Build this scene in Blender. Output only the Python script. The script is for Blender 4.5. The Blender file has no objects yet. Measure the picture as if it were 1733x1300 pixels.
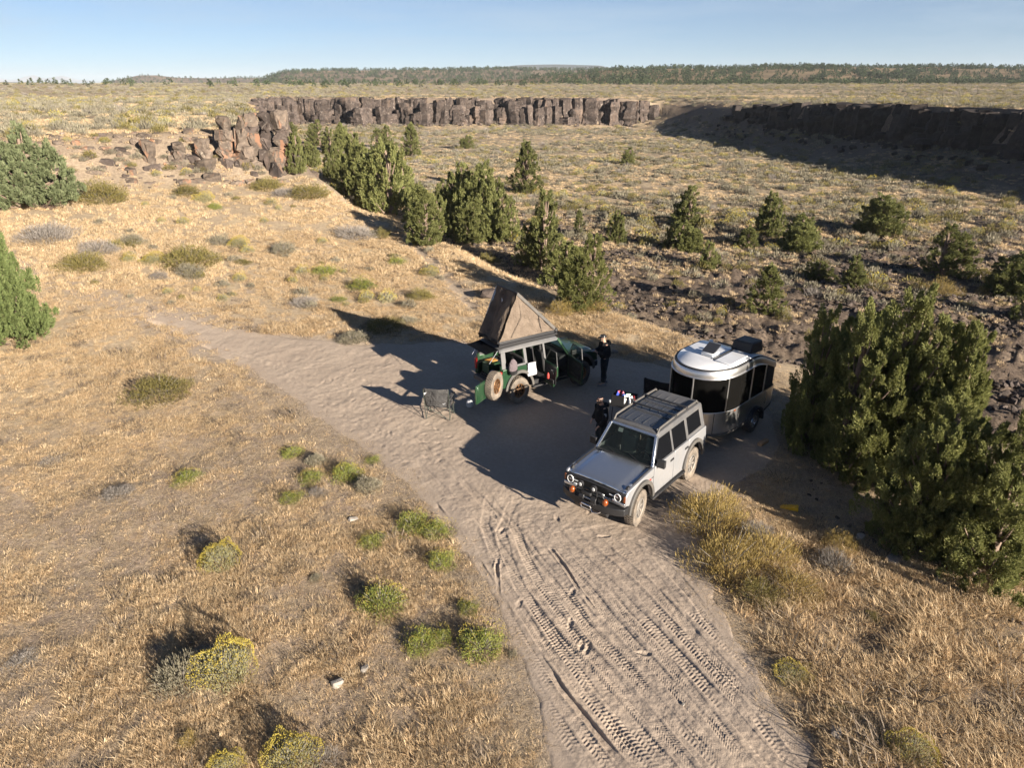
import bpy, bmesh, math, random
import numpy as np
from mathutils import Vector, Matrix

random.seed(7)
RNG = np.random.default_rng(11)
SC = bpy.context.scene
COL = SC.collection
PI = math.pi

# ------------------------------------------------------------------ camera
CAM_H, PITCH, FPX, PW, PH = 10.3, math.radians(23.75), 1155.0, 1733.0, 1300.0
cd = bpy.data.cameras.new('camera')
cam = bpy.data.objects.new('camera', cd)
COL.objects.link(cam)
cam.location = (0, 0, CAM_H)
cam.rotation_euler = (PI / 2 - PITCH, 0, 0)
cd.sensor_width = 36.0
cd.lens = FPX / PW * 36.0
cd.clip_start = 0.1
cd.clip_end = 60000
SC.camera = cam

# ------------------------------------------------------------------ sky, sun, exposure
SUN_EL = math.radians(16.5)
SUN_AZ = (0.69, -0.724)                      # horizontal direction towards the sun
W = bpy.data.worlds.new('World')
SC.world = W
W.use_nodes = True
nt = W.node_tree
nt.nodes.clear()
out = nt.nodes.new('ShaderNodeOutputWorld')
bg = nt.nodes.new('ShaderNodeBackground')
sky = nt.nodes.new('ShaderNodeTexSky')
sky.sky_type = 'NISHITA'
sky.sun_disc = False
sky.sun_elevation = SUN_EL
sky.sun_rotation = math.atan2(SUN_AZ[0], SUN_AZ[1])
sky.altitude = 1600
sky.air_density = 0.68
sky.dust_density = 0.6
sky.ozone_density = 2.8
# thin high cirrus streaks, part of the sky
tc = nt.nodes.new('ShaderNodeTexCoord')
mp = nt.nodes.new('ShaderNodeMapping')
mp.inputs['Rotation'].default_value = (0.35, 0.15, 0.5)
mp.inputs['Scale'].default_value = (2.2, 9.0, 26.0)
ns = nt.nodes.new('ShaderNodeTexNoise')
ns.inputs['Scale'].default_value = 1.1
ns.inputs['Detail'].default_value = 7
ns.inputs['Roughness'].default_value = 0.6
rp = nt.nodes.new('ShaderNodeValToRGB')
rp.color_ramp.elements[0].position = 0.44
rp.color_ramp.elements[0].color = (0.26, 0.26, 0.26, 1)
rp.color_ramp.elements[1].position = 0.80
rp.color_ramp.elements[1].color = (0.70, 0.70, 0.70, 1)
mx = nt.nodes.new('ShaderNodeMix')
mx.data_type = 'RGBA'
mx.inputs['B'].default_value = (5.0, 6.3, 7.6, 1)
nt.links.new(tc.outputs['Generated'], mp.inputs['Vector'])
nt.links.new(mp.outputs['Vector'], ns.inputs['Vector'])
nt.links.new(ns.outputs['Fac'], rp.inputs['Fac'])
# thin veil low over the horizon all round, thinning out upwards
sp = nt.nodes.new('ShaderNodeSeparateXYZ')
nt.links.new(tc.outputs['Generated'], sp.inputs['Vector'])
mr = nt.nodes.new('ShaderNodeMapRange')
mr.interpolation_type = 'SMOOTHSTEP'
mr.inputs['From Min'].default_value = 0.02
mr.inputs['From Max'].default_value = 0.42
mr.inputs['To Min'].default_value = 1.0
mr.inputs['To Max'].default_value = 0.0
nt.links.new(sp.outputs['Z'], mr.inputs['Value'])
mm_ = nt.nodes.new('ShaderNodeMath')
mm_.operation = 'MULTIPLY'
nt.links.new(rp.outputs['Color'], mm_.inputs[0])
nt.links.new(mr.outputs['Result'], mm_.inputs[1])
nt.links.new(mm_.outputs[0], mx.inputs['Factor'])
nt.links.new(sky.outputs['Color'], mx.inputs['A'])
nt.links.new(mx.outputs['Result'], bg.inputs['Color'])
bg.inputs['Strength'].default_value = 0.037
nt.links.new(bg.outputs['Background'], out.inputs['Surface'])

sl = bpy.data.lights.new('sun', 'SUN')
sl.energy = 5.0
sl.angle = math.radians(0.55)
sl.color = (1.0, 0.89, 0.75)
sun = bpy.data.objects.new('sun', sl)
COL.objects.link(sun)
sdir = Vector((SUN_AZ[0] * math.cos(SUN_EL), SUN_AZ[1] * math.cos(SUN_EL), math.sin(SUN_EL)))
sun.rotation_euler = sdir.to_track_quat('Z', 'Y').to_euler()
sun.location = (30, -30, 40)

SC.view_settings.view_transform = 'Standard'
SC.view_settings.look = 'None'
SC.view_settings.exposure = 1.53
SC.view_settings.gamma = 1.0
SC.view_settings.use_curve_mapping = False
SC.cycles.max_bounces = 6
SC.cycles.transparent_max_bounces = 8
SC.cycles.volume_bounces = 0
SC.cycles.diffuse_bounces = 2

# ------------------------------------------------------------------ helpers: objects
def tag(o, label=None, cat=None, group=None, kind=None):
    if label: o['label'] = label
    if cat: o['category'] = cat
    if group: o['group'] = group
    if kind: o['kind'] = kind
    return o

def empty(name, loc=(0, 0, 0), rz=0.0, scale=1.0):
    o = bpy.data.objects.new(name, None)
    COL.objects.link(o)
    o.empty_display_size = 0.2
    o.location = loc
    o.rotation_euler = (0, 0, rz)
    o.scale = (scale,) * 3
    return o

def link_mesh(name, me, mat=None, parent=None):
    o = bpy.data.objects.new(name, me)
    COL.objects.link(o)
    if mat is not None and len(me.materials) == 0:
        me.materials.append(mat)
    if parent is not None:
        o.parent = parent
    return o

def np_mesh(name, verts, faces, smooth=True, attrs=None):
    """verts (N,3), faces (M,k) of one size"""
    verts = np.asarray(verts, dtype=np.float32)
    faces = np.asarray(faces, dtype=np.int32)
    me = bpy.data.meshes.new(name)
    m, k = faces.shape
    me.vertices.add(len(verts))
    me.vertices.foreach_set('co', verts.ravel())
    me.loops.add(m * k)
    me.loops.foreach_set('vertex_index', faces.ravel())
    me.polygons.add(m)
    me.polygons.foreach_set('loop_start', np.arange(0, m * k, k, dtype=np.int32))
    me.polygons.foreach_set('loop_total', np.full(m, k, dtype=np.int32))
    me.update(calc_edges=True)
    me.polygons.foreach_set('use_smooth', np.full(m, smooth, dtype=bool))
    for nm, arr in (attrs or {}).items():
        a = me.attributes.new(nm, 'FLOAT', 'POINT')
        a.data.foreach_set('value', np.asarray(arr, dtype=np.float32))
    me.update()
    return me

class MB:
    """collects shapes, then builds ONE mesh"""
    def __init__(self):
        self.v, self.f = [], []
    def add(self, vs, fs):
        n = len(self.v)
        self.v += [tuple(p) for p in vs]
        self.f += [tuple(i + n for i in f) for f in fs]
        return self
    def box(self, c, s, rz=0.0, ry=0.0, rx=0.0):
        hx, hy, hz = s[0] / 2, s[1] / 2, s[2] / 2
        M = Matrix.Rotation(rz, 3, 'Z') @ Matrix.Rotation(ry, 3, 'Y') @ Matrix.Rotation(rx, 3, 'X')
        vs = [Vector(c) + M @ Vector((x, y, z)) for x in (-hx, hx) for y in (-hy, hy) for z in (-hz, hz)]
        return self.add(vs, [(0, 1, 3, 2), (4, 6, 7, 5), (0, 4, 5, 1), (2, 3, 7, 6), (0, 2, 6, 4), (1, 5, 7, 3)])
    def prism(self, poly, y0, y1, axis='y', fn=None):
        """polygon (a,b) extruded along an axis; fn maps each point afterwards"""
        n = len(poly)
        vs = []
        for w in (y0, y1):
            for a, b in poly:
                p = (a, w, b) if axis == 'y' else ((w, a, b) if axis == 'x' else (a, b, w))
                vs.append(fn(p) if fn else p)
        fs = [tuple(range(n)), tuple(range(2 * n - 1, n - 1, -1))]
        fs += [(i, i + n, (i + 1) % n + n, (i + 1) % n) for i in range(n)]
        return self.add(vs, fs)
    def tube(self, pts, r, sides=8, cap=True):
        pts = [Vector(p) for p in pts]
        rs = r if isinstance(r, (list, tuple)) else [r] * len(pts)
        n = len(self.v)
        up = None
        for i, p in enumerate(pts):
            d = (pts[min(i + 1, len(pts) - 1)] - pts[max(i - 1, 0)])
            d = d.normalized() if d.length > 1e-9 else Vector((0, 0, 1))
            if up is None:
                up = d.orthogonal().normalized()
            else:
                up = (up - d * up.dot(d))
                up = up.normalized() if up.length > 1e-6 else d.orthogonal().normalized()
            sd = d.cross(up)
            for k in range(sides):
                a = 2 * PI * k / sides
                self.v.append(tuple(p + (up * math.cos(a) + sd * math.sin(a)) * rs[i]))
        for i in range(len(pts) - 1):
            for k in range(sides):
                a, b = n + i * sides + k, n + i * sides + (k + 1) % sides
                self.f.append((a, b, b + sides, a + sides))
        if cap:
            self.f.append(tuple(n + k for k in range(sides))[::-1])
            m = n + (len(pts) - 1) * sides
            self.f.append(tuple(m + k for k in range(sides)))
        return self
    def lathe(self, prof, n=32, axis='z', c=(0, 0, 0), close=False):
        """profile (r, h) turned about an axis"""
        b = len(self.v)
        for k in range(n):
            a = 2 * PI * k / n
            for r, h in prof:
                x, y = r * math.cos(a), r * math.sin(a)
                p = (x, y, h) if axis == 'z' else ((x, h, y) if axis == 'y' else (h, x, y))
                self.v.append((p[0] + c[0], p[1] + c[1], p[2] + c[2]))
        m = len(prof)
        for k in range(n):
            k2 = (k + 1) % n
            for j in range(m if close else m - 1):
                j2 = (j + 1) % m
                self.f.append((b + k * m + j, b + k2 * m + j, b + k2 * m + j2, b + k * m + j2))
        return self
    def loft(self, rings, closed=True, caps=True):
        b = len(self.v)
        m = len(rings[0])
        for r in rings:
            self.v += [tuple(p) for p in r]
        for i in range(len(rings) - 1):
            for j in range(m if closed else m - 1):
                j2 = (j + 1) % m
                self.f.append((b + i * m + j, b + i * m + j2, b + (i + 1) * m + j2, b + (i + 1) * m + j))
        if caps and closed:
            self.f.append(tuple(b + j for j in range(m))[::-1])
            e = b + (len(rings) - 1) * m
            self.f.append(tuple(e + j for j in range(m)))
        return self
    def mesh(self, name, smooth=None, fix=True):
        me = bpy.data.meshes.new(name)
        me.from_pydata(self.v, [], self.f)
        if fix:
            bm = bmesh.new()
            bm.from_mesh(me)
            bmesh.ops.recalc_face_normals(bm, faces=bm.faces)
            bm.to_mesh(me)
            bm.free()
        if smooth is not None:
            for p in me.polygons:
                p.use_smooth = True
            me.set_sharp_from_angle(angle=math.radians(smooth))
        me.update()
        return me
    def build(self, name, mat, parent=None, smooth=35, bevel=0.0, seg=2):
        o = link_mesh(name, self.mesh(name, smooth), mat, parent)
        if bevel > 0:
            b = o.modifiers.new('bevel', 'BEVEL')
            b.width = bevel
            b.segments = seg
            b.limit_method = 'ANGLE'
            b.angle_limit = math.radians(40)
            b.harden_normals = False
        return o

def copy_tree(o, parent=None):
    c = o.copy()
    COL.objects.link(c)
    c.parent = parent
    for ch in o.children:
        copy_tree(ch, c)
    return c

# ------------------------------------------------------------------ helpers: noise
def _hash(ix, iy, seed):
    h = (ix.astype(np.int64) * 374761393 + iy.astype(np.int64) * 668265263 + seed * 974634777) & 0xFFFFFFFF
    h = ((h ^ (h >> 13)) * 1274126177) & 0xFFFFFFFF
    h = h ^ (h >> 16)
    return (h & 0xFFFFFF) / float(0xFFFFFF)

def vnoise(x, y, seed=0):
    x, y = np.asarray(x, float), np.asarray(y, float)
    ix, iy = np.floor(x), np.floor(y)
    fx, fy = x - ix, y - iy
    u, v = fx * fx * (3 - 2 * fx), fy * fy * (3 - 2 * fy)
    a, b = _hash(ix, iy, seed), _hash(ix + 1, iy, seed)
    c, d = _hash(ix, iy + 1, seed), _hash(ix + 1, iy + 1, seed)
    return ((a + (b - a) * u) * (1 - v) + (c + (d - c) * u) * v) * 2 - 1

def fbm(x, y, oct=4, seed=0):
    s, a, t = 0.0, 0.5, 0.0
    ca, sa = math.cos(0.6), math.sin(0.6)
    for i in range(oct):
        s = s + a * vnoise(x, y, seed + i * 17)
        t += a
        x, y = (x * ca - y * sa) * 2.03, (x * sa + y * ca) * 2.03
        a *= 0.5
    return s / t

def sstep(a, b, x):
    t = np.clip((x - a) / (b - a), 0, 1)
    return t * t * (3 - 2 * t)

def poly_sd(x, y, poly):
    """signed distance to a closed polygon, positive inside"""
    x, y = np.asarray(x, float), np.asarray(y, float)
    d = np.full(x.shape, 1e18)
    ins = np.zeros(x.shape, bool)
    n = len(poly)
    for i in range(n):
        ax, ay = poly[i]
        bx, by = poly[(i + 1) % n]
        ex, ey = bx - ax, by - ay
        t = np.clip(((x - ax) * ex + (y - ay) * ey) / (ex * ex + ey * ey), 0, 1)
        d = np.minimum(d, (x - ax - t * ex) ** 2 + (y - ay - t * ey) ** 2)
        c = ((ay > y) != (by > y)) & (x < (bx - ax) * (y - ay) / ((by - ay) if by != ay else 1e-9) + ax)
        ins ^= c
    return np.where(ins, 1, -1) * np.sqrt(d)

def line_sd(x, y, pts):
    """distance, arc length and signed side of an open polyline"""
    best = np.full(np.shape(x), 1e9)
    arc = np.zeros(np.shape(x))
    sd = np.zeros(np.shape(x))
    s0 = 0.0
    for (ax, ay), (bx, by) in zip(pts[:-1], pts[1:]):
        ex, ey = bx - ax, by - ay
        L = math.hypot(ex, ey)
        t = np.clip(((x - ax) * ex + (y - ay) * ey) / (L * L), 0, 1)
        d = np.hypot(x - ax - t * ex, y - ay - t * ey)
        m = d < best
        best = np.where(m, d, best)
        arc = np.where(m, s0 + t * L, arc)
        sd = np.where(m, ((x - ax) * ey - (y - ay) * ex) / L, sd)
        s0 += L
    return best, arc, sd

# ------------------------------------------------------------------ the lie of the land
RIM = [(-130, -120), (-104, -20), (-90, 14), (-64, 36), (-48, 45), (-36, 52), (-27, 58.5), (-20.5, 62), (-23, 72), (-33, 95), (-47, 130),
       (-62, 175), (-80, 226), (-74, 243), (-52, 236), (-34, 240), (-18, 235), (0, 240), (16, 234), (34, 239), (48, 236),
       (57, 222), (58, 196), (64, 170), (69, 146), (72, 125), (73, 100), (81, 60), (92, 10), (104, -120)]
BENCH = [(-130, -120), (-110, 60), (-60, 70), (-20, 62), (-15.5, 55), (-10.5, 50.0), (-5, 44.5), (-0.5, 37), (3, 33), (6, 29.5),
         (9.5, 26), (12, 22), (13.5, 19), (15, 15), (16.5, 10), (20, 0), (40, -120)]
ROAD = [(0.9, 6.2), (0.35, 9.2), (-0.15, 11.0), (-1.0, 13.2), (-2.6, 16.0), (-4.0, 17.8), (-5.9, 19.8), (-8.0, 22.2), (-10.3, 24.4),
        (-14.0, 27.3), (-17.5, 29.6), (-16.8, 30.6), (-13.4, 29.3), (-9.5, 28.0), (-6.5, 27.2), (-4.0, 27.6), (-1.6, 27.6), (0.8, 26.7), (2.6, 25.9), (4.2, 26.0), (5.6, 25.4), (7.0, 24.3), (8.3, 22.6), (8.8, 20.6), (8.4, 18.7), (7.4, 17.3), (6.0, 16.3),
        (4.9, 15.0), (4.55, 13.6), (4.5, 12.0), (4.6, 10.6), (4.85, 9.0), (5.4, 6.2)]

def height(x, y):
    x, y = np.asarray(x, float), np.asarray(y, float)
    r = np.hypot(x, y)
    wob = 1.1 * fbm(x / 9, y / 9, 3, 5)
    d = poly_sd(x, y, RIM) + wob * sstep(25, 60, r)
    e = poly_sd(x, y, BENCH) + 0.8 * fbm(x / 5, y / 5, 2, 9)
    plat = 6.9 - 0.7 * sstep(120, 230, r) + 3.9 * sstep(240, 640, r) + 0.55 * fbm(x / 60, y / 60, 3, 3) + 0.22 * fbm(x / 14, y / 14, 3, 4)
    s = np.maximum(-x * 0.5 + (y - 21.5) * 0.5, 0)
    bench = np.minimum(0.0036 * s * s, 3.6) + sstep(9, 30, -x) * 0.35
    floor = -2.5 + 0.35 * fbm(x / 30, y / 30, 3, 1) + 0.14 * fbm(x / 6, y / 6, 3, 2)
    ins = floor + (bench - floor) * sstep(-7.5, 0.3, e)
    soft = np.clip(poly_sd(x, y, ROAD) / -2.0, 0, 1)
    ins = ins + (0.10 * fbm(x / 3.2, y / 3.2, 3, 6) + 0.035 * fbm(x / 0.8, y / 0.8, 2, 8)) * soft
    # profile below the rim: near-vertical wall, then talus (the near bluff leans back more)
    bl = sstep(-14, -21, x) * sstep(110, 72, y)
    right = sstep(50, 60, x)
    wall = sstep(0.6, 2.6, d) * (1 - bl) + sstep(-1.5, 5.0, d) * bl
    talus = (1 - sstep(1.0, 17, d)) * (3.6 * right + 1.2 * (1 - right)) * (1 - bl)
    # gentler ground where the far cliff dies out on the right
    die = sstep(33, 56, x) * sstep(150, 196, y)
    wall = wall * (1 - die) + sstep(-10, 13, d) * die
    low = ins + np.maximum(talus, 0)
    return plat + (low - plat) * wall

def lava_mask(x, y):
    return sstep(-3, -9, poly_sd(x, y, BENCH)) * sstep(92, 58, y) * sstep(-14, 2, x + (60 - y) * 0.2) * sstep(-4, 6, poly_sd(x, y, RIM))
def lava_lump(x, y, m):
    return m * (0.36 * np.abs(fbm(x / 1.5, y / 1.1, 3, 31)) + 0.22 * fbm(x / 4, y / 1.8, 2, 33) + 0.26 * np.abs(fbm(x / 0.55, y / 0.45, 2, 34)))
def ground_z(x, y):
    x, y = np.asarray(x, float), np.asarray(y, float)
    return height(x, y) + lava_lump(x, y, lava_mask(x, y))

def ray(px, py):
    u, v = (np.asarray(px, float) - PW / 2) / FPX, (np.asarray(py, float) - PH / 2) / FPX
    return u, math.cos(PITCH) - v * math.sin(PITCH), -(math.sin(PITCH) + v * math.cos(PITCH))

_T = np.concatenate([np.linspace(4, 60, 700), np.geomspace(60.1, 900, 900)])
def ground_at(px, py):
    """where the sight line through photo pixel (px,py) meets the ground"""
    px, py = np.atleast_1d(px), np.atleast_1d(py)
    res = np.zeros((len(px), 3))
    for i in range(len(px)):
        dx, dy, dz = (float(q) for q in ray(px[i], py[i]))
        X, Y, Z = dx * _T, dy * _T, CAM_H + dz * _T
        h = height(X, Y)
        b = np.nonzero(Z < h)[0]
        k = b[0] if len(b) else len(_T) - 1
        k0 = max(k - 1, 0)
        g0, g1 = Z[k0] - h[k0], Z[k] - h[k]
        t = _T[k0] + (_T[k] - _T[k0]) * (g0 / (g0 - g1) if g0 != g1 else 0)
        res[i] = (dx * t, dy * t, CAM_H + dz * t)
    return res

PATH = [tuple(p[:2]) for p in ground_at([690, 722, 752, 778, 806], [404, 432, 462, 490, 518])]
def on_plane(px, py, z):
    dx, dy, dz = (float(q) for q in ray(px, py))
    t = (z - CAM_H) / dz
    return (dx * t, dy * t, z)

def px_per_m(p):
    return FPX / (p[1] * math.cos(PITCH) + (CAM_H - p[2]) * math.sin(PITCH))

def project(x, y, z):
    x, y, z = np.asarray(x, float), np.asarray(y, float), np.asarray(z, float)
    dep = y * math.cos(PITCH) + (CAM_H - z) * math.sin(PITCH)
    dn = (CAM_H - z) * math.cos(PITCH) - y * math.sin(PITCH)
    dep = np.where(dep < 0.1, 0.1, dep)
    return PW / 2 + FPX * x / dep, PH / 2 + FPX * dn / dep, dep
# ------------------------------------------------------------------ materials
def new_mat(name):
    m = bpy.data.materials.new(name)
    m.use_nodes = True
    return m, m.node_tree, m.node_tree.nodes['Principled BSDF']

def N(t, typ, **kw):
    n = t.nodes.new(typ)
    for k, v in kw.items():
        if k in n.inputs.keys() if hasattr(n.inputs, 'keys') else False:
            n.inputs[k].default_value = v
        else:
            setattr(n, k, v)
    return n

def mixc(t, fac, a, b, blend='MIX'):
    n = t.nodes.new('ShaderNodeMix')
    n.data_type = 'RGBA'
    n.blend_type = blend
    for sock, v in (('Factor', fac), ('A', a), ('B', b)):
        if isinstance(v, (float, int)):
            n.inputs[sock].default_value = v
        elif isinstance(v, (tuple, list)):
            n.inputs[sock].default_value = (*v[:3], 1)
        else:
            t.links.new(v, n.inputs[sock])
    return n.outputs['Result']

def noise(t, scale, detail=4, rough=0.55, vec=None, dist=0.0):
    n = t.nodes.new('ShaderNodeTexNoise')
    n.inputs['Scale'].default_value = scale
    n.inputs['Detail'].default_value = detail
    n.inputs['Roughness'].default_value = rough
    n.inputs['Distortion'].default_value = dist
    if vec is not None:
        t.links.new(vec, n.inputs['Vector'])
    return n.outputs['Fac']

def ramp(t, fac, lo, hi, c0=(0, 0, 0), c1=(1, 1, 1)):
    n = t.nodes.new('ShaderNodeValToRGB')
    n.color_ramp.elements[0].position = lo
    n.color_ramp.elements[0].color = (*c0, 1)
    n.color_ramp.elements[1].position = hi
    n.color_ramp.elements[1].color = (*c1, 1)
    t.links.new(fac, n.inputs['Fac'])
    return n.outputs['Color']

def pos(t):
    return t.nodes.new('ShaderNodeNewGeometry').outputs['Position']

def attr(t, name):
    n = t.nodes.new('ShaderNodeAttribute')
    n.attribute_name = name
    return n.outputs['Fac']

def bump(t, b, h, strength, dist):
    n = t.nodes.new('ShaderNodeBump')
    n.inputs['Strength'].default_value = strength
    n.inputs['Distance'].default_value = dist
    t.links.new(h, n.inputs['Height'])
    t.links.new(n.outputs['Normal'], b.inputs['Normal'])
    return n

def simple(name, col, rough=0.6, metal=0.0, var=0.0, vscale=8.0, coat=0.0, bmp=0.0, spec=0.5, dust=None, dustlo=0.45, dusthi=0.75, dscale=3.0, trans=0.0):
    m, t, b = new_mat(name)
    b.inputs['Roughness'].default_value = rough
    b.inputs['Metallic'].default_value = metal
    b.inputs['Specular IOR Level'].default_value = spec
    if coat:
        b.inputs['Coat Weight'].default_value = coat
        b.inputs['Coat Roughness'].default_value = 0.06
    tc = t.nodes.new('ShaderNodeTexCoord').outputs['Object']
    c = None
    if var:
        f = ramp(t, noise(t, vscale, 5, 0.6, tc), 0.3, 0.7)
        c = mixc(t, f, tuple(q * (1 - var) for q in col), tuple(min(1, q * (1 + var)) for q in col))
    if dust is not None:
        f2 = ramp(t, noise(t, dscale, 6, 0.65, tc), dustlo, dusthi)
        c = mixc(t, f2, c if c is not None else col, dust)
        rr = t.nodes.new('ShaderNodeMapRange')
        rr.inputs['To Min'].default_value = rough
        rr.inputs['To Max'].default_value = 0.85
        t.links.new(f2, rr.inputs['Value'])
        t.links.new(rr.outputs['Result'], b.inputs['Roughness'])
    if c is None:
        b.inputs['Base Color'].default_value = (*col, 1)
    else:
        t.links.new(c, b.inputs['Base Color'])
    if bmp:
        bump(t, b, noise(t, vscale * 3, 5, 0.6, tc), 0.6, bmp)
    if trans:
        b.inputs['Transmission Weight'].default_value = trans
    return m

M = {}
def ground_mat():
    m, t, b = new_mat('ground')
    p = pos(t)
    big = ramp(t, noise(t, 0.11, 4, 0.6, p), 0.35, 0.68)
    mid = ramp(t, noise(t, 0.7, 5, 0.62, p, 0.4), 0.38, 0.66)
    fine = ramp(t, noise(t, 5.5, 6, 0.7, p), 0.3, 0.7)
    soil = mixc(t, fine, (0.29, 0.222, 0.165), (0.44, 0.345, 0.26))
    straw = mixc(t, fine, (0.40, 0.31, 0.19), (0.62, 0.50, 0.33))
    near = attr(t, 'near')
    dk = mixc(t, fine, (0.29, 0.222, 0.17), (0.47, 0.37, 0.29))
    soil = mixc(t, near, soil, dk)
    c = mixc(t, mid, soil, straw)
    c = mixc(t, big, mixc(t, mid, straw, soil), c)
    c = mixc(t, near, c, mixc(t, ramp(t, noise(t, 1.6, 6, 0.7, p), 0.42, 0.66), dk, c))
    # sage cover further out, by the mapped attributes of the land
    sage = mixc(t, fine, (0.15, 0.12, 0.085), (0.33, 0.26, 0.175))
    far = attr(t, 'sage')
    mm = t.nodes.new('ShaderNodeMath'); mm.operation = 'MULTIPLY'
    t.links.new(far, mm.inputs[0])
    t.links.new(ramp(t, noise(t, 0.33, 5, 0.65, p), 0.40, 0.62), mm.inputs[1])
    c = mixc(t, mm.outputs[0], c, sage)
    lava = mixc(t, fine, (0.060, 0.047, 0.040), (0.25, 0.19, 0.142))
    m2 = t.nodes.new('ShaderNodeMath'); m2.operation = 'MULTIPLY'
    t.links.new(attr(t, 'lava'), m2.inputs[0])
    t.links.new(ramp(t, noise(t, 0.9, 5, 0.62, p), 0.16, 0.42), m2.inputs[1])
    c = mixc(t, m2.outputs[0], c, lava)
    c = mixc(t, attr(t, 'bare'), c, mixc(t, fine, (0.34, 0.272, 0.212), (0.455, 0.372, 0.293)))
    rock = mixc(t, fine, (0.13, 0.10, 0.082), (0.31, 0.245, 0.19))
    c = mixc(t, attr(t, 'rocky'), c, rock)
    t.links.new(c, b.inputs['Base Color'])
    b.inputs['Roughness'].default_value = 0.95
    b.inputs['Specular IOR Level'].default_value = 0.1
    bump(t, b, noise(t, 5.5, 8, 0.8, p), 1.0, 0.12)
    return m

def road_mat():
    m, t, b = new_mat('sandy_dirt')
    p = pos(t)
    c = mixc(t, ramp(t, noise(t, 0.5, 5, 0.6, p), 0.35, 0.7), (0.39, 0.315, 0.25), (0.47, 0.385, 0.305))
    c = mixc(t, ramp(t, noise(t, 9, 6, 0.7, p), 0.35, 0.75), c, (0.34, 0.27, 0.21))
    c = mixc(t, attr(t, 'packed'), c, (0.30, 0.25, 0.21))
    t.links.new(c, b.inputs['Base Color'])
    b.inputs['Roughness'].default_value = 0.95
    b.inputs['Specular IOR Level'].default_value = 0.1
    bump(t, b, noise(t, 16, 7, 0.7, p), 0.6, 0.02)
    return m

def leaf_mat(name, cols, trans=0.25, obj_var=0.25):
    """foliage: a colour per leaf, per plant and along the crown"""
    m, t, b = new_mat(name)
    g = t.nodes.new('ShaderNodeNewGeometry')
    oi = t.nodes.new('ShaderNodeObjectInfo')
    n = t.nodes.new('ShaderNodeValToRGB')
    n.color_ramp.interpolation = 'LINEAR'
    while len(n.color_ramp.elements) < len(cols):
        n.color_ramp.elements.new(0.5)
    for i, c in enumerate(cols):
        n.color_ramp.elements[i].position = i / max(1, len(cols) - 1)
        n.color_ramp.elements[i].color = (*c, 1)
    t.links.new(g.outputs['Random Per Island'], n.inputs['Fac'])
    hs = t.nodes.new('ShaderNodeHueSaturation')
    mr = t.nodes.new('ShaderNodeMapRange')
    mr.inputs['To Min'].default_value = 1 - obj_var
    mr.inputs['To Max'].default_value = 1 + obj_var
    t.links.new(oi.outputs['Random'], mr.inputs['Value'])
    t.links.new(mr.outputs['Result'], hs.inputs['Value'])
    t.links.new(n.outputs['Color'], hs.inputs['Color'])
    t.links.new(hs.outputs['Color'], b.inputs['Base Color'])
    b.inputs['Roughness'].default_value = 0.75
    b.inputs['Specular IOR Level'].default_value = 0.2
    if trans:
        tr = t.nodes.new('ShaderNodeBsdfTranslucent')
        t.links.new(hs.outputs['Color'], tr.inputs['Color'])
        ms = t.nodes.new('ShaderNodeMixShader')
        ms.inputs['Fac'].default_value = trans
        o = t.nodes['Material Output']
        t.links.new(b.outputs['BSDF'], ms.inputs[1])
        t.links.new(tr.outputs['BSDF'], ms.inputs[2])
        t.links.new(ms.outputs['Shader'], o.inputs['Surface'])
    return m

def rock_mat(name, base, dark, lichen=None, lich_lo=0.52, lich_hi=0.62, pale=None, scale=1.0):
    m, t, b = new_mat(name)
    p = pos(t)
    g = t.nodes.new('ShaderNodeObjectInfo')
    f = ramp(t, noise(t, 1.3 * scale, 6, 0.65, p), 0.35, 0.68)
    c = mixc(t, f, dark, base)
    if pale is not None:
        c = mixc(t, ramp(t, noise(t, 3.1 * scale, 6, 0.7, p, 0.6), 0.56, 0.72), c, pale)
    if lichen is not None:
        mpn = t.nodes.new('ShaderNodeMapping')
        mpn.inputs['Scale'].default_value = (1, 1, 0.45)
        t.links.new(p, mpn.inputs['Vector'])
        c = mixc(t, ramp(t, noise(t, 0.55 * scale, 4, 0.6, mpn.outputs['Vector'], 0.8), lich_lo, lich_hi), c, lichen)
    hs = t.nodes.new('ShaderNodeHueSaturation')
    mr = t.nodes.new('ShaderNodeMapRange')
    mr.inputs['To Min'].default_value = 0.75
    mr.inputs['To Max'].default_value = 1.25
    t.links.new(g.outputs['Random'], mr.inputs['Value'])
    t.links.new(mr.outputs['Result'], hs.inputs['Value'])
    t.links.new(c, hs.inputs['Color'])
    t.links.new(hs.outputs['Color'], b.inputs['Base Color'])
    b.inputs['Roughness'].default_value = 0.9
    b.inputs['Specular IOR Level'].default_value = 0.2
    bump(t, b, noise(t, 3.0 * scale, 8, 0.72, p), 0.9, 0.12 / scale)
    return m

M['ground'] = ground_mat()
M['road'] = road_mat()
M['straw'] = leaf_mat('dry_grass', [(0.48, 0.36, 0.215), (0.70, 0.545, 0.345), (0.58, 0.43, 0.255), (0.78, 0.64, 0.45)], 0.3, 0.22)
M['straw_orange'] = leaf_mat('rusty_grass', [(0.42, 0.29, 0.16), (0.62, 0.45, 0.265), (0.51, 0.36, 0.205), (0.69, 0.54, 0.355)], 0.3, 0.22)
M['juniper'] = leaf_mat('juniper_needles', [(0.12, 0.138, 0.05), (0.215, 0.225, 0.08), (0.17, 0.185, 0.067), (0.28, 0.275, 0.112)], 0.3, 0.18)
M['juniper_near'] = leaf_mat('sunny_juniper_needles', [(0.14, 0.16, 0.056), (0.25, 0.26, 0.09), (0.20, 0.215, 0.075), (0.32, 0.31, 0.125)], 0.34, 0.12)  # juniper needle colours brightened so the near trees look sunlit
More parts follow.
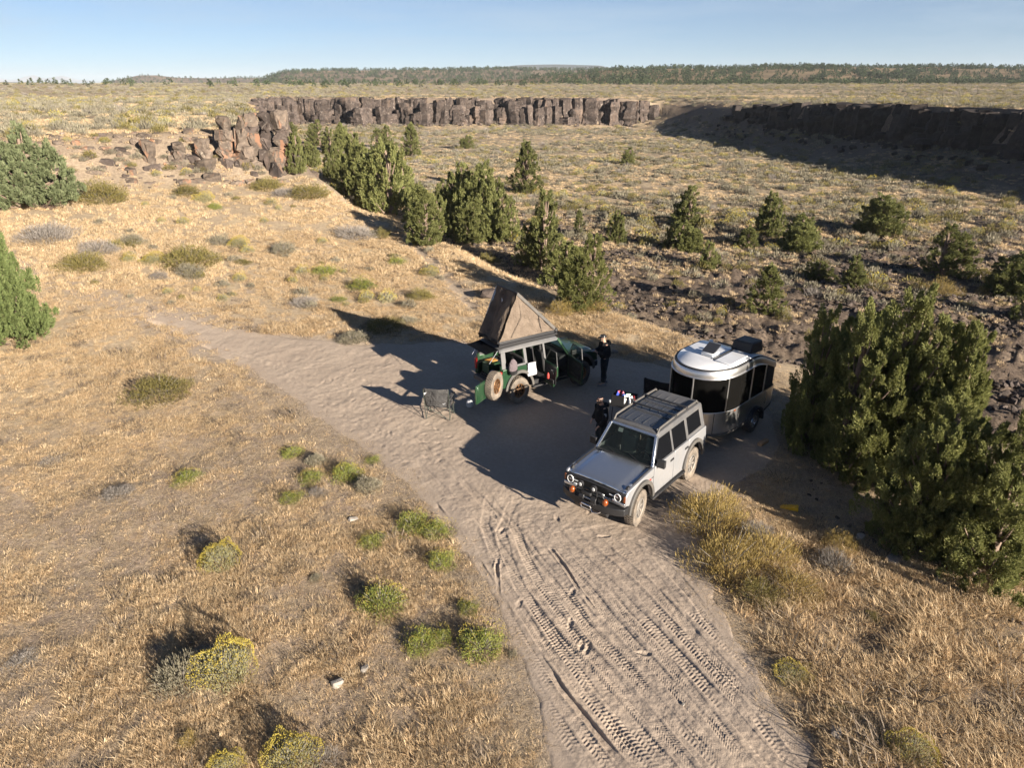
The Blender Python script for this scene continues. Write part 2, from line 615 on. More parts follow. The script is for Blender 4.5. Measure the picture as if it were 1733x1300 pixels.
M['juniper_light'] = leaf_mat('pale_juniper_needles', [(0.095, 0.132, 0.045), (0.16, 0.198, 0.07), (0.125, 0.163, 0.058), (0.205, 0.235, 0.095)], 0.25, 0.1)
M['juniper_grey'] = leaf_mat('grey_juniper_needles', [(0.10, 0.125, 0.062), (0.165, 0.19, 0.095), (0.135, 0.16, 0.08), (0.20, 0.215, 0.12)], 0.2, 0.15)
M['sage'] = leaf_mat('sage_leaves', [(0.15, 0.135, 0.09), (0.27, 0.245, 0.175), (0.215, 0.195, 0.14), (0.35, 0.32, 0.235)], 0.2, 0.22)
M['rabbit'] = leaf_mat('rabbitbrush_leaves', [(0.14, 0.17, 0.04), (0.24, 0.27, 0.06), (0.19, 0.22, 0.055), (0.30, 0.30, 0.09)], 0.25, 0.2)
M['rabbit_pale'] = leaf_mat('pale_rabbitbrush_leaves', [(0.22, 0.215, 0.125), (0.33, 0.32, 0.19), (0.28, 0.27, 0.165), (0.39, 0.37, 0.22)], 0.25, 0.2)
M['flower'] = leaf_mat('yellow_flower_heads', [(0.34, 0.28, 0.05), (0.44, 0.35, 0.07), (0.30, 0.26, 0.07), (0.40, 0.31, 0.05)], 0.2, 0.15)
M['bitter'] = leaf_mat('bitterbrush_leaves', [(0.12, 0.11, 0.034), (0.21, 0.185, 0.06), (0.17, 0.145, 0.05), (0.26, 0.21, 0.08)], 0.2, 0.2)
M['golden'] = leaf_mat('golden_brush_leaves', [(0.19, 0.152, 0.05), (0.36, 0.265, 0.095), (0.27, 0.205, 0.07), (0.45, 0.335, 0.14)], 0.25, 0.15)
M['twig'] = leaf_mat('grey_twigs', [(0.15, 0.13, 0.115), (0.26, 0.235, 0.21), (0.20, 0.18, 0.16), (0.34, 0.31, 0.28)], 0.05, 0.2)
M['litter'] = leaf_mat('dark_litter', [(0.10, 0.08, 0.06), (0.20, 0.155, 0.115), (0.15, 0.12, 0.09), (0.26, 0.21, 0.16)], 0.05, 0.2)
M['bark'] = simple('juniper_bark', (0.20, 0.145, 0.11), 0.9, var=0.35, vscale=12, bmp=0.03)
M['pine'] = leaf_mat('distant_pine_needles', [(0.032, 0.046, 0.022), (0.06, 0.078, 0.036), (0.045, 0.06, 0.03)], 0.0, 0.35)
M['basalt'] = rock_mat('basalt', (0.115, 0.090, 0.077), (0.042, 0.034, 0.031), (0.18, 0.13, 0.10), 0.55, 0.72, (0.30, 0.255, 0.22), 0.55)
M['shaded_dark_basalt'] = rock_mat('shaded_dark_basalt', (0.055, 0.045, 0.041), (0.024, 0.020, 0.019), None, pale=(0.085, 0.072, 0.064), scale=0.8)  # basalt colour darkened further to deepen the shade on the right wall
M['lava'] = rock_mat('lava_rock', (0.105, 0.082, 0.070), (0.045, 0.037, 0.033), None, pale=(0.17, 0.14, 0.12), scale=1.5)
M['lichen_rock'] = rock_mat('lichen_covered_rock', (0.19, 0.148, 0.115), (0.08, 0.065, 0.055), (0.27, 0.150, 0.095), 0.545, 0.63, (0.27, 0.232, 0.185), 1.8)
M['grey_rock'] = rock_mat('grey_stone', (0.34, 0.30, 0.26), (0.18, 0.155, 0.135), None, pale=(0.46, 0.43, 0.38), scale=3.0)
M['pale_rock'] = rock_mat('pale_stone', (0.36, 0.33, 0.29), (0.24, 0.215, 0.19), None, scale=5.0)

# ------------------------------------------------------------------ ground sheet
def build_ground():
    fine = np.linspace(-0.86, 0.86, 660)
    coarse = np.linspace(0.86, 2 * PI - 0.86, 74)[1:-1]
    th = np.concatenate([fine, coarse])
    r = [2.0]
    while r[-1] < 14000:
        q = r[-1]
        r.append(q * (1.014 if q < 130 else (1.010 if q < 300 else (1.022 if q < 1200 else 1.16))))
    r = np.array(r)
    R, T = np.meshgrid(r, th, indexing='ij')
    X, Y = R * np.sin(T), R * np.cos(T)
    Z = height(X, Y)
    rs = poly_sd(X, Y, ROAD)
    Z = Z - 0.16 * sstep(0.05, 0.5, rs)
    # lumpy lava ground on the near canyon floor
    lava = lava_mask(X, Y)
    Z = Z + lava_lump(X, Y, lava)
    d = poly_sd(X, Y, RIM)
    bl = sstep(-14, -21, X) * sstep(110, 72, Y)
    rocky = np.clip(sstep(2.0, -0.5, np.abs(d - 1.5) - 2.2) * (1 - sstep(34, 46, X) * sstep(150, 190, Y)) * np.where(bl > 0.5, 0.55, 0.9), 0, 1) * (R < 330) * (1 - sstep(46, 56, X))
    sage = np.clip(sstep(45, 75, R) * 0.85 + 0.15 * (R > 40), 0, 1)
    lava = np.maximum(lava, sstep(44, 54, X) * sstep(24, 8, d) * sstep(-3.5, -1.5, d))  # right wall and talus coloured dark like lava, deepening their shade
    edge = fbm(X / 1.7, Y / 1.7, 3, 36)
    bare = sstep(1.5, -0.2, -rs - 0.9 * edge) * 0.95
    # worn strip through the grass to the left of the clearing, and the dusty bank at the right
    q, _, _ = line_sd(X, Y, [(-15, 29.5), (-22, 33), (-30, 37)])
    bare = np.maximum(bare, 0.7 * sstep(1.6, 0.4, q))
    q, _, _ = line_sd(X, Y, PATH)
    bare = np.maximum(bare, 0.8 * sstep(0.75, 0.3, q))
    Z = Z - 0.12 * sstep(0.6, 0.1, q)
    bare = np.maximum(bare, 0.75 * sstep(0, 3, X - 8.2) * sstep(13.5, 11.5, Y + 0.2 * X - 2) * sstep(16, 13, X))
    n1, n2 = len(r), len(th)
    idx = np.arange(n1 * n2).reshape(n1, n2)
    nxt = np.roll(idx, -1, axis=1)
    F = np.stack([idx[:-1], idx[1:], nxt[1:], nxt[:-1]], -1).reshape(-1, 4)
    V = np.stack([X, Y, Z], -1).reshape(-1, 3)
    me = np_mesh('ground', V, F[:, ::-1], True, {'sage': sage.ravel(), 'lava': lava.ravel(), 'bare': bare.ravel(), 'rocky': rocky.ravel(), 'near': (sstep(30, 17, R) * sstep(0.0, -1.5, rs)).ravel()})
    o = link_mesh('ground', me, M['ground'])
    return tag(o, 'dry grass and sagebrush land of the canyon and plateau', 'ground', kind='structure')
build_ground()

# ------------------------------------------------------------------ the sandy track and camp clearing
TRACKS = [  # photo pixels along each tyre track, width, depth, kind
    ([(1075, 1320), (960, 1180), (868, 1050), (806, 945), (735, 850), (690, 790)], 0.15, 0.055, 'rut'),
    ([(1010, 1320), (930, 1205), (838, 1060), (780, 960)], 0.26, 0.014, 'tread'),
    ([(1150, 1320), (1040, 1195), (950, 1090), (880, 1000), (846, 900), (862, 868)], 0.28, 0.022, 'tread'),
    ([(1225, 1320), (1110, 1190), (1010, 1082), (930, 985), (868, 905), (800, 830)], 0.30, 0.022, 'chev'),
    ([(1285, 1320), (1165, 1190), (1066, 1082), (985, 990), (905, 900)], 0.28, 0.020, 'chev'),
    ([(1330, 1320), (1235, 1205), (1140, 1100), (1050, 1010), (960, 922)], 0.30, 0.026, 'tread'),
    ([(1390, 1320), (1290, 1195), (1200, 1100), (1110, 1005), (1010, 915)], 0.28, 0.020, 'chev'),
    ([(1405, 1270), (1320, 1185), (1236, 1090), (1170, 1010), (1105, 935)], 0.28, 0.020, 'chev'),
    ([(1100, 1320), (1000, 1195), (910, 1080), (846, 985), (800, 900)], 0.26, 0.016, 'chev'),
    ([(1195, 1320), (1080, 1195), (985, 1090), (905, 1000)], 0.24, 0.014, 'chev'),
    ([(700, 800), (620, 735), (560, 690), (470, 630), (360, 592)], 0.22, 0.014, 'tread'),
    ([(820, 850), (740, 775), (660, 712), (560, 650), (430, 600)], 0.24, 0.012, 'chev'),
    ([(985, 905), (1040, 897)], 0.5, 0.016, 'chev'),
    ([(912, 905), (965, 975), (1010, 1040), (1050, 1095)], 0.10, 0.035, 'rut'),
    ([(846, 905), (840, 960), (846, 1010), (880, 1055)], 0.09, 0.045, 'rut'),
    ([(705, 820), (735, 862), (770, 905)], 0.08, 0.035, 'rut'),
]
def build_road():
    dth = 0.0014
    th = np.arange(-0.56, 0.56, dth)
    r = [6.3]
    while r[-1] < 36:
        r.append(r[-1] * (1.00145 if r[-1] < 16 else 1.003))
    r = np.array(r)
    R, T = np.meshgrid(r, th, indexing='ij')
    X, Y = R * np.sin(T), R * np.cos(T)
    sd = poly_sd(X, Y, ROAD) + 0.28 * fbm(X / 0.9, Y / 0.9, 3, 40) - sstep(-8.5, -15, X) * (0.35 + 0.5 * fbm(X / 1.6, Y / 1.6, 2, 44))
    keep = sd > -0.45
    x, y, s = X[keep], Y[keep], sd[keep]
    z = height(x, y) + 0.012 - 0.20 * sstep(0.12, -0.4, s)
    inner = sstep(0.05, 0.6, s)
    z += inner * (0.022 * fbm(x / 0.9, y / 0.9, 3, 41) + 0.014 * np.abs(fbm(x / 0.35, y / 0.28, 3, 42)) + 0.006 * fbm(x / 0.08, y / 0.08, 2, 45))
    # wind-and-foot ripples of soft sand on the left part
    soft = sstep(1.0, -2.5, x - (y - 15) * -0.25) * sstep(14, 18, y)
    z += inner * soft * 0.021 * np.abs(fbm((x * 0.6 + y * 0.8) / 0.55, (x * 0.8 - y * 0.6) / 0.22, 3, 43))
    packed = 0.55 * sstep(0.45, 0.7, 0.5 + 0.5 * fbm(x / 1.3, y / 1.3, 3, 47)) * sstep(20, 13, y)
    extra = []
    for k, (pxs, w, dep, kind) in enumerate(TRACKS):
        if kind != 'rut' and len(pxs) > 3:
            for off in (-34, 26):
                extra.append(([(q[0] + off * (0.45 + 0.75 * (q[1] / 1300.0) ** 2) + 9 * math.sin(k * 2.1 + i * 1.3), q[1] + 12 * math.cos(k * 1.7)) for i, q in enumerate(pxs)], w * 0.9, dep * 0.55, 'chev' if k % 2 else 'tread'))
    for a0, (pxs, w, dep, kind) in enumerate(extra + TRACKS):
        pts = [on_plane(a, b, 0.0)[:2] for a, b in pxs]
        bx = [p[0] for p in pts]; by = [p[1] for p in pts]
        sel = np.nonzero((x > min(bx) - 0.7) & (x < max(bx) + 0.7) & (y > min(by) - 0.7) & (y < max(by) + 0.7))[0]
        xs, ys = x[sel], y[sel]
        wig = 0.05 * fbm(xs / 1.1, ys / 1.1, 2, 50)
        d, a, sg = line_sd(xs, ys, pts)
        d = np.abs(sg + wig) if len(pts) > 2 else d
        far = line_sd(xs, ys, pts)[0] > w * 1.8
        hw = w / 2
        ins = sstep(hw, hw * 0.8, d)
        berm = np.exp(-((d - hw * 1.25) / (0.28 * hw + 0.012)) ** 2)
        gate = 0.12 + 0.88 * sstep(-0.22, 0.22, fbm(xs / 0.9 + dep * 900 + a0, ys / 0.9, 3, 51))
        L = sum(math.hypot(q2[0] - q1[0], q2[1] - q1[1]) for q1, q2 in zip(pts[:-1], pts[1:]))
        gate = gate * sstep(0.0, 0.9, a) * sstep(L, L - 1.6, a)
        dep_ = dep * (0.45 + 0.55 * gate)
        dz = -dep_ * 0.8 * ins + dep_ * 0.6 * berm * (0.6 + 0.4 * fbm(xs / 0.2, ys / 0.2, 2, 52))
        if kind == 'chev':
            ph = (a + 1.0 * np.abs(sg)) / 0.056 + 0.25 * fbm(xs / 0.5, ys / 0.5, 2, 54)
            lug = sstep(-0.15, 0.45, np.sin(2 * PI * ph)) * sstep(0.004, 0.016, np.abs(np.abs(sg) - hw * 0.5) - 0.0)
            dz += ins * gate * (0.0085 * lug - 0.003)
        elif kind == 'tread':
            row = np.sign(sg) * 0.5
            ph = a / 0.078 + row * 0.5 + 0.5 * np.abs(sg) / hw + 0.25 * fbm(xs / 0.5, ys / 0.5, 2, 54)
            lug = sstep(0.0, 0.5, np.sin(2 * PI * ph))
            dz += ins * gate * (0.0100 * lug * sstep(0.008, 0.02, np.abs(sg)) - 0.009)
        else:
            dz *= gate
        dz = np.where(far, 0, dz)
        z[sel] += dz * inner[sel]
        packed[sel] = np.where((ins > 0.5) & ~far, np.minimum(packed[sel], 0.35), packed[sel])
    # footprints: left of the clearing, round the chair, and along the track
    fp = []
    for i in range(84):
        if i < 70:
            cx, cy = RNG.uniform(-7.2, -0.6), RNG.uniform(17.4, 24.5)
        else:
            q = ground_at([RNG.uniform(830, 1120)], [RNG.uniform(865, 1130)])[0]
            cx, cy = q[0], q[1]
        fp.append((cx, cy, RNG.uniform(0, PI), RNG.uniform(0.6, 1.0)))
    for cx, cy, a, k in fp:
        sel = np.nonzero((np.abs(x - cx) < 0.4) & (np.abs(y - cy) < 0.4))[0]
        if len(sel) == 0:
            continue
        lx = (x[sel] - cx) * math.cos(a) + (y[sel] - cy) * math.sin(a)
        ly = -(x[sel] - cx) * math.sin(a) + (y[sel] - cy) * math.cos(a)
        q = np.sqrt((lx / 0.15) ** 2 + (ly / 0.06) ** 2) + 0.35 * fbm(x[sel] / 0.06, y[sel] / 0.06, 2, 53)
        z[sel] += inner[sel] * k * (-0.024 * sstep(1.25, 0.3, q) + 0.006 * np.exp(-((q - 1.35) / 0.3) ** 2))
    idx = -np.ones(X.shape, np.int64)
    idx[keep] = np.arange(len(x))
    q = np.stack([idx[:-1, :-1], idx[1:, :-1], idx[1:, 1:], idx[:-1, 1:]], -1).reshape(-1, 4)
    q = q[(q >= 0).all(1)]
    me = np_mesh('dirt_road', np.stack([x, y, z], -1), q[:, ::-1], True, {'packed': packed})
    o = link_mesh('dirt_road', me, M['road'])
    return tag(o, 'sandy dirt track with tyre prints widening into the camp clearing', 'dirt road', kind='structure')
build_road()
# ------------------------------------------------------------------ cliffs, bluff and rocks
def hull_rock(name, n, seed, sx=1.0, sy=1.0, sz=1.0, boxy=0.6):
    r = np.random.default_rng(seed)
    p = r.normal(size=(n, 3))
    p /= np.linalg.norm(p, axis=1)[:, None]
    q = np.sign(p) * np.abs(p) ** (1 - boxy * 0.7)
    q *= r.uniform(0.75, 1.0, (n, 1)) * np.array([sx, sy, sz]) * 0.5
    bm = bmesh.new()
    for v in q:
        bm.verts.new(v)
    res = bmesh.ops.convex_hull(bm, input=bm.verts)
    junk = [g for g in res['geom_interior'] + res['geom_unused'] if isinstance(g, bmesh.types.BMVert)]
    bmesh.ops.delete(bm, geom=list(set(junk)), context='VERTS')
    me = bpy.data.meshes.new(name)
    bm.to_mesh(me)
    bm.free()
    return me

def column_rock(name, seed, sides=7, levels=7):
    """one upright basalt column of unit size, base at z=0, cracked and uneven"""
    r = np.random.default_rng(seed)
    ang = np.sort(np.linspace(0, 2 * PI, sides, endpoint=False) + r.uniform(-0.3, 0.3, sides))
    rad = r.uniform(0.38, 0.58, sides)
    vs, fs = [], []
    ox = oy = 0.0
    for k in range(levels):
        t = k / (levels - 1)
        step = r.uniform(0.84, 1.14) * (1.10 - 0.16 * t)
        if k == levels - 1:
            step *= 0.88
        ox += r.uniform(-0.05, 0.05); oy += r.uniform(-0.05, 0.05)
        tz = t + (r.uniform(-0.05, 0.05) if 0 < k < levels - 1 else 0)
        for j in range(sides):
            q = rad[j] * step * r.uniform(0.82, 1.14)
            vs.append((ox + q * math.cos(ang[j]), oy + q * math.sin(ang[j]), tz + (r.uniform(-0.04, 0.03) if k == levels - 1 else 0)))
    for k in range(levels - 1):
        for j in range(sides):
            a, b = k * sides + j, k * sides + (j + 1) % sides
            fs.append((a, b, b + sides, a + sides))
    fs.append(tuple((levels - 1) * sides + j for j in range(sides)))
    mb = MB(); mb.add(vs, fs)
    return mb.mesh(name, None)

def rough(me, seed, amt):
    bm = bmesh.new(); bm.from_mesh(me)
    bmesh.ops.triangulate(bm, faces=bm.faces)
    bmesh.ops.subdivide_edges(bm, edges=bm.edges, cuts=1, use_grid_fill=True)
    r = np.random.default_rng(seed)
    for v in bm.verts:
        v.co += v.normal * float(r.normal(0, amt)) + Vector(r.normal(0, amt * 0.6, 3))
    bm.to_mesh(me); bm.free()
    return me

COLS = [column_rock('basalt_column', 100 + i, 6 + i % 3, 7 + i % 3) for i in range(10)]
ROCKS = [hull_rock('rock', 16 + 3 * (i % 4), 200 + i, 1.0, 0.8, 0.7) for i in range(10)]
BLOCKS = [rough(hull_rock('rock_block', 26, 230 + i, 1.0, 0.9, 1.15, 0.75), 260 + i, 0.035) for i in range(8)]

def along(pts, step):
    o = []
    for (ax, ay), (bx, by) in zip(pts[:-1], pts[1:]):
        L = math.hypot(bx - ax, by - ay)
        n = max(1, int(L / step))
        for k in range(n):
            t = k / n
            o.append((ax + (bx - ax) * t, ay + (by - ay) * t, (bx - ax) / L, (by - ay) / L))
    return o

def cliff(name, label, pts, mat, step, wmin, wmax, proud, seed, top=0.35, skirt=True, rows=1):
    root = empty(name, (pts[0][0], pts[0][1], 0))
    tag(root, label, None, kind='structure')
    r = np.random.default_rng(seed)
    s = 0.0
    for row in range(rows):
        for (x, y, tx, ty) in along(pts, step):
            s += step
            nx, ny = ty, -tx                         # towards the canyon (line runs with the canyon on its right)
            but = max(0.0, float(fbm(s / 8.0, seed * 3.1, 2, seed)) + 0.08) * 2.6 + 0.12 * r.uniform(-1, 1)
            w = r.uniform(wmin, wmax)
            dd = 0.9 + row * 1.6 + but * proud
            px, py = x + nx * dd + tx * r.uniform(-0.6, 0.6) * step, y + ny * dd + ty * r.uniform(-0.6, 0.6) * step
            zt = float(height(x - nx * 3.5, y - ny * 3.5)) + r.uniform(-0.7, top) - (r.uniform(0.8, 6.0) if row else (r.uniform(1, 4) if r.uniform() < 0.12 else 0.0)) - 1.0 * max(0.0, float(fbm(s / 17.0, 7.7, 2, seed + 3)))
            zb = min(float(height(px, py)), float(height(px + nx * w, py + ny * w))) - 0.8
            if zt - zb < 1.2:
                continue
            o = bpy.data.objects.new('basalt_column', COLS[int(r.integers(len(COLS)))])
            if not o.data.materials:
                o.data.materials.append(None)
            o.material_slots[0].link = 'OBJECT'
            o.material_slots[0].material = mat
            COL.objects.link(o)
            o.parent = root
            o.location = (px - pts[0][0], py - pts[0][1], zb)
            o.rotation_euler = (r.uniform(-0.05, 0.05), r.uniform(-0.05, 0.05), r.uniform(0, 2 * PI))
            o.scale = (w, w * r.uniform(0.8, 1.2), zt - zb)
    if skirt:       # fallen blocks at the foot
        for (x, y, tx, ty) in along(pts, step * 1.4):
            nx, ny = ty, -tx
            for q in range(2):
                dd = r.uniform(3.5, 9.5)
                px, py = x + nx * dd + r.uniform(-1, 1), y + ny * dd + r.uniform(-1, 1)
                sc = r.uniform(0.5, 1.5) * wmin * 0.55
                o = bpy.data.objects.new('fallen_block', ROCKS[int(r.integers(len(ROCKS)))])
                if not o.data.materials:
                    o.data.materials.append(None)
                o.material_slots[0].link = 'OBJECT'
                o.material_slots[0].material = mat
                COL.objects.link(o)
                o.parent = root
                o.location = (px - pts[0][0], py - pts[0][1], float(height(px, py)) + 0.1 * sc)
                o.rotation_euler = (r.uniform(-0.5, 0.5), r.uniform(-0.5, 0.5), r.uniform(0, 6.3))
                o.scale = (sc, sc, sc)
    return root

cliff('cliff', 'sunlit brown basalt cliff of cracked columns across the canyon', [(-80, 226), (-74, 243), (-52, 236), (-34, 240), (-18, 235), (0, 240), (16, 234), (34, 239), (47, 236)],
      M['basalt'], 1.35, 2.0, 5.4, 3.2, 5, rows=2)
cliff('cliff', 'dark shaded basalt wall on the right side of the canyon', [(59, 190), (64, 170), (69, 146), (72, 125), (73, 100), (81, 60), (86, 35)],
      M['shaded_dark_basalt'], 1.6, 2.2, 4.6, 1.2, 6, rows=2)
cliff('cliff', 'low broken rim of brown rock behind the orange bluff', [(-33, 95), (-47, 130), (-62, 175), (-80, 226)],
      M['basalt'], 2.4, 2.0, 3.6, 0.8, 8, skirt=False)

def build_bluff():
    root = empty('bluff', (-30, 55, 3))
    tag(root, 'weathered rock bluff with orange lichen above the grassy slope', None, kind='structure')
    r = np.random.default_rng(77)
    line = [(-49, 44.0), (-42, 48), (-36, 52), (-30.5, 56), (-27, 58.5), (-23.0, 60.5), (-20.3, 62), (-21.0, 66), (-23, 72)]
    n = 0
    def put(x, y, z, sx, sy, sz, rz, me, mat, tilt=0.12, nm='boulder'):
        o = bpy.data.objects.new(nm, me)
        if not me.materials:
            me.materials.append(None)
        o.material_slots[0].link = 'OBJECT'
        o.material_slots[0].material = mat
        COL.objects.link(o)
        o.parent = root
        o.location = (x + 30, y - 55, z - 3)
        o.rotation_euler = (r.uniform(-tilt, tilt), r.uniform(-tilt, tilt), rz)
        o.scale = (sx, sy, sz)
    for (x, y, tx, ty) in along(line, 0.5):
        nx, ny = ty, -tx
        left = sstep(-34, -45, x)
        for k in range(8):
            if r.uniform() < 0.2 * float(left):
                continue
            dd = r.uniform(-1.6, 5.2)
            px, py = x + nx * dd + r.uniform(-.5, .5), y + ny * dd + r.uniform(-.5, .5)
            h = float(height(px, py))
            sz = (0.28 + 1.15 * r.uniform() ** 3.2) * (1 - 0.5 * float(sstep(-26, -36, x)))
            put(px, py, h - sz * 0.20, sz * r.uniform(0.8, 1.5), sz * r.uniform(0.6, 1.0), sz * r.uniform(0.7, 1.25),
                math.atan2(ty, tx) + r.uniform(-0.4, 0.4), BLOCKS[int(r.integers(len(BLOCKS)))] if r.uniform() < 0.7 else ROCKS[int(r.integers(len(ROCKS)))],
                M['lichen_rock'] if r.uniform() < 0.78 else M['basalt'])
            n += 1
    # the tall split blocks at the right end of the bluff, each a stack of cracked pieces
    for (px, py, w, h) in ((446, 296, 1.3, 4.5), (472, 298, 1.6, 4.7), (490, 301, 1.4, 3.3), (425, 296, 1.4, 4.2), (404, 292, 1.6, 3.7), (380, 292, 1.5, 3.1), (340, 296, 1.4, 2.2), (462, 306, 1.2, 1.8), (300, 290, 1.3, 1.6), (240, 284, 1.2, 1.3)):
        g = ground_at([px], [py])[0]
        z = 0.0
        while z < h:
            dz = r.uniform(0.5, 1.25)
            k = w * r.uniform(0.75, 1.1) * (1.08 - 0.25 * z / h)
            put(g[0] + r.uniform(-0.25, 0.25), g[1] + 1.0 + 0.14 * z + r.uniform(-0.15, 0.15), g[2] + z + dz * 0.40, k, k * r.uniform(0.8, 1.1), dz * 1.45, r.uniform(-0.7, 0.7),
                BLOCKS[int(r.integers(len(BLOCKS)))], M['basalt'] if px == 446 or r.uniform() < 0.18 else M['lichen_rock'], 0.14)  # one stack in dark basalt: its colour stands in for the shaded fissure
            z += dz * 0.92
    return root
build_bluff()

# hills and far forest ground: height patches beyond the plateau
def hill(name, label, mat, x0, x1, y0, y1, fn, nx=160, ny=40):
    X, Y = np.meshgrid(np.linspace(x0, x1, nx), np.linspace(y0, y1, ny), indexing='ij')
    Z = fn(X, Y)
    idx = np.arange(nx * ny).reshape(nx, ny)
    F = np.stack([idx[:-1, :-1], idx[1:, :-1], idx[1:, 1:], idx[:-1, 1:]], -1).reshape(-1, 4)
    o = link_mesh(name, np_mesh(name, np.stack([X, Y, Z], -1).reshape(-1, 3), F, True), mat)
    return tag(o, label, None, kind='structure')

def hill_mat(name, a, b, s):
    m, t, bs = new_mat(name)
    p = pos(t)
    c = mixc(t, ramp(t, noise(t, s, 6, 0.65, p), 0.4, 0.62), a, b)
    t.links.new(c, bs.inputs['Base Color'])
    bs.inputs['Roughness'].default_value = 1.0
    bs.inputs['Specular IOR Level'].default_value = 0.0
    return m
M['ridge'] = hill_mat('forest_floor', (0.24, 0.18, 0.115), (0.13, 0.105, 0.07), 0.03)
M['mesa'] = hill_mat('dry_mesa', (0.16, 0.13, 0.10), (0.27, 0.20, 0.14), 0.012)
M['farland'] = hill_mat('distant_land', (0.05, 0.06, 0.06), (0.08, 0.085, 0.075), 0.002)
M['snow'] = hill_mat('distant_peak', (0.45, 0.45, 0.46), (0.22, 0.22, 0.24), 0.001)

def px_x(px, d):        # ground x of a photo column at distance d
    return (px - PW / 2) / FPX * d * (math.cos(PITCH) + 0.44 * math.sin(PITCH))
def px_z(py, d):        # height seen on photo row py at distance d
    v = (py - PH / 2) / FPX
    return CAM_H - d * (math.sin(PITCH) + v * math.cos(PITCH)) / (math.cos(PITCH) - v * math.sin(PITCH))

def ridge_fn(X, Y):
    col = PW / 2 + FPX * X / (Y * (math.cos(PITCH) + 0.44 * math.sin(PITCH)))
    top = np.interp(col, [780, 900, 1000, 1100, 1300, 1500, 1733, 2100], [146, 131, 120, 116, 114, 115, 118, 122])
    zt = px_z(top, 1000.0) + 2.5 * fbm(X / 70, Y / 70, 3, 61)
    return 8.0 + (zt - 8.0) * sstep(600, 1000, Y + 30 * fbm(X / 120, Y / 120, 2, 62)) - 2.0 * sstep(660, 590, Y)
def mesa_fn(X, Y):
    col = PW / 2 + FPX * X / (Y * (math.cos(PITCH) + 0.44 * math.sin(PITCH)))
    top = np.interp(col, [440, 500, 530, 548, 600, 700, 850, 1000, 1100, 1400], [150, 139, 127, 121, 119, 118, 117, 119, 126, 140])
    zt = px_z(top, 1700.0) + 3 * fbm(X / 90, Y / 90, 4, 63)
    return 4.0 + (zt - 4.0) * sstep(1050, 1700, Y)
def low_fn(X, Y):
    col = PW / 2 + FPX * X / (Y * (math.cos(PITCH) + 0.44 * math.sin(PITCH)))
    top = np.interp(col, [230, 270, 300, 340, 365, 400, 440, 500, 600, 700], [152, 147, 137, 127, 127, 131, 132, 131, 134, 150])
    zt = px_z(top, 2600.0) + 4 * fbm(X / 140, Y / 140, 4, 64)
    return 2.0 + (zt - 2.0) * sstep(1900, 2600, Y)
def blue_fn(X, Y):
    col = PW / 2 + FPX * X / (Y * (math.cos(PITCH) + 0.44 * math.sin(PITCH)))
    top = np.interp(col, [-400, 0, 80, 180, 260, 330], [134, 136, 136.5, 138.5, 141, 146])
    return -20 + (px_z(top, 7000.0) + 20 + 3 * fbm(X / 500, Y / 500, 3, 65)) * sstep(4500, 7000, Y)
def butte_fn(X, Y):
    col = PW / 2 + FPX * X / (Y * (math.cos(PITCH) + 0.44 * math.sin(PITCH)))
    top = np.interp(col, [780, 840, 880, 930, 990, 1060], [128, 114, 109.5, 108.5, 110.5, 128])
    return -20 + (px_z(top, 5000.0) + 20) * sstep(4000, 5000, Y)
def peaks_fn(X, Y):
    col = PW / 2 + FPX * X / (Y * (math.cos(PITCH) + 0.44 * math.sin(PITCH)))
    top = np.interp(col, [-300, 20, 60, 85, 100, 118, 160, 178, 192, 205, 220, 232, 250, 300], [140, 139, 131, 127, 124, 127.5, 136, 130, 127.5, 133, 130, 128, 135, 140])
    return -60 + (px_z(top, 13000.0) + 60 + 18 * fbm(X / 300, Y / 300, 4, 66)) * sstep(11000, 13000, Y)

hill('hill', 'long forested ridge behind the plateau', M['ridge'], px_x(740, 560), px_x(2050, 1250), 585, 1250, ridge_fn, 220, 60)
hill('hill', 'flat topped dry mesa dotted with dark trees', M['mesa'], px_x(380, 1900), px_x(1450, 1900), 1040, 2100, mesa_fn, 220, 50)
hill('hill', 'low rounded hill left of the mesa', M['mesa'], px_x(180, 2900), px_x(720, 2900), 1880, 3000, low_fn, 140, 40)
hill('hill', 'flat blue land on the left horizon', M['farland'], px_x(-420, 7600), px_x(340, 7600), 4400, 7600, blue_fn, 90, 30)
hill('hill', 'pale round butte showing over the mesa', M['farland'], px_x(760, 5400), px_x(1080, 5400), 3900, 5400, butte_fn, 80, 30)
hill('mountain', 'faint pale volcanic peaks far off on the left horizon', M['snow'], px_x(-320, 13600), px_x(310, 13600), 10900, 13600, peaks_fn, 160, 40)
# ------------------------------------------------------------------ plants
def leaves_mesh(name, P, D, L, Wd, seed, mat, fold=0.25, facing=None):
    """one folded pointed leaf spray per row: base point P, direction D, length L, width Wd"""
    r = np.random.default_rng(seed)
    D = D / np.maximum(np.linalg.norm(D, axis=1)[:, None], 1e-9)
    A = r.normal(size=D.shape)
    if facing is not None:
        A = facing + 0.45 * A
    S = np.cross(D, A)
    S /= np.maximum(np.linalg.norm(S, axis=1)[:, None], 1e-9)
    Nn = np.cross(S, D)
    L, Wd = L[:, None], Wd[:, None]
    a = P
    b = P + D * L * 0.45 + S * Wd * 0.5 + Nn * Wd * fold
    c = P + D * L
    d = P + D * L * 0.45 - S * Wd * 0.5 + Nn * Wd * fold
    V = np.stack([a, b, c, d], 1).reshape(-1, 3)
    k = np.arange(len(P)) * 4
    F = np.concatenate([np.stack([k, k + 1, k + 2], -1), np.stack([k, k + 2, k + 3], -1)])
    me = np_mesh(name, V, F, False)
    me.materials.append(mat)
    return me

def unit(r, n):
    v = r.normal(size=(n, 3))
    return v / np.linalg.norm(v, axis=1)[:, None]

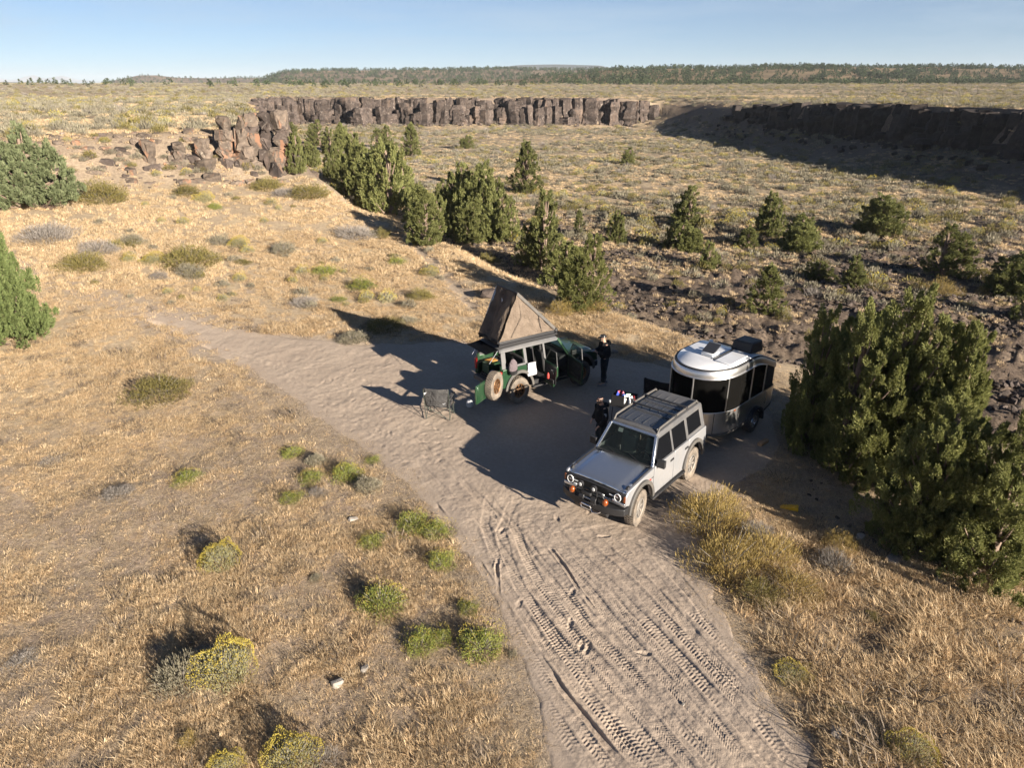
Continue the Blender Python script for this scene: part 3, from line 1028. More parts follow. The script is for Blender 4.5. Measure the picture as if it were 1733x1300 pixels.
def juniper_meshes(seed, clumps, per, sl, sw, mat, R=1.0, H=3.0, peaks=1, low=0.03, shape=0.75):
    """crown and trunk of a juniper H tall; crown = pointed clumps of needle sprays over a limbed trunk"""
    r = np.random.default_rng(seed)
    pk = [(0.0, 0.0, 1.0)]
    for i in range(peaks - 1):
        a = r.uniform(0, 2 * PI)
        pk.append((0.5 * R * math.cos(a), 0.5 * R * math.sin(a), r.uniform(0.68, 0.9)))
    C, Ax, Ln, Ra = [], [], [], []
    lob = r.uniform(0, 100)
    for i in range(clumps):
        cx, cy, hk = pk[int(r.integers(len(pk)))]
        t = r.beta(1.0, 1.35) * 0.93 + low
        a = r.uniform(0, 2 * PI)
        prof = (1 - t) ** shape * (0.66 + 0.34 * sstep(0, 0.2, t))
        prof *= (1.0 + 0.40 * float(vnoise(a * 1.7 + lob, t * 5.5))) * r.uniform(0.70, 1.15)
        prof *= 0.74 if peaks > 1 else 1.0
        rho = R * prof * r.uniform(0.25, 1.0) ** 0.5
        C.append((cx + rho * math.cos(a), cy + rho * math.sin(a), t * H * hk))
        Ra.append((math.cos(a), math.sin(a), 0.25))
        tip = 1.0 - 0.55 * t
        Ax.append(np.array([0.62 * tip * math.cos(a), 0.62 * tip * math.sin(a), 0.95]) + r.normal(0, 0.22, 3))
        Ln.append(R * (0.13 + 0.27 * r.uniform() ** 1.5) * (0.70 + 0.35 * (1 - t)))
    C, Ax, Ln, Ra = np.array(C), np.array(Ax), np.array(Ln), np.array(Ra)
    Ax /= np.linalg.norm(Ax, axis=1)[:, None]
    n = clumps * per
    ci = np.repeat(np.arange(clumps), per)
    q = r.uniform(0, 1, n) ** 0.85
    u = unit(r, n)
    Dn = Ax[ci]
    off = u - Dn * np.sum(u * Dn, 1)[:, None]
    off /= np.maximum(np.linalg.norm(off, axis=1)[:, None], 1e-6)
    rf = Ln[ci] * 0.30 * (1.02 - q) ** 0.75 * r.uniform(0.2, 1.0, n) ** 0.5
    P = C[ci] + Dn * ((q - 0.35) * Ln[ci])[:, None] + off * rf[:, None]
    D = 0.85 * Dn + 0.55 * off + 0.35 * unit(r, n)
    P[:, 2] = np.maximum(P[:, 2], 0.015 * H)
    face = 0.55 * off + 0.65 * Ra[ci] + np.array([0, 0, 0.15])
    me = leaves_mesh('crown', P, D, r.uniform(0.7, 1.3, n) * sl, r.uniform(0.7, 1.3, n) * sw, seed + 1, mat, 0.25, face)
    tb = MB()
    zz = np.linspace(-0.12, 0.86, 8)
    wob = [(0.05 * R * r.uniform(-1, 1), 0.05 * R * r.uniform(-1, 1)) for _ in zz]
    tb.tube([(wob[i][0], wob[i][1], z * H) for i, z in enumerate(zz)], [0.10 * R * (1.25 - z) for z in zz], 7)
    for i in r.choice(clumps, min(clumps, 60), replace=False):
        c = C[i]
        z0 = max(0.0, c[2] - 0.35 * R - 0.10 * H)
        mid = (c[0] * 0.5, c[1] * 0.5, z0 * 0.55 + c[2] * 0.45 - 0.05 * H)
        tb.tube([(0, 0, z0), mid, tuple(c)], [0.035 * R, 0.025 * R, 0.008 * R], 5, False)
    tm = tb.mesh('trunk', 60)
    tm.materials.append(M['bark'])
    return me, tm

JUN = {}
for i in range(6):
    JUN['mid%d' % i] = (juniper_meshes(400 + i, (260, 340, 280, 380, 330, 240)[i], 74, 0.088, 0.034, M['juniper'], 1.0, (2.6, 2.5, 2.9, 2.1, 1.9, 2.5)[i], (2, 3, 1, 4, 3, 2)[i], 0.02, (0.62, 0.5, 0.72, 0.42, 0.36, 0.55)[i]), 1.0, (2.6, 2.5, 2.9, 2.1, 1.9, 2.5)[i])
JUN['near0'] = (juniper_meshes(420, 600, 165, 0.050, 0.018, M['juniper_near'], 1.0, 2.4, 4, 0.02, 0.5), 1.0, 2.4)
JUN['near1'] = (juniper_meshes(421, 480, 150, 0.052, 0.018, M['juniper_near'], 1.0, 2.7, 3, 0.02, 0.6), 1.0, 2.7)
JUN['light'] = (juniper_meshes(422, 500, 110, 0.065, 0.022, M['juniper_light'], 1.0, 2.2, 2, 0.02, 0.6), 1.0, 2.2)
JUN['grey'] = (juniper_meshes(423, 360, 90, 0.085, 0.03, M['juniper_grey'], 1.0, 1.9, 3, 0.06, 0.5), 1.0, 1.9)

def place_tree(kind, px, top, base, hw, label, group=None, rz=None, dy=0.0):
    (crown, trunk), R, H = JUN[kind]
    g = ground_at([px], [base])[0]
    if dy:
        f = (g[1] + dy) / g[1]
        g = np.array([g[0] * f, g[1] + dy, 0]); g[2] = float(height(g[0], g[1]))
    zt = px_z(top, g[1])
    k = 1.02 * hw / px_per_m((g[0], g[1], g[2] + 1.5)) / R
    root = empty('juniper_tree', (g[0], g[1], g[2] - 0.05), rz if rz is not None else random.uniform(0, 6.28))
    root.scale = (k, k, max(0.6, (zt - g[2]) / H))
    link_mesh('crown', crown, None, root)
    link_mesh('trunk', trunk, None, root)
    tag(root, label, 'tree', group or 'juniper trees in the canyon')
    return root

G_CL = 'junipers crowded beside the trailer'
G_MID = 'junipers along the edge of the grassy slope'
G_FL = 'junipers on the canyon floor'
TREES = [
    # by the trailer
    ('near0', 1362, 506, 745, 70, 'narrow dark juniper standing right behind the aluminium trailer', G_CL, 0.4),
    ('near0', 1486, 474, 795, 112, 'tallest big green juniper right of the aluminium trailer', G_CL, 1.2),
    ('near1', 1582, 530, 822, 74, 'pointed yellow green juniper right of the tallest one', G_CL, 2.6),
    ('near0', 1668, 688, 962, 112, 'broad low juniper at the right edge beside bare dusty bank', G_CL, 4.0),
    ('near0', 1560, 660, 915, 92, 'low dark juniper filling the front of the right hand thicket', G_CL, 5.4),
    ('near0', 1422, 520, 790, 90, 'low shaded juniper in front of the tallest one, nearest the trailer side', G_CL, 0.9),
    ('near0', 1438, 502, 738, 84, 'shaded juniper filling the gap behind the trailer, left of the tallest one', G_CL, 3.1),
    # left
    ('grey', 64, 214, 350, 62, 'grey green spreading juniper at the left end of the rocky bluff', 'junipers at the left of the scene', 0.3),
    ('light', 24, 362, 566, 82, 'bright green bushy juniper cut by the left picture edge', 'junipers at the left of the scene', 1.3),
    # belt along the slope edge
    ('near1', 1000, 388, 522, 58, 'rounded green juniper just behind the roof tent vehicle', G_MID, 2.0),
    ('mid0', 921, 315, 458, 46, 'tall pointed juniper left of the rounded one behind the tent', G_MID, 0.2),
    ('mid3', 822, 266, 402, 44, 'tall grey green juniper of the middle pair on the slope edge', G_MID, 1.1),
    ('mid1', 784, 264, 398, 34, 'dark narrow juniper of the middle pair on the slope edge', G_MID, 2.2),
    ('mid5', 864, 328, 412, 26, 'small juniper tucked between the middle pair and the tall pointed one', G_MID, 4.2),
    ('mid2', 719, 312, 412, 42, 'leaning grey green juniper at the crest of the grassy slope', G_MID, 3.1),
    ('mid4', 660, 236, 360, 52, 'large full juniper below the left end of the far cliff', G_MID, 0.8),
    ('mid1', 607, 216, 335, 36, 'darker juniper left of the large full one', G_MID, 5.1),
    ('mid0', 751, 300, 350, 16, 'slim young juniper behind the leaning grey green one', G_MID, 2.4),
    ('mid3', 636, 262, 348, 30, 'shaded juniper between the large full one and the darker one', G_MID, 1.7),
    ('mid2', 697, 206, 264, 22, 'grey juniper rising behind the large full one toward the cliff', G_MID, 0.1),
    ('mid5', 657, 209, 250, 16, 'small dark pointed juniper just under the far cliff', G_MID, 3.3),
    ('mid4', 582, 207, 258, 24, 'round juniper on the valley floor right of the bluff end', G_MID, 2.7),
    ('mid0', 541, 200, 246, 20, 'yellowish juniper under the cliff end beside the bluff', G_MID, 1.9),
    ('mid3', 506, 218, 292, 21, 'grey juniper pressed against the right end of the bluff', G_MID, 0.6),
    ('mid1', 495, 204, 226, 14, 'small dark juniper peeping over the bluff end', G_MID, 4.4),
    ('mid2', 979, 352, 402, 13, 'little juniper behind the tall pointed one', G_MID, 2.9),
    ('mid3', 684, 268, 346, 36, 'round juniper leaning on the right side of the large full one', G_MID, 0.4),
    ('mid4', 742, 328, 404, 30, 'low round juniper right of the leaning grey green one', G_MID, 1.4),
    ('mid3', 803, 326, 410, 36, 'bushy juniper at the foot of the middle pair', G_MID, 2.6),
    ('mid5', 846, 296, 402, 30, 'juniper just right of the tall middle one', G_MID, 3.6),
    ('mid4', 893, 376, 452, 32, 'round low juniper left of the tall pointed one', G_MID, 4.6),
    ('mid3', 958, 402, 484, 38, 'juniper between the tall pointed one and the rounded one', G_MID, 5.6),
    ('mid4', 628, 300, 352, 30, 'low juniper before the large full one, at its left foot', G_MID, 0.7),
    ('mid3', 577, 244, 304, 26, 'juniper below the round one right of the bluff', G_MID, 1.9),
    ('mid5', 560, 212, 262, 20, 'slender juniper between the yellowish and the round one', G_MID, 2.8),
    ('mid4', 602, 258, 322, 30, 'shrubby juniper left of the darker one', G_MID, 3.9),
    ('mid3', 524, 236, 282, 18, 'small juniper right of the grey one at the bluff end', G_MID, 4.9),
    ('mid4', 702, 330, 398, 28, 'small juniper at the left side of the leaning grey green one', G_MID, 5.2),
    ('mid5', 640, 214, 262, 20, 'juniper standing high behind the darker one', G_MID, 0.9),
    ('mid3', 768, 300, 390, 28, 'shaded juniper left of the middle pair', G_MID, 1.2),
    # canyon floor
    ('mid2', 890, 235, 326, 31, 'tall ragged juniper alone on the dry floor before the cliff', G_FL, 0.9),
    ('mid4', 793, 228, 251, 14, 'small round juniper in the middle of the dry flat', G_FL, 1.5),
    ('mid0', 1065, 247, 279, 15, 'little dark juniper alone below the right end of the cliff', G_FL, 2.5),
    ('mid0', 1164, 310, 388, 34, 'dark juniper with a wide bright bush at its foot', G_FL, 0.5),
    ('mid4', 1152, 372, 424, 34, 'broad pale juniper bush at the foot of the dark one', G_FL, 3.5),
    ('mid1', 1297, 317, 402, 28, 'pointed juniper left of a spreading bushy one', G_FL, 1.0),
    ('mid4', 1352, 360, 422, 44, 'spreading bushy juniper right of the pointed one', G_FL, 2.3),
    ('mid3', 1480, 324, 397, 40, 'open round juniper with a bare trunk in the straw grass', G_FL, 3.9),
    ('mid0', 1588, 374, 470, 46, 'broad dark pyramid juniper on the right floor', G_FL, 4.7),
    ('mid2', 1293, 445, 533, 39, 'leaning bright juniper above the trailer roof', G_FL, 0.0),
    ('mid5', 1196, 404, 457, 26, 'ragged half grown juniper among black rubble', G_FL, 1.8),
    ('mid4', 1264, 382, 422, 26, 'low bushy juniper left of the pointed one', G_FL, 5.8),
    ('mid1', 1383, 438, 476, 26, 'low dark juniper in shadow above the tallest thicket tree', G_FL, 2.0),
    ('mid0', 1440, 428, 487, 29, 'dark cone shaped juniper beside the low shaded one', G_FL, 3.2),
    ('mid3', 1722, 420, 500, 46, 'large juniper cut by the right picture edge', G_FL, 1.2),
    ('mid5', 1727, 478, 542, 32, 'smaller juniper under the large one at the right edge', G_FL, 0.7),
    ('mid1', 1043, 350, 412, 17, 'slim juniper standing before black rubble in mid floor', G_FL, 4.9),
    ('mid5', 1130, 380, 422, 17, 'small pale juniper left of the broad pale bush', G_FL, 5.5),
]
for a in TREES:
    place_tree(*a)

# ---------------------------------------------------------------- shrubs
def dome(r, n, lump=0.25, flat=0.7, hollow=0.45):
    u = unit(r, n)
    u[:, 2] = np.abs(u[:, 2])
    az = np.arctan2(u[:, 1], u[:, 0])
    off = r.uniform(0, 99)
    k = 1 + lump * vnoise(az * 1.4 + off, u[:, 2] * 3 + off) + 0.5 * lump * vnoise(az * 4 + off, u[:, 2] * 7)
    q = r.uniform(hollow, 1.0, n) ** 0.6 * k
    P = u * q[:, None]
    P[:, 2] *= flat
    return P, u

def shrub(kind, seed, n=700, fine=1.0):
    """unit-radius shrub: list of (part name, mesh)"""
    r = np.random.default_rng(seed)
    parts = []
    spec = {'sage': ('sage', 0.20, 0.05, 0.75, 0.9), 'pale_sage': ('sage', 0.26, 0.05, 0.8, 0.9), 'rabbit': ('rabbit', 0.20, 0.05, 0.8, 1.1), 'yellow': ('rabbit_pale', 0.20, 0.045, 0.85, 1.1),
            'bitter': ('bitter', 0.22, 0.045, 0.8, 0.9), 'golden': ('golden', 0.26, 0.030, 0.85, 1.2), 'dry': ('twig', 0.34, 0.022, 0.65, 0.8)}[kind]
    mat, L, Wd, flat, up = spec
    P, u = dome(r, n, 0.28, flat, 0.4)
    D = u * 0.8 + np.array([0, 0, up]) + 0.5 * unit(r, n)
    parts.append(('foliage', leaves_mesh('foliage', P - D * 0.1, D, r.uniform(0.6, 1.3, n) * L * fine, r.uniform(0.6, 1.3, n) * Wd * fine, seed + 1, M[mat], 0.25, u * 0.7)))
    if kind in ('rabbit', 'yellow'):
        m = {'rabbit': n // 5, 'yellow': n}[kind]
        Q, w = dome(r, m, 0.28, flat, 0.9)
        keep = Q[:, 2] > 0.25 * flat
        Q, w = Q[keep] * 1.05, w[keep]
        parts.append(('flowers', leaves_mesh('flowers', Q, w + np.array([0, 0, 0.6]), r.uniform(0.06, 0.11, len(Q)) * fine, r.uniform(0.04, 0.065, len(Q)) * fine, seed + 2, M['flower' if kind != 'golden' else 'straw'])))
    ns_ = 60
    E, w = dome(r, ns_, 0.2, flat, 0.8)
    parts.append(('stems', leaves_mesh('stems', E * 0.02, E, np.linalg.norm(E, axis=1) * 1.02, np.full(ns_, 0.012 if kind in ('golden', 'bitter') else 0.028), seed + 3, M['twig'])))
    return parts

SHR = {}
for kd in ('sage', 'pale_sage', 'rabbit', 'yellow', 'bitter', 'golden', 'dry'):
    SHR[kd] = [shrub(kd, 500 + 10 * i + hash_i, 4600 if kd in ('golden', 'bitter') else 3000, 0.42 if kd in ('golden', 'bitter') else 0.52) for i, hash_i in enumerate((1, 2, 3))]
    SHR[kd + '_lo'] = [shrub(kd, 560 + 10 * i + hash_i, 260, 1.35) for i, hash_i in enumerate((4, 5, 6, 7))]
NAMES = {'sage': 'sagebrush', 'pale_sage': 'sagebrush', 'rabbit': 'rabbitbrush', 'yellow': 'rabbitbrush', 'bitter': 'bitterbrush', 'golden': 'golden_bush', 'dry': 'dry_bush'}
CATS = {'sagebrush': 'sagebrush', 'rabbitbrush': 'rabbitbrush', 'bitterbrush': 'bush', 'golden_bush': 'bush', 'dry_bush': 'dead bush'}

def put_shrub(kind, loc, rad, label, group, lo=False, flat=1.0, seed=None):
    vs = SHR[kind + ('_lo' if lo else '')]
    parts = vs[(seed if seed is not None else random.randrange(99)) % len(vs)]
    nm = NAMES[kind]
    o = empty(nm, loc, random.uniform(0, 6.28))
    o.scale = (rad, rad * random.uniform(0.85, 1.15), rad * flat)
    tag(o, label, CATS[nm], group)
    for pn, me in parts:
        c = link_mesh(pn, me, None, o)
        if pn == 'flowers':
            c['kind'] = 'stuff'
    return o

def shrub_px(kind, px, base, wpx, label, flat=1.0, group='shrubs one can single out'):
    g = ground_at([px], [base])[0]
    return put_shrub(kind, (g[0], g[1], g[2] - 0.03), (0.68 if kind == 'golden' else 0.57) * wpx / px_per_m(g), label, None, False, min(1.5, flat * 1.35))

TAKEN = []
SHRUBS = [
    # foreground left of the track
    ('pale_sage', 312, 1150, 92, 'pale silvery sagebrush beside a yellow topped bush in the left foreground', 0.95),
    ('yellow', 384, 1140, 92, 'yellow topped grey rabbitbrush touching the pale sagebrush in the left foreground', 1.0),
    ('yellow', 375, 956, 58, 'small bright yellow bush alone in dry grass on the left', 1.15),
    ('rabbit', 352, 946, 26, 'tiny orange yellow sprig at the foot of the small yellow bush', 0.8),
    ('rabbit', 646, 1026, 76, 'lone round green bush with a long shadow left of the track', 0.95),
    ('rabbit', 712, 1096, 62, 'green bush, left one of two by the lower track edge', 0.9),
    ('rabbit', 745, 1086, 46, 'little green bush joined to the left one of two by the track edge', 0.9),
    ('rabbit', 816, 1100, 84, 'wide green bush, right one of two by the lower track edge', 0.75),
    ('rabbit', 700, 893, 60, 'low green bush, left half of a pair touching the track edge', 0.7),
    ('rabbit', 738, 904, 56, 'low green bush, right half of a pair touching the track edge', 0.7),
    ('rabbit', 748, 956, 46, 'small dark green bush close to the track edge below the pair', 1.0),
    ('rabbit', 587, 806, 54, 'dark green bush next to a silvery sagebrush by the clearing', 0.8),
    ('pale_sage', 622, 826, 46, 'silvery sagebrush at the edge of the sandy clearing', 0.9),
    ('rabbit', 526, 812, 42, 'yellowish bush left of the dark green one by the clearing', 0.7),
    ('rabbit', 493, 770, 40, 'low yellow green bush above the yellowish one', 0.6),
    ('pale_sage', 536, 784, 34, 'little silvery sagebrush between two yellow green bushes', 0.9),
    ('rabbit', 494, 848, 40, 'bright green tuft bush in dry grass left of the clearing', 0.7),
    ('dry', 535, 838, 40, 'pale dead bush right of the bright green tuft bush', 0.7),
    ('rabbit', 316, 812, 46, 'yellow green low bush in the middle of the left grass', 0.6),
    ('dry', 200, 838, 52, 'grey dead bush with a dark shadow in the left grass', 0.7),
    ('rabbit', 632, 922, 46, 'thin yellow bush beneath a small silvery sprig', 0.8),
    ('pale_sage', 646, 912, 24, 'small silvery sprig over the thin yellow bush', 0.9),
    ('pale_sage', 534, 980, 22, 'tiny silvery sprig alone in the dry grass', 0.8),
    ('rabbit', 793, 1034, 40, 'small olive bush half hidden in straw near the track', 0.7),
    ('pale_sage', 868, 1110, 20, 'tiny pale sprig at the very edge of the track', 0.9),
    ('yellow', 492, 1296, 86, 'grey rabbitbrush with yellow heads at the bottom edge', 1.0),
    ('yellow', 386, 1306, 56, 'small yellow headed bush at the bottom edge, left of the larger', 1.0),
    ('dry', 548, 1292, 60, 'grey dead twigs right of the yellow headed bush at the bottom edge', 0.6),
    ('golden', 318, 1258, 34, 'upright straw coloured grass bush within a long shadow', 1.1),
    ('dry', 40, 1122, 70, 'flat heap of dead grey branches at the left edge', 0.35),
    ('dry', 92, 782, 46, 'flat grey dead bush in the grass near the left edge', 0.4),
    ('rabbit', 632, 780, 30, 'small green sprig on the sand at the clearing edge', 0.5),
    # hillside left
    ('bitter', 272, 668, 104, 'dark twiggy bitterbrush alone in the grass below the track bend', 0.62),
    ('bitter', 177, 338, 76, 'dense olive bush under the left part of the bluff', 0.85),
    ('bitter', 322, 444, 104, 'wide olive bush on the upper grassy slope', 0.5),
    ('pale_sage', 322, 466, 50, 'pale knobby sagebrush at the foot of the wide olive bush', 0.7),
    ('dry', 268, 470, 36, 'thin grey bush left of the knobby sagebrush', 0.6),
    ('dry', 82, 404, 86, 'grey brown bush above the bright green juniper', 0.7),
    ('bitter', 142, 452, 84, 'dark olive bush right of the bright green juniper', 0.6),
    ('dry', 166, 426, 66, 'domed grey bush above the dark olive one', 0.6),
    ('sage', 226, 412, 42, 'blue grey sagebrush on the slope below the bluff', 0.8),
    ('yellow', 218, 442, 24, 'small yellow bush, left one of two beneath the blue grey sagebrush', 0.9),
    ('yellow', 258, 444, 34, 'small yellow bush, right one of two beneath the blue grey sagebrush', 0.7),
    ('sage', 372, 412, 38, 'grey sagebrush right of the wide olive bush', 0.8),
    ('yellow', 404, 416, 30, 'yellow bush on the open grassy slope', 0.8),
    ('sage', 478, 426, 46, 'grey blue sagebrush in the centre of the grassy slope', 0.7),
    ('dry', 515, 516, 52, 'grey bush beside the end of the long shadow', 0.6),
    ('bitter', 411, 446, 30, 'small olive bush on the slope under the yellow one', 0.6),
    ('rabbit', 551, 462, 42, 'low olive green bush below the crest of the slope', 0.6),
    ('rabbit', 612, 488, 46, 'yellow green bush on the slope left of the tent', 0.8),
    ('bitter', 715, 505, 44, 'dark olive bush on the slope just left of the tent', 0.8),
    ('rabbit', 672, 446, 32, 'small green bush high on the slope under the trees', 0.6),
    ('yellow', 728, 464, 28, 'small yellow bush in a patch of shade on the slope', 0.7),
    ('rabbit', 572, 508, 28, 'small green bush just above the long tent shadow', 0.5),
    ('bitter', 648, 556, 70, 'shaded olive bush inside the long tent shadow', 0.5),
    ('pale_sage', 598, 576, 46, 'grey green sagebrush at the lower side of the long tent shadow', 0.7),
    ('sage', 690, 546, 40, 'pale sagebrush at the upper side of the long tent shadow', 0.6),
    ('bitter', 826, 446, 48, 'olive bush at the foot of the slope edge junipers', 0.7),
    ('golden', 948, 530, 44, 'straw coloured bush left of the rounded juniper foot', 0.9),
    ('golden', 1000, 524, 56, 'golden bush right under the rounded juniper', 0.6),
    ('dry', 600, 400, 66, 'big grey bush at the crest of the slope below trees', 0.6),
    ('bitter', 645, 400, 40, 'olive bush at the crest right of the big grey one', 0.7),
    ('bitter', 455, 318, 56, 'olive bush against the foot of the split rocks', 0.6),
    ('bitter', 522, 330, 76, 'long olive bush below the right end of the bluff', 0.5),
    ('dry', 480, 330, 40, 'grey bush between the two olive ones under the bluff end', 0.7),
    ('bitter', 316, 328, 46, 'olive bush against the middle foot of the bluff', 0.7),
    ('yellow', 345, 340, 30, 'small yellowish bush under the middle of the bluff', 0.7),
    ('rabbit', 362, 352, 26, 'little green bush lower down under the middle of the bluff', 0.7),
    # right of the silver vehicle
    ('golden', 1200, 884, 116, 'big golden bush against the rear wheel of the silver vehicle', 0.85),
    ('bitter', 1186, 872, 60, 'dark olive half of the big bush by the silver vehicle rear wheel', 0.9),
    ('dry', 1276, 908, 60, 'silvery dead bush behind the golden bush', 0.9),
    ('golden', 1228, 962, 110, 'olive gold bush along the right edge of the track', 0.8),
    ('golden', 1300, 950, 100, 'feathery gold bush right of the silvery dead bush', 0.8),
    ('bitter', 1285, 1010, 84, 'dark green bush at the lower end of the track side row', 0.75),
    ('golden', 1340, 1000, 80, 'straw gold bush at the lower right of the track side row', 0.7),
    ('dry', 1412, 962, 70, 'twiggy grey bush in front of the shaded hollow', 0.9),
    ('golden', 1418, 926, 48, 'tall wispy golden bush above the twiggy grey one', 1.3),
    ('bitter', 1478, 1048, 34, 'dark sprig bush in the middle of the right hand straw', 0.8),
    ('yellow', 1540, 1282, 74, 'yellow bush with dark stems at the lower right', 0.8),
    ('bitter', 1500, 1262, 60, 'dark half of the yellow bush at the lower right', 0.7),
    ('yellow', 1344, 1146, 60, 'low yellow herb bush at the right edge of the track', 0.5),
    ('bitter', 1418, 1206, 44, 'small olive bush near the round stone at lower right', 0.6),
    ('golden', 1592, 500, 60, 'tan brush below the broad dark pyramid juniper', 0.7),
    ('bitter', 1672, 474, 56, 'olive brush right of the broad dark pyramid juniper', 0.6),
]
for kd, px, py, w, lb, fl in SHRUBS:
    shrub_px(kd, px, py, w, lb, fl)
    TAKEN.append((px, py, w))

ZONES = [
    # kind weights, pixel box, count, world radius range, label, group
    ('plateau', (0, 178, 470, 262), 150, (0.35, 1.0), {'sage': 'grey sagebrush crowding the plateau above the bluff', 'yellow': 'yellow headed rabbitbrush among sage on the plateau above the bluff', 'bitter': 'olive bitterbrush clump on the plateau above the bluff'}, (0.80, 0.06, 0.14)),
    ('slope', (150, 320, 760, 520), 70, (0.16, 0.5), {'sage': 'small grey sagebrush dotted over the grassy slope', 'yellow': 'small yellowish bush dotted over the grassy slope', 'bitter': 'small olive bush dotted over the grassy slope'}, (0.45, 0.35, 0.20)),
    ('floor', (740, 262, 1733, 420), 300, (0.4, 0.95), {'sage': 'grey sagebrush scattered over the straw canyon floor', 'yellow': 'pale yellow rabbitbrush scattered over the straw canyon floor', 'bitter': 'olive bush scattered over the straw canyon floor'}, (0.50, 0.22, 0.28)),
    ('rubble', (960, 420, 1733, 580), 55, (0.25, 0.6), {'sage': 'sagebrush growing between black rubble on the floor', 'yellow': 'rabbitbrush growing between black rubble on the floor', 'bitter': 'olive bush growing between black rubble on the floor'}, (0.3, 0.2, 0.5)),
]
LAND = [(32, 560, 'the bright green juniper'), (70, 345, 'the grey green juniper'), (177, 330, 'the dense olive bush'), (322, 440, 'the wide olive bush'), (440, 290, 'the split rocks'),
        (300, 270, 'the orange rock face'), (826, 500, 'the dark boulder'), (835, 490, 'the tent peak'), (719, 410, 'the leaning juniper'), (660, 355, 'the large full juniper'),
        (822, 400, 'the tall grey green juniper'), (921, 455, 'the tall pointed juniper'), (1000, 520, 'the rounded juniper'), (890, 325, 'the ragged lone juniper'),
        (793, 250, 'the round juniper on the flat'), (1065, 278, 'the little lone juniper'), (1164, 385, 'the dark juniper over the pale bush'), (1297, 400, 'the pointed juniper'),
        (1352, 420, 'the spreading bushy juniper'), (1480, 395, 'the bare trunked juniper'), (1588, 468, 'the dark pyramid juniper'), (1293, 530, 'the leaning bright juniper'),
        (1196, 455, 'the ragged half grown juniper'), (1440, 487, 'the cone shaped juniper'), (1722, 500, 'the juniper at the right edge'), (1043, 410, 'the slim floor juniper'),
        (1180, 215, 'the right end of the cliff'), (950, 215, 'the cliff middle'), (700, 215, 'the cliff left part'), (1300, 240, 'the wall shadow tip'), (1500, 310, 'the wall shadow edge')]
ORD = ['nearest', 'second', 'third', 'fourth', 'fifth', 'sixth', 'seventh', 'eighth', 'ninth', 'tenth'] + ['%dth' % k for k in range(11, 60)]
def scatter_shrubs():
    r = np.random.default_rng(90)
    made = []
    for zn, (x0, y0, x1, y1), cnt, (ra, rb), labels, wts in ZONES:
        ks = list(labels)
        tot = 0
        PX, PY = r.uniform(x0, x1, cnt * 3), y0 + (y1 - y0) * r.uniform(0, 1, cnt * 3) ** 0.8
        G = ground_at(PX, PY)
        for i in range(cnt * 3):
            if tot >= cnt:
                break
            g = G[i]
            rs = float(poly_sd(g[0], g[1], ROAD))
            dd = float(poly_sd(g[0], g[1], RIM))
            if rs > -0.6 or (zn == 'plateau' and dd > -1) or (zn != 'plateau' and dd < 5):
                continue
            if zn in ('floor', 'rubble') and float(poly_sd(g[0], g[1], BENCH)) > -2:
                continue
            k = ks[int(r.choice(len(ks), p=np.array(wts) / sum(wts)))]
            o = put_shrub(k, (g[0], g[1], float(ground_z(g[0], g[1])) - 0.03), r.uniform(ra, rb), labels[k], 'brush on the ' + zn, g[1] > 30, r.uniform(0.9, 1.4), int(r.integers(99)))
            q = min(LAND, key=lambda l: math.hypot(PX[i] - l[0], 1.6 * (PY[i] - l[1])))
            dx, dy = PX[i] - q[0], PY[i] - q[1]
            side = ('right of' if dx > 0 else 'left of') if abs(dx) > 1.2 * abs(dy) else ('in front of' if dy > 0 else 'behind')
            made.append((k, side, q[2], math.hypot(dx, dy), o))
            tot += 1
    # brush rooted between the rocks of the bluff
    for i in range(46):
        px_, py_ = r.uniform(110, 480), r.uniform(212, 300)
        g = ground_at([px_], [py_])[0]
        if not -2.5 < float(poly_sd(g[0], g[1], RIM)) < 6:
            continue
        k = ('sage', 'bitter', 'yellow')[int(r.choice(3, p=[0.6, 0.25, 0.15]))]
        o = put_shrub(k, (g[0], g[1], g[2] + 0.05), r.uniform(0.25, 0.6), '', 'brush on the bluff', True, r.uniform(0.8, 1.2), int(r.integers(99)))
        q = min(((440, 290, 'the split rocks'), (300, 270, 'the middle of the rock bluff'), (150, 290, 'the left end of the rock bluff')), key=lambda l: abs(px_ - l[0]))
        made.append((k, 'by', q[2], math.hypot(px_ - q[0], py_ - q[1]), o))
    seen = {}
    word = {'sage': 'grey sagebrush', 'yellow': 'yellow headed rabbitbrush', 'bitter': 'olive bush'}
    for k, side, ln, dist, o in sorted(made, key=lambda m: m[3]):
        n = seen.get((k, side, ln), 0)
        seen[(k, side, ln)] = n + 1
        o['label'] = '%s, %s of its kind %s %s' % (word[k], ORD[n], side, ln)
scatter_shrubs()

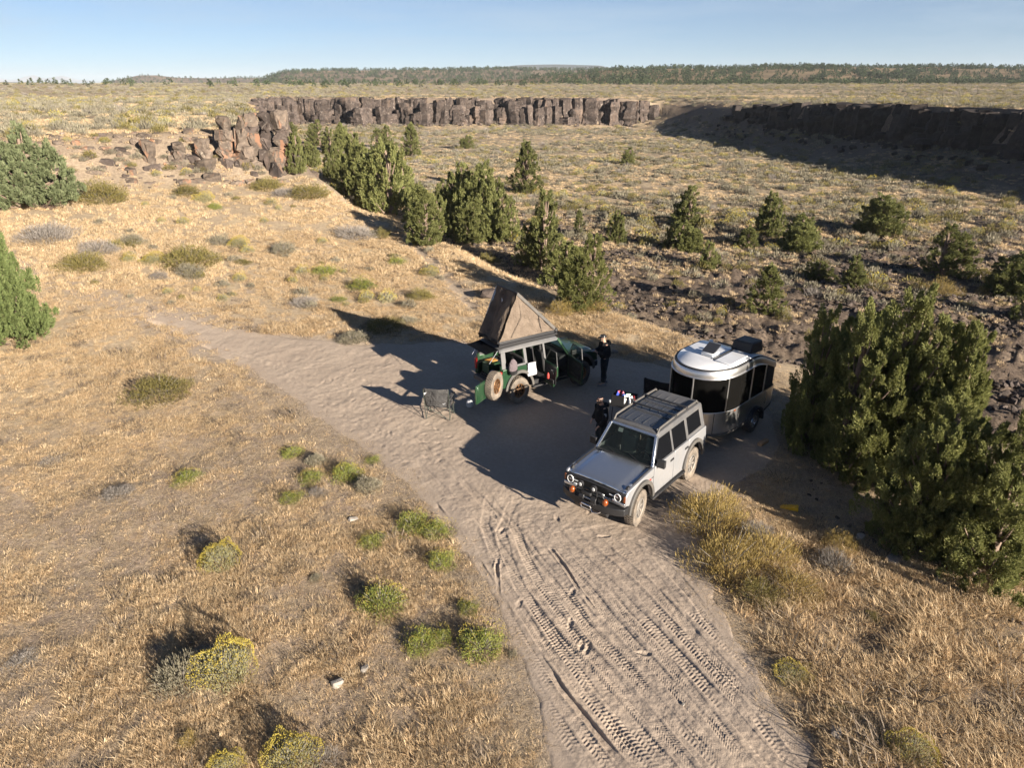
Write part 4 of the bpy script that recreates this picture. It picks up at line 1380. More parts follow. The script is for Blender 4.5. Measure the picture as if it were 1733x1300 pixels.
# ---------------------------------------------------------------- cover that nobody could count
def scatter(name, P, R, S, I, protos, label, kind='stuff', material=None):
    """a mesh of points whose geometry nodes stand one of the protos on each"""
    me = bpy.data.meshes.new(name)
    n = len(P)
    me.vertices.add(n)
    me.vertices.foreach_set('co', np.asarray(P, np.float32).ravel())
    a = me.attributes.new('turn', 'FLOAT_VECTOR', 'POINT'); a.data.foreach_set('vector', np.asarray(R, np.float32).ravel())
    a = me.attributes.new('size', 'FLOAT_VECTOR', 'POINT'); a.data.foreach_set('vector', np.asarray(S, np.float32).ravel())
    a = me.attributes.new('pick', 'INT', 'POINT'); a.data.foreach_set('value', np.asarray(I, np.int32))
    o = link_mesh(name, me)
    ng = bpy.data.node_groups.new(name, 'GeometryNodeTree')
    ng.interface.new_socket('Geometry', in_out='INPUT', socket_type='NodeSocketGeometry')
    ng.interface.new_socket('Geometry', in_out='OUTPUT', socket_type='NodeSocketGeometry')
    gi, go = ng.nodes.new('NodeGroupInput'), ng.nodes.new('NodeGroupOutput')
    jn = ng.nodes.new('GeometryNodeJoinGeometry')
    for p in reversed(protos):          # the join node lists its inputs last first
        oi = ng.nodes.new('GeometryNodeObjectInfo')
        oi.inputs['Object'].default_value = p
        oi.inputs['As Instance'].default_value = True
        ng.links.new(oi.outputs['Geometry'], jn.inputs['Geometry'])
    ip = ng.nodes.new('GeometryNodeInstanceOnPoints')
    ip.inputs['Pick Instance'].default_value = True
    def named(nm, ty):
        q = ng.nodes.new('GeometryNodeInputNamedAttribute')
        q.data_type = ty
        q.inputs['Name'].default_value = nm
        return q.outputs['Attribute']
    e2r = ng.nodes.new('FunctionNodeEulerToRotation')
    ng.links.new(named('turn', 'FLOAT_VECTOR'), e2r.inputs['Euler'])
    ng.links.new(e2r.outputs['Rotation'], ip.inputs['Rotation'])
    ng.links.new(named('size', 'FLOAT_VECTOR'), ip.inputs['Scale'])
    ng.links.new(named('pick', 'INT'), ip.inputs['Instance Index'])
    ng.links.new(gi.outputs['Geometry'], ip.inputs['Points'])
    ng.links.new(jn.outputs['Geometry'], ip.inputs['Instance'])
    ng.links.new(ip.outputs['Instances'], go.inputs['Geometry'])
    md = o.modifiers.new('scatter', 'NODES')
    md.node_group = ng
    return tag(o, label, None, None, kind)

def proto(name, me, mat=None):
    if mat is not None:
        me.materials.clear(); me.materials.append(mat)
    return bpy.data.objects.new(name, me)

def tuft(seed, n, h, spread, w, mat, lean=0.5):
    """n bent blades of unit-ish height h"""
    r = np.random.default_rng(seed)
    a = r.uniform(0, 2 * PI, n)
    q = spread * np.sqrt(r.uniform(0, 1, n))
    B = np.stack([q * np.cos(a), q * np.sin(a), np.full(n, -0.02)], -1)
    a2 = a + r.normal(0, 0.9, n)
    ln = lean * r.uniform(0.2, 1.2, n)
    hh = h * r.uniform(0.45, 1.1, n)
    d = np.stack([np.cos(a2) * ln, np.sin(a2) * ln, np.ones(n)], -1)
    side = np.stack([-np.sin(a2 + r.normal(0, 0.7, n)), np.cos(a2), np.zeros(n)], -1)
    ww = (w * r.uniform(0.6, 1.4, n))[:, None]
    mid = B + d * (hh * 0.55)[:, None] * np.array([0.6, 0.6, 1])
    tip = B + d * hh[:, None] * np.array([1.25, 1.25, 0.92])
    V = np.stack([B - side * ww, B + side * ww, mid - side * ww * 0.8, mid + side * ww * 0.8, tip], 1).reshape(-1, 3)
    k = np.arange(n) * 5
    F = np.concatenate([np.stack([k, k + 1, k + 3], -1), np.stack([k, k + 3, k + 2], -1), np.stack([k + 2, k + 3, k + 4], -1)])
    me = np_mesh('tuft', V, F, False)
    me.materials.append(mat)
    return me

def build_grass():
    r = np.random.default_rng(123)
    near = [proto('grass_tuft', tuft(700 + i, 38, 0.092, 0.10, 0.0030, M['straw' if i % 3 else 'straw_orange'], 1.15)) for i in range(8)]
    far = [proto('grass_tuft', tuft(720 + i, 40, 0.26, 0.26, 0.011, M['straw'], 0.7)) for i in range(6)]
    twig = [proto('twig_tuft', tuft(740 + i, 34, 0.11, 0.14, 0.0045, M['litter'], 1.6)) for i in range(2)]
    P, S, I = [], [], []
    bands = [(6.5, 11, 270), (11, 17, 200), (17, 25, 130), (25, 34, 84), (34, 48, 46)]
    for a, b, den in bands:
        area = 0.5 * (b * b - a * a) * 1.66
        n = int(area * den)
        R = np.sqrt(r.uniform(a * a, b * b, n)); T = r.uniform(-0.83, 0.83, n)
        P.append(np.stack([R * np.sin(T), R * np.cos(T)], -1))
    P = np.concatenate(P)
    x, y = P[:, 0], P[:, 1]
    rs = poly_sd(x, y, ROAD)
    e = poly_sd(x, y, BENCH)
    patch = fbm(x / 2.4, y / 2.4, 3, 70) + 0.7 * fbm(x / 0.6, y / 0.6, 2, 71)
    right = sstep(3.5, 5.5, x) * sstep(16, 13, y)
    dens = np.clip(0.42 + 1.5 * patch + 0.34 * right + 0.26 * sstep(17, 26, y), 0.07, 1)
    dens *= sstep(0.05, -0.8 - 0.8 * fbm(x / 0.8, y / 0.8, 2, 72), rs + 0.9 * sstep(-8, -14, x) * (rs < 0.9) * -1.0)
    dens *= sstep(-2.5, 0.5, e)
    q, _, _ = line_sd(x, y, [(-15, 29.5), (-22, 33), (-30, 37)])
    dens *= 0.35 + 0.65 * sstep(0.4, 2.2, q)
    q, _, _ = line_sd(x, y, PATH)
    dens *= 0.1 + 0.9 * sstep(0.3, 0.8, q)
    bank = sstep(0, 2.5, x - 8.6) * sstep(13.5, 11.5, y + 0.2 * x - 2) 
    dens *= 1 - 0.75 * bank
    dens *= 1 - 0.92 * sstep(7.0, 8.4, x) * sstep(13.0, 14.5, y)     # worn shade under the junipers
    k = r.uniform(0, 1, len(x)) < dens
    x, y = x[k], y[k]
    z = ground_z(x, y)
    n = len(x)
    clump = 1 + 0.45 * fbm(x / 1.5, y / 1.5, 2, 74)
    s = r.uniform(0.55, 1.3, n) * clump * (1 + 0.45 * sstep(16, 30, y)) * (1 + 0.75 * (sstep(3.5, 5, x) * sstep(16, 12, y)))
    R = np.stack([r.normal(0, 0.12, n), r.normal(0, 0.12, n), r.uniform(0, 6.28, n)], -1)
    pick = r.integers(0, 8, n)
    big = np.ones(n)
    pick[r.uniform(0, 1, n) < 0.025 + 0.065 * (fbm(x / 1.1, y / 1.1, 2, 76) > 0.25)] = 8
    s = np.where(pick == 8, s * r.uniform(0.7, 1.35, n), s)
    scatter('dry_grass', np.stack([x, y, z], -1), R, np.stack([s, s, s * r.uniform(0.7, 1.3, n)], -1), pick, near + twig[:1],
            'short dry straw grass around the track and camp')
    lit = [proto('straw_litter', tuft(760 + i, 16, 0.05, 0.16, 0.0032, M['straw' if i != 1 else 'litter'], 3.2)) for i in range(3)]
    peb = [proto('pebble', hull_rock('pebble', 10, 770 + i, 1, 0.8, 0.6, 0.4), M['grey_rock']) for i in range(3)]
    m = 52000
    R_ = np.sqrt(r.uniform(6.5 ** 2, 27 ** 2, m)); T = r.uniform(-0.83, 0.83, m)
    lx, ly = R_ * np.sin(T), R_ * np.cos(T)
    rs2, e2 = poly_sd(lx, ly, ROAD), poly_sd(lx, ly, BENCH)
    k = (rs2 < 0.15 + 0.5 * fbm(lx / 0.7, ly / 0.7, 2, 78)) & (e2 > -1)
    lx, ly = lx[k], ly[k]
    m = len(lx)
    pk = r.integers(0, 3, m)
    q = r.uniform(0, 1, m) < 0.13
    pk[q] = 3 + r.integers(0, 3, int(q.sum()))
    ss = np.where(q, 0.015 + 0.05 * r.uniform(0, 1, m) ** 3, r.uniform(0.6, 1.4, m))
    scatter('ground_litter', np.stack([lx, ly, height(lx, ly) + 0.004], -1), np.stack([np.zeros(m), np.zeros(m), r.uniform(0, 6.28, m)], -1), np.stack([ss, ss, ss], -1), pk, lit + peb,
            'fallen straw stalks and small pebbles on the soil around the track')
    # further: slope, floor and plateau
    P = []
    for a, b, den in ((38, 56, 17.0), (56, 80, 8.0), (80, 140, 2.2), (140, 300, 0.32)):
        n = int(0.5 * (b * b - a * a) * 1.66 * den)
        R_ = np.sqrt(r.uniform(a * a, b * b, n)); T = r.uniform(-0.83, 0.83, n)
        P.append(np.stack([R_ * np.sin(T), R_ * np.cos(T)], -1))
    P = np.concatenate(P)
    x, y = P[:, 0], P[:, 1]
    rs, e, d = poly_sd(x, y, ROAD), poly_sd(x, y, BENCH), poly_sd(x, y, RIM)
    rr = np.hypot(x, y)
    patch = fbm(x / 7, y / 5, 3, 80) + 0.5 * fbm(x / 1.6, y / 1.2, 2, 81)
    lava = sstep(-2, -6, e) * sstep(66, 44, y)
    dens = np.clip(0.55 + 0.9 * patch, 0.08, 1) * sstep(-0.2, -0.8, rs) * (1 - 0.80 * lava)
    dens *= 1 - np.where(x < -19, 0.45, 0.9) * ((d > -1.5) & (d < 5))
    q, _, _ = line_sd(x, y, PATH)
    dens *= 0.1 + 0.9 * sstep(0.3, 0.8, q)
    k = r.uniform(0, 1, len(x)) < dens
    x, y, rr = x[k], y[k], rr[k]
    n = len(x)
    s = r.uniform(0.6, 1.2, n) * np.interp(rr, [33, 60, 120, 300], [0.75, 1.0, 1.5, 2.6])
    R = np.stack([r.normal(0, 0.1, n), r.normal(0, 0.1, n), r.uniform(0, 6.28, n)], -1)
    scatter('dry_grass', np.stack([x, y, ground_z(x, y)], -1), R, np.stack([s, s, s * np.interp(rr, [33, 120, 300], [0.9, 0.65, 0.35])], -1), r.integers(0, 6, n), far,
            'dry straw grass over the slope, the canyon floor and the plateau')
build_grass()

def build_sage_cover():
    r = np.random.default_rng(321)
    pr = []
    for kd in ('sage', 'sage', 'yellow', 'bitter', 'dry', 'pale_sage'):
        parts = shrub(kd, 800 + len(pr), 90, 2.2)
        bm = bmesh.new()
        mats = []
        for pn, me in parts[:2]:
            mats.append(me.materials[0])
            k = len(bm.faces)
            bm.from_mesh(me)
            bm.faces.ensure_lookup_table()
            for f in bm.faces[k:]:
                f.material_index = len(mats) - 1
        me = bpy.data.meshes.new('low_shrub')
        bm.to_mesh(me); bm.free()
        for q in mats:
            me.materials.append(q)
        pr.append(proto('low_shrub', me))
    P = []
    for a, b, den in ((46, 80, 0.85), (80, 140, 0.95), (140, 260, 0.62), (260, 480, 0.16), (480, 800, 0.035)):
        n = int(0.5 * (b * b - a * a) * 1.66 * den)
        R_ = np.sqrt(r.uniform(a * a, b * b, n)); T = r.uniform(-0.83, 0.83, n)
        P.append(np.stack([R_ * np.sin(T), R_ * np.cos(T)], -1))
    P = np.concatenate(P)
    x, y = P[:, 0], P[:, 1]
    e, d = poly_sd(x, y, BENCH), poly_sd(x, y, RIM)
    rr = np.hypot(x, y)
    dens = np.clip(0.50 + 1.3 * fbm(x / 22, y / 12, 3, 90) + 0.6 * fbm(x / 5, y / 4, 2, 96), 0.03, 1)
    dens = np.where(e > -1, dens * 0.12, dens)
    dens = np.where((d > -0.5) & (d < 3), dens * 0.1, dens)
    k = r.uniform(0, 1, len(x)) < dens
    x, y, rr, d = x[k], y[k], rr[k], d[k]
    n = len(x)
    s = (0.22 + 0.75 * r.uniform(0, 1, n) ** 1.6) * np.interp(rr, [46, 120, 300, 800], [0.8, 1.0, 1.3, 2.2])
    R = np.stack([np.zeros(n), np.zeros(n), r.uniform(0, 6.28, n)], -1)
    scatter('sagebrush_cover', np.stack([x, y, ground_z(x, y) - 0.05], -1), R, np.stack([s, s, s * 0.85], -1),
            r.choice(6, n, p=[0.38, 0.27, 0.06, 0.13, 0.06, 0.10]), pr, 'sagebrush and rabbitbrush cover fading over floor and plateau')
build_sage_cover()

def build_rubble():
    r = np.random.default_rng(55)
    pr = [proto('lava_rock', hull_rock('lava_rock', 14, 300 + i, 1.0, 0.8, 0.6, 0.5), M['lava']) for i in range(7)]
    n = 70000
    y = r.uniform(14, 78, n)
    x = r.uniform(-8, 60, n)
    e, d = poly_sd(x, y, BENCH), poly_sd(x, y, RIM)
    lava = sstep(-2.5, -7, e) * sstep(84, 48, y) * sstep(0, 6, d)
    streak = fbm(x / 8 + y / 20, y / 1.6, 3, 91) + 0.4 * fbm(x / 1.2, y / 1.2, 2, 92)
    k = r.uniform(0, 1, n) < lava * np.clip(0.32 + 1.5 * streak, 0.03, 1)
    x, y = x[k], y[k]
    # stones at the foot of the junipers and on the dusty bank
    x2, y2 = r.uniform(8.0, 15, 500), r.uniform(8, 17, 500)
    x, y = np.concatenate([x, x2]), np.concatenate([y, y2])
    n = len(x)
    s = 0.10 + 0.46 * r.uniform(0, 1, n) ** 3.5
    s[-500:] *= 0.35
    R = np.stack([r.uniform(-0.6, 0.6, n), r.uniform(-0.6, 0.6, n), r.uniform(0, 6.28, n)], -1)
    scatter('lava_rubble', np.stack([x, y, ground_z(x, y) + 0.12 * s], -1), R, np.stack([s, s, s], -1), r.integers(0, 7, n), pr,
            'broken black lava rubble strewn over the near canyon floor')
build_rubble()

def build_forest():
    r = np.random.default_rng(66)
    pr = []
    for i in range(6):
        m = 46
        t = r.beta(1, 1.3, m)
        a = r.uniform(0, 6.28, m)
        rad = (1 - t) ** 0.8 * r.uniform(0.4, 1, m) * 0.34
        Pp = np.stack([rad * np.cos(a), rad * np.sin(a), 0.05 + t * 0.85], -1)
        D = np.stack([np.cos(a), np.sin(a), r.uniform(-0.2, 1.2, m)], -1)
        pr.append(proto('far_tree', leaves_mesh('far_tree', Pp, D, np.full(m, 0.28), np.full(m, 0.16), 670 + i, M['pine'])))
    out = []
    def strew(n, c0, c1, d0, d1, fn, hmin, hmax, pw=1.0, gate=None):
        Y = d0 + (d1 - d0) * r.uniform(0, 1, n) ** pw
        C = r.uniform(c0, c1, n)
        X = (C - PW / 2) / FPX * Y * (math.cos(PITCH) + 0.44 * math.sin(PITCH))
        if gate is not None:
            k = gate(X, Y, C) > r.uniform(0, 1, n)
            X, Y = X[k], Y[k]
        out.append((np.stack([X, Y, fn(X, Y) - 0.3], -1), r.uniform(hmin, hmax, len(X))))
    rg = lambda X, Y, C: np.clip(0.55 + 1.5 * fbm(X / 38, Y / 30, 3, 93), 0.03, 1) * sstep(830, 1080, C)
    strew(7500, 850, 1850, 610, 1060, ridge_fn, 2.2, 6.2, 1.0, rg)
    strew(700, 560, 1850, 560, 650, lambda X, Y: np.maximum(height(X, Y), ridge_fn(X, Y)), 2.0, 5.2, 1.0, lambda X, Y, C: 0.35 + 0.65 * sstep(850, 1150, C))
    strew(4600, 500, 1200, 1080, 1760, mesa_fn, 3, 7.5, 0.8, lambda X, Y, C: np.clip(0.6 + 1.1 * fbm(X / 90, Y / 60, 3, 94), 0.08, 1))
    strew(900, 280, 640, 1950, 2650, low_fn, 5, 9, 0.8, lambda X, Y, C: np.clip(0.5 + 1.1 * fbm(X / 120, Y / 90, 3, 95), 0.05, 1))
    strew(120, 0, 900, 420, 590, height, 2.5, 5.0, 0.6)
    P = np.concatenate([q[0] for q in out]); s = np.concatenate([q[1] for q in out])
    n = len(P)
    w = s * r.uniform(0.8, 1.3, n)
    scatter('forest', P, np.stack([np.zeros(n), np.zeros(n), r.uniform(0, 6.28, n)], -1), np.stack([w, w, s], -1), r.integers(0, 6, n), pr,
            'far off juniper and pine woods on the ridge, mesa and plain')
build_forest()

# ---------------------------------------------------------------- stones one can point to
def stone(px, py, w, label, mat, cat='rock', sz=0.7, me=None, sink=0.12):
    g = ground_at([px], [py])[0]
    k = w / px_per_m(g)
    m = (me or ROCKS[len(label) % len(ROCKS)]).copy()
    m.materials.clear()
    o = link_mesh('stone' if cat == 'stone' else 'boulder', m, mat)
    o.location = (g[0], g[1], g[2] + k * sz * (0.35 - sink))
    o.rotation_euler = (random.uniform(-.2, .2), random.uniform(-.2, .2), random.uniform(0, 6.28))
    o.scale = (k, k * 0.85, k * sz * 1.2)
    return tag(o, label, cat)
stone(826, 502, 36, 'dark boulder in the grass directly behind the roof tent', M['basalt'])
stone(1516, 950, 44, 'flat brown slab at the edge of the shaded hollow', M['grey_rock'], sz=0.3)
stone(1414, 1246, 34, 'grey boulder beside the lower right track edge', M['grey_rock'])
stone(618, 1134, 20, 'pale stone in dry grass below the lone round green bush', M['pale_rock'], 'stone')
stone(572, 1160, 26, 'largest pale stone low in the left foreground grass', M['pale_rock'], 'stone')
stone(598, 880, 20, 'whitish stone in grass left of the thin yellow bush', M['pale_rock'], 'stone', 0.4)
stone(1156, 1194, 9, 'small round whitish stone lying on the tyre tracks', M['pale_rock'], 'stone')
stone(1590, 990, 20, 'grey stone on the bare dusty bank at right', M['grey_rock'], 'stone')
stone(1455, 912, 22, 'pale grey stone half hidden in the shaded hollow', M['grey_rock'], 'stone')
stone(1040, 598, 14, 'small grey stone on the shaded path behind the standing person', M['grey_rock'], 'stone')
# ------------------------------------------------------------------ vehicle materials
DUST = (0.42, 0.345, 0.275)
M['silver'] = simple('silver_paint', (0.58, 0.615, 0.67), 0.19, 0.88, coat=0.5, dust=(0.30, 0.28, 0.26), dustlo=0.72, dusthi=1.3, dscale=2.2)
M['silver_dusty'] = simple('dusty_silver_paint', (0.46, 0.47, 0.49), 0.34, 0.55, coat=0.3, dust=(0.31, 0.285, 0.26), dustlo=0.42, dusthi=1.05, dscale=2.0)
M['green'] = simple('dark_green_paint', (0.020, 0.060, 0.028), 0.30, 0.25, coat=0.7, dust=(0.12, 0.14, 0.09), dustlo=0.52, dusthi=1.0, dscale=2.5)
M['roofgrey'] = simple('grey_hardtop', (0.095, 0.095, 0.098), 0.5, 0.0, var=0.12, dust=(0.16, 0.145, 0.13), dustlo=0.5, dusthi=1.0)
M['roofdark'] = simple('dark_glossy_roof_panel', (0.055, 0.058, 0.064), 0.22, 0.0, coat=0.6, dust=(0.11, 0.10, 0.095), dustlo=0.5, dusthi=1.1, dscale=1.6)
M['plastic'] = simple('black_plastic', (0.022, 0.022, 0.024), 0.55, bmp=0.002, vscale=40)
M['flare'] = simple('grey_plastic_flare', (0.075, 0.073, 0.070), 0.6, dust=(0.17, 0.145, 0.12), dustlo=0.40, dusthi=0.95)
M['rubber'] = simple('dusty_rubber', (0.06, 0.054, 0.048), 0.85, dust=(0.25, 0.205, 0.16), dustlo=0.25, dusthi=0.70, dscale=5)
M['rubber_dark'] = simple('tyre_rubber', (0.03, 0.029, 0.028), 0.8, dust=(0.17, 0.145, 0.12), dustlo=0.36, dusthi=0.85, dscale=5)
M['rim_grey'] = simple('dusty_grey_rim', (0.26, 0.25, 0.235), 0.5, 0.4, dust=(0.38, 0.32, 0.26), dustlo=0.4, dusthi=0.8, dscale=6)
M['bronze'] = simple('bronze_rim', (0.26, 0.14, 0.068), 0.42, 0.7, dust=(0.38, 0.28, 0.20), dustlo=0.5, dusthi=0.9, dscale=6)
M['glass_dark'] = simple('tinted_glass', (0.006, 0.0065, 0.008), 0.05, 0.0, coat=0.0, spec=0.08)
M['trailer_glass'] = simple('trailer_glass', (0.006, 0.0058, 0.0055), 0.06, 0.0, spec=0.10)
for k_ in ('glass_dark', 'trailer_glass'):
    M[k_].node_tree.nodes['Principled BSDF'].inputs['IOR'].default_value = 1.16
M['steel'] = simple('black_steel', (0.028, 0.028, 0.03), 0.42, 0.2)
M['chrome'] = simple('bright_steel', (0.72, 0.72, 0.73), 0.22, 1.0)
M['amber'] = simple('amber_lens', (0.23, 0.055, 0.010), 0.25, coat=0.6)
M['red_lens'] = simple('red_lens', (0.36, 0.012, 0.015), 0.22, coat=0.6)
M['lamp_glass'] = simple('lamp_glass', (0.62, 0.64, 0.66), 0.12, coat=0.5)
M['lamp_dark'] = simple('smoked_lens', (0.035, 0.036, 0.04), 0.12, coat=0.7)
M['seat'] = simple('pale_seat_cloth', (0.30, 0.34, 0.30), 0.85, var=0.1)
M['interior'] = simple('dark_interior', (0.022, 0.022, 0.024), 0.8)
M['red_paint'] = simple('red_tow_hook', (0.40, 0.035, 0.02), 0.4)

def glass_mat():
    m, t, b = new_mat('clear_windscreen')
    b.inputs['Base Color'].default_value = (0.02, 0.025, 0.025, 1)
    b.inputs['Roughness'].default_value = 0.03
    tr = t.nodes.new('ShaderNodeBsdfTransparent')
    tr.inputs['Color'].default_value = (0.62, 0.70, 0.66, 1)
    ms = t.nodes.new('ShaderNodeMixShader')
    ms.inputs['Fac'].default_value = 0.42
    o = t.nodes['Material Output']
    t.links.new(tr.outputs['BSDF'], ms.inputs[1])
    t.links.new(b.outputs['BSDF'], ms.inputs[2])
    t.links.new(ms.outputs['Shader'], o.inputs['Surface'])
    return m
M['windscreen'] = glass_mat()

def arc(cx, cz, r, a0, a1, n=14):
    return [(cx + r * math.cos(math.radians(a0 + (a1 - a0) * i / n)), cz + r * math.sin(math.radians(a0 + (a1 - a0) * i / n))) for i in range(n + 1)]

TYRE_R, TYRE_W = 0.435, 0.29
def wheel_meshes():
    w = TYRE_W / 2
    t = MB().lathe([(0.232, -0.80 * w), (0.29, -w), (0.375, -0.97 * w), (0.415, -0.80 * w), (0.420, 0), (0.415, 0.80 * w), (0.375, 0.97 * w), (0.29, w), (0.232, 0.80 * w)], 40, 'y')
    tyre = t.mesh('wheel', 40)
    g = MB()
    for k in range(38):
        for j, (yy, off) in enumerate(((-0.098, 0.0), (-0.034, 0.5), (0.034, 0.0), (0.098, 0.5))):
            a = 2 * PI * (k + off) / 38
            rr = 0.424 if abs(yy) < 0.05 else 0.419
            g.box((rr * math.cos(a), yy, rr * math.sin(a)), (0.030, 0.052, 0.046), ry=-a)
    tread = g.mesh('tread', None)
    r = MB()
    r.lathe([(0.236, 0.118), (0.226, 0.132), (0.212, 0.122), (0.205, 0.06), (0.205, -0.11), (0.236, -0.118)], 36, 'y')
    r.lathe([(0.001, 0.088), (0.062, 0.088), (0.070, 0.075), (0.070, 0.03), (0.001, 0.03)], 20, 'y')
    for k in range(8):
        a = 2 * PI * k / 8
        r.box((0.138 * math.cos(a), 0.078, 0.138 * math.sin(a)), (0.155, 0.028, 0.046), ry=-a)
    for k in range(6):
        a = 2 * PI * k / 6
        r.lathe([(0.001, 0.104), (0.010, 0.102), (0.010, 0.085)], 6, 'y', (0.045 * math.cos(a), 0, 0.045 * math.sin(a)))
    rim = r.mesh('rim', 40)
    d = MB().lathe([(0.001, 0.035), (0.200, 0.030), (0.200, 0.015), (0.001, 0.015)], 28, 'y')
    return tyre, tread, rim, d.mesh('brake_disc', 40)
WH = wheel_meshes()

def add_wheel(parent, loc, rim_mat, rub, rz=0.0, steer=0.0, spin=0.0):
    o = link_mesh('wheel', WH[0].copy(), rub, parent)
    o.location = loc
    o.rotation_euler = (0, 0, rz + steer)
    tr = link_mesh('tread', WH[1].copy(), rub, o); tr['kind'] = 'stuff'; tr.rotation_euler = (0, spin, 0)
    rm = link_mesh('rim', WH[2].copy(), rim_mat, o); rm.rotation_euler = (0, spin, 0)
    link_mesh('brake_disc', WH[3].copy(), M['interior'], o)
    return o

def gy(z):          # half width of the cabin side at height z
    return 0.885 - (z - 1.22) * 0.30
def side_strip(mb, poly, s, th=0.045, out=0.0):
    """polygon (x,z) laid on the leaning cabin side s=+1 left / -1 right, given thickness inwards"""
    n = len(poly)
    vs = [(x, s * (gy(z) + out), z) for x, z in poly] + [(x, s * (gy(z) + out - th), z) for x, z in poly]
    fs = [tuple(range(n)), tuple(range(2 * n - 1, n - 1, -1))] + [(i, (i + 1) % n, (i + 1) % n + n, i + n) for i in range(n)]
    return mb.add(vs, fs)

FC, RC, AZ, AR = 1.475, -1.475, 0.47, 0.565     # wheel centres, arch
P_FENDER = [(0.845, 1.205), (1.5, 1.165), (2.14, 1.115), (2.235, 1.03), (2.245, 0.80), (2.05, 0.74)] + arc(FC, AZ, AR, 24, 168) + [(0.845, 0.50)]
P_FDOOR = [(0.825, 1.22), (-0.265, 1.22), (-0.265, 0.50), (0.825, 0.50)]
P_RDOOR = [(-0.285, 1.22), (-1.115, 1.22), (-1.115, 0.92)] + arc(RC, AZ, AR, 49, 8, 8) + [(-0.895, 0.50), (-0.285, 0.50)]
P_QUART = [(-1.135, 1.22), (-2.20, 1.235), (-2.255, 1.0), (-2.25, 0.64), (-2.05, 0.62)] + arc(RC, AZ, AR, 164, 54) 

def door(parent, poly, s, hinge_x, mat, rz=0.0, window=None, handle=True, inner=False):
    """a door whose origin is its hinge; side s"""
    mb = MB()
    q = [(x - hinge_x, z) for x, z in poly]
    mb.prism(q, s * 0.06 if s > 0 else -0.0, s * 0.0 if s > 0 else 0.06) if False else mb.prism(q, -0.035, 0.035)
    o = mb.build('door', mat, parent, 30, 0.012, 2)
    o.location = (hinge_x, s * 0.905, 0)
    o.rotation_euler = (0, 0, rz)
    xs = [p[0] for p in q]
    xr = min(xs)
    if handle:
        h = MB().box((xr + 0.13, s * 0.045, 1.055), (0.17, 0.022, 0.035)).box((xr + 0.13, s * 0.036, 1.055), (0.20, 0.006, 0.06))
        h.build('handle', M['plastic'], o, 30, 0.005, 1)
    if inner:
        t = MB().prism([(xr + 0.05, 1.17), (xr + 0.03, 0.62), (-0.10, 0.58), (-0.05, 1.17)], -s * 0.036 - 0.012, -s * 0.036 + 0.012)
        t.box((xr + 0.42, -s * 0.07, 0.70), (0.6, 0.06, 0.13))
        t.box((xr + 0.40, -s * 0.065, 0.98), (0.5, 0.05, 0.06))
        t.build('door_trim', M['interior'], o, 30, 0.01, 1)
        k = MB().box((xr + 0.24, -s * 0.075, 1.06), (0.12, 0.02, 0.03))
        k.build('inner_handle', M['chrome'], o, 30, 0.004, 1)
    return o

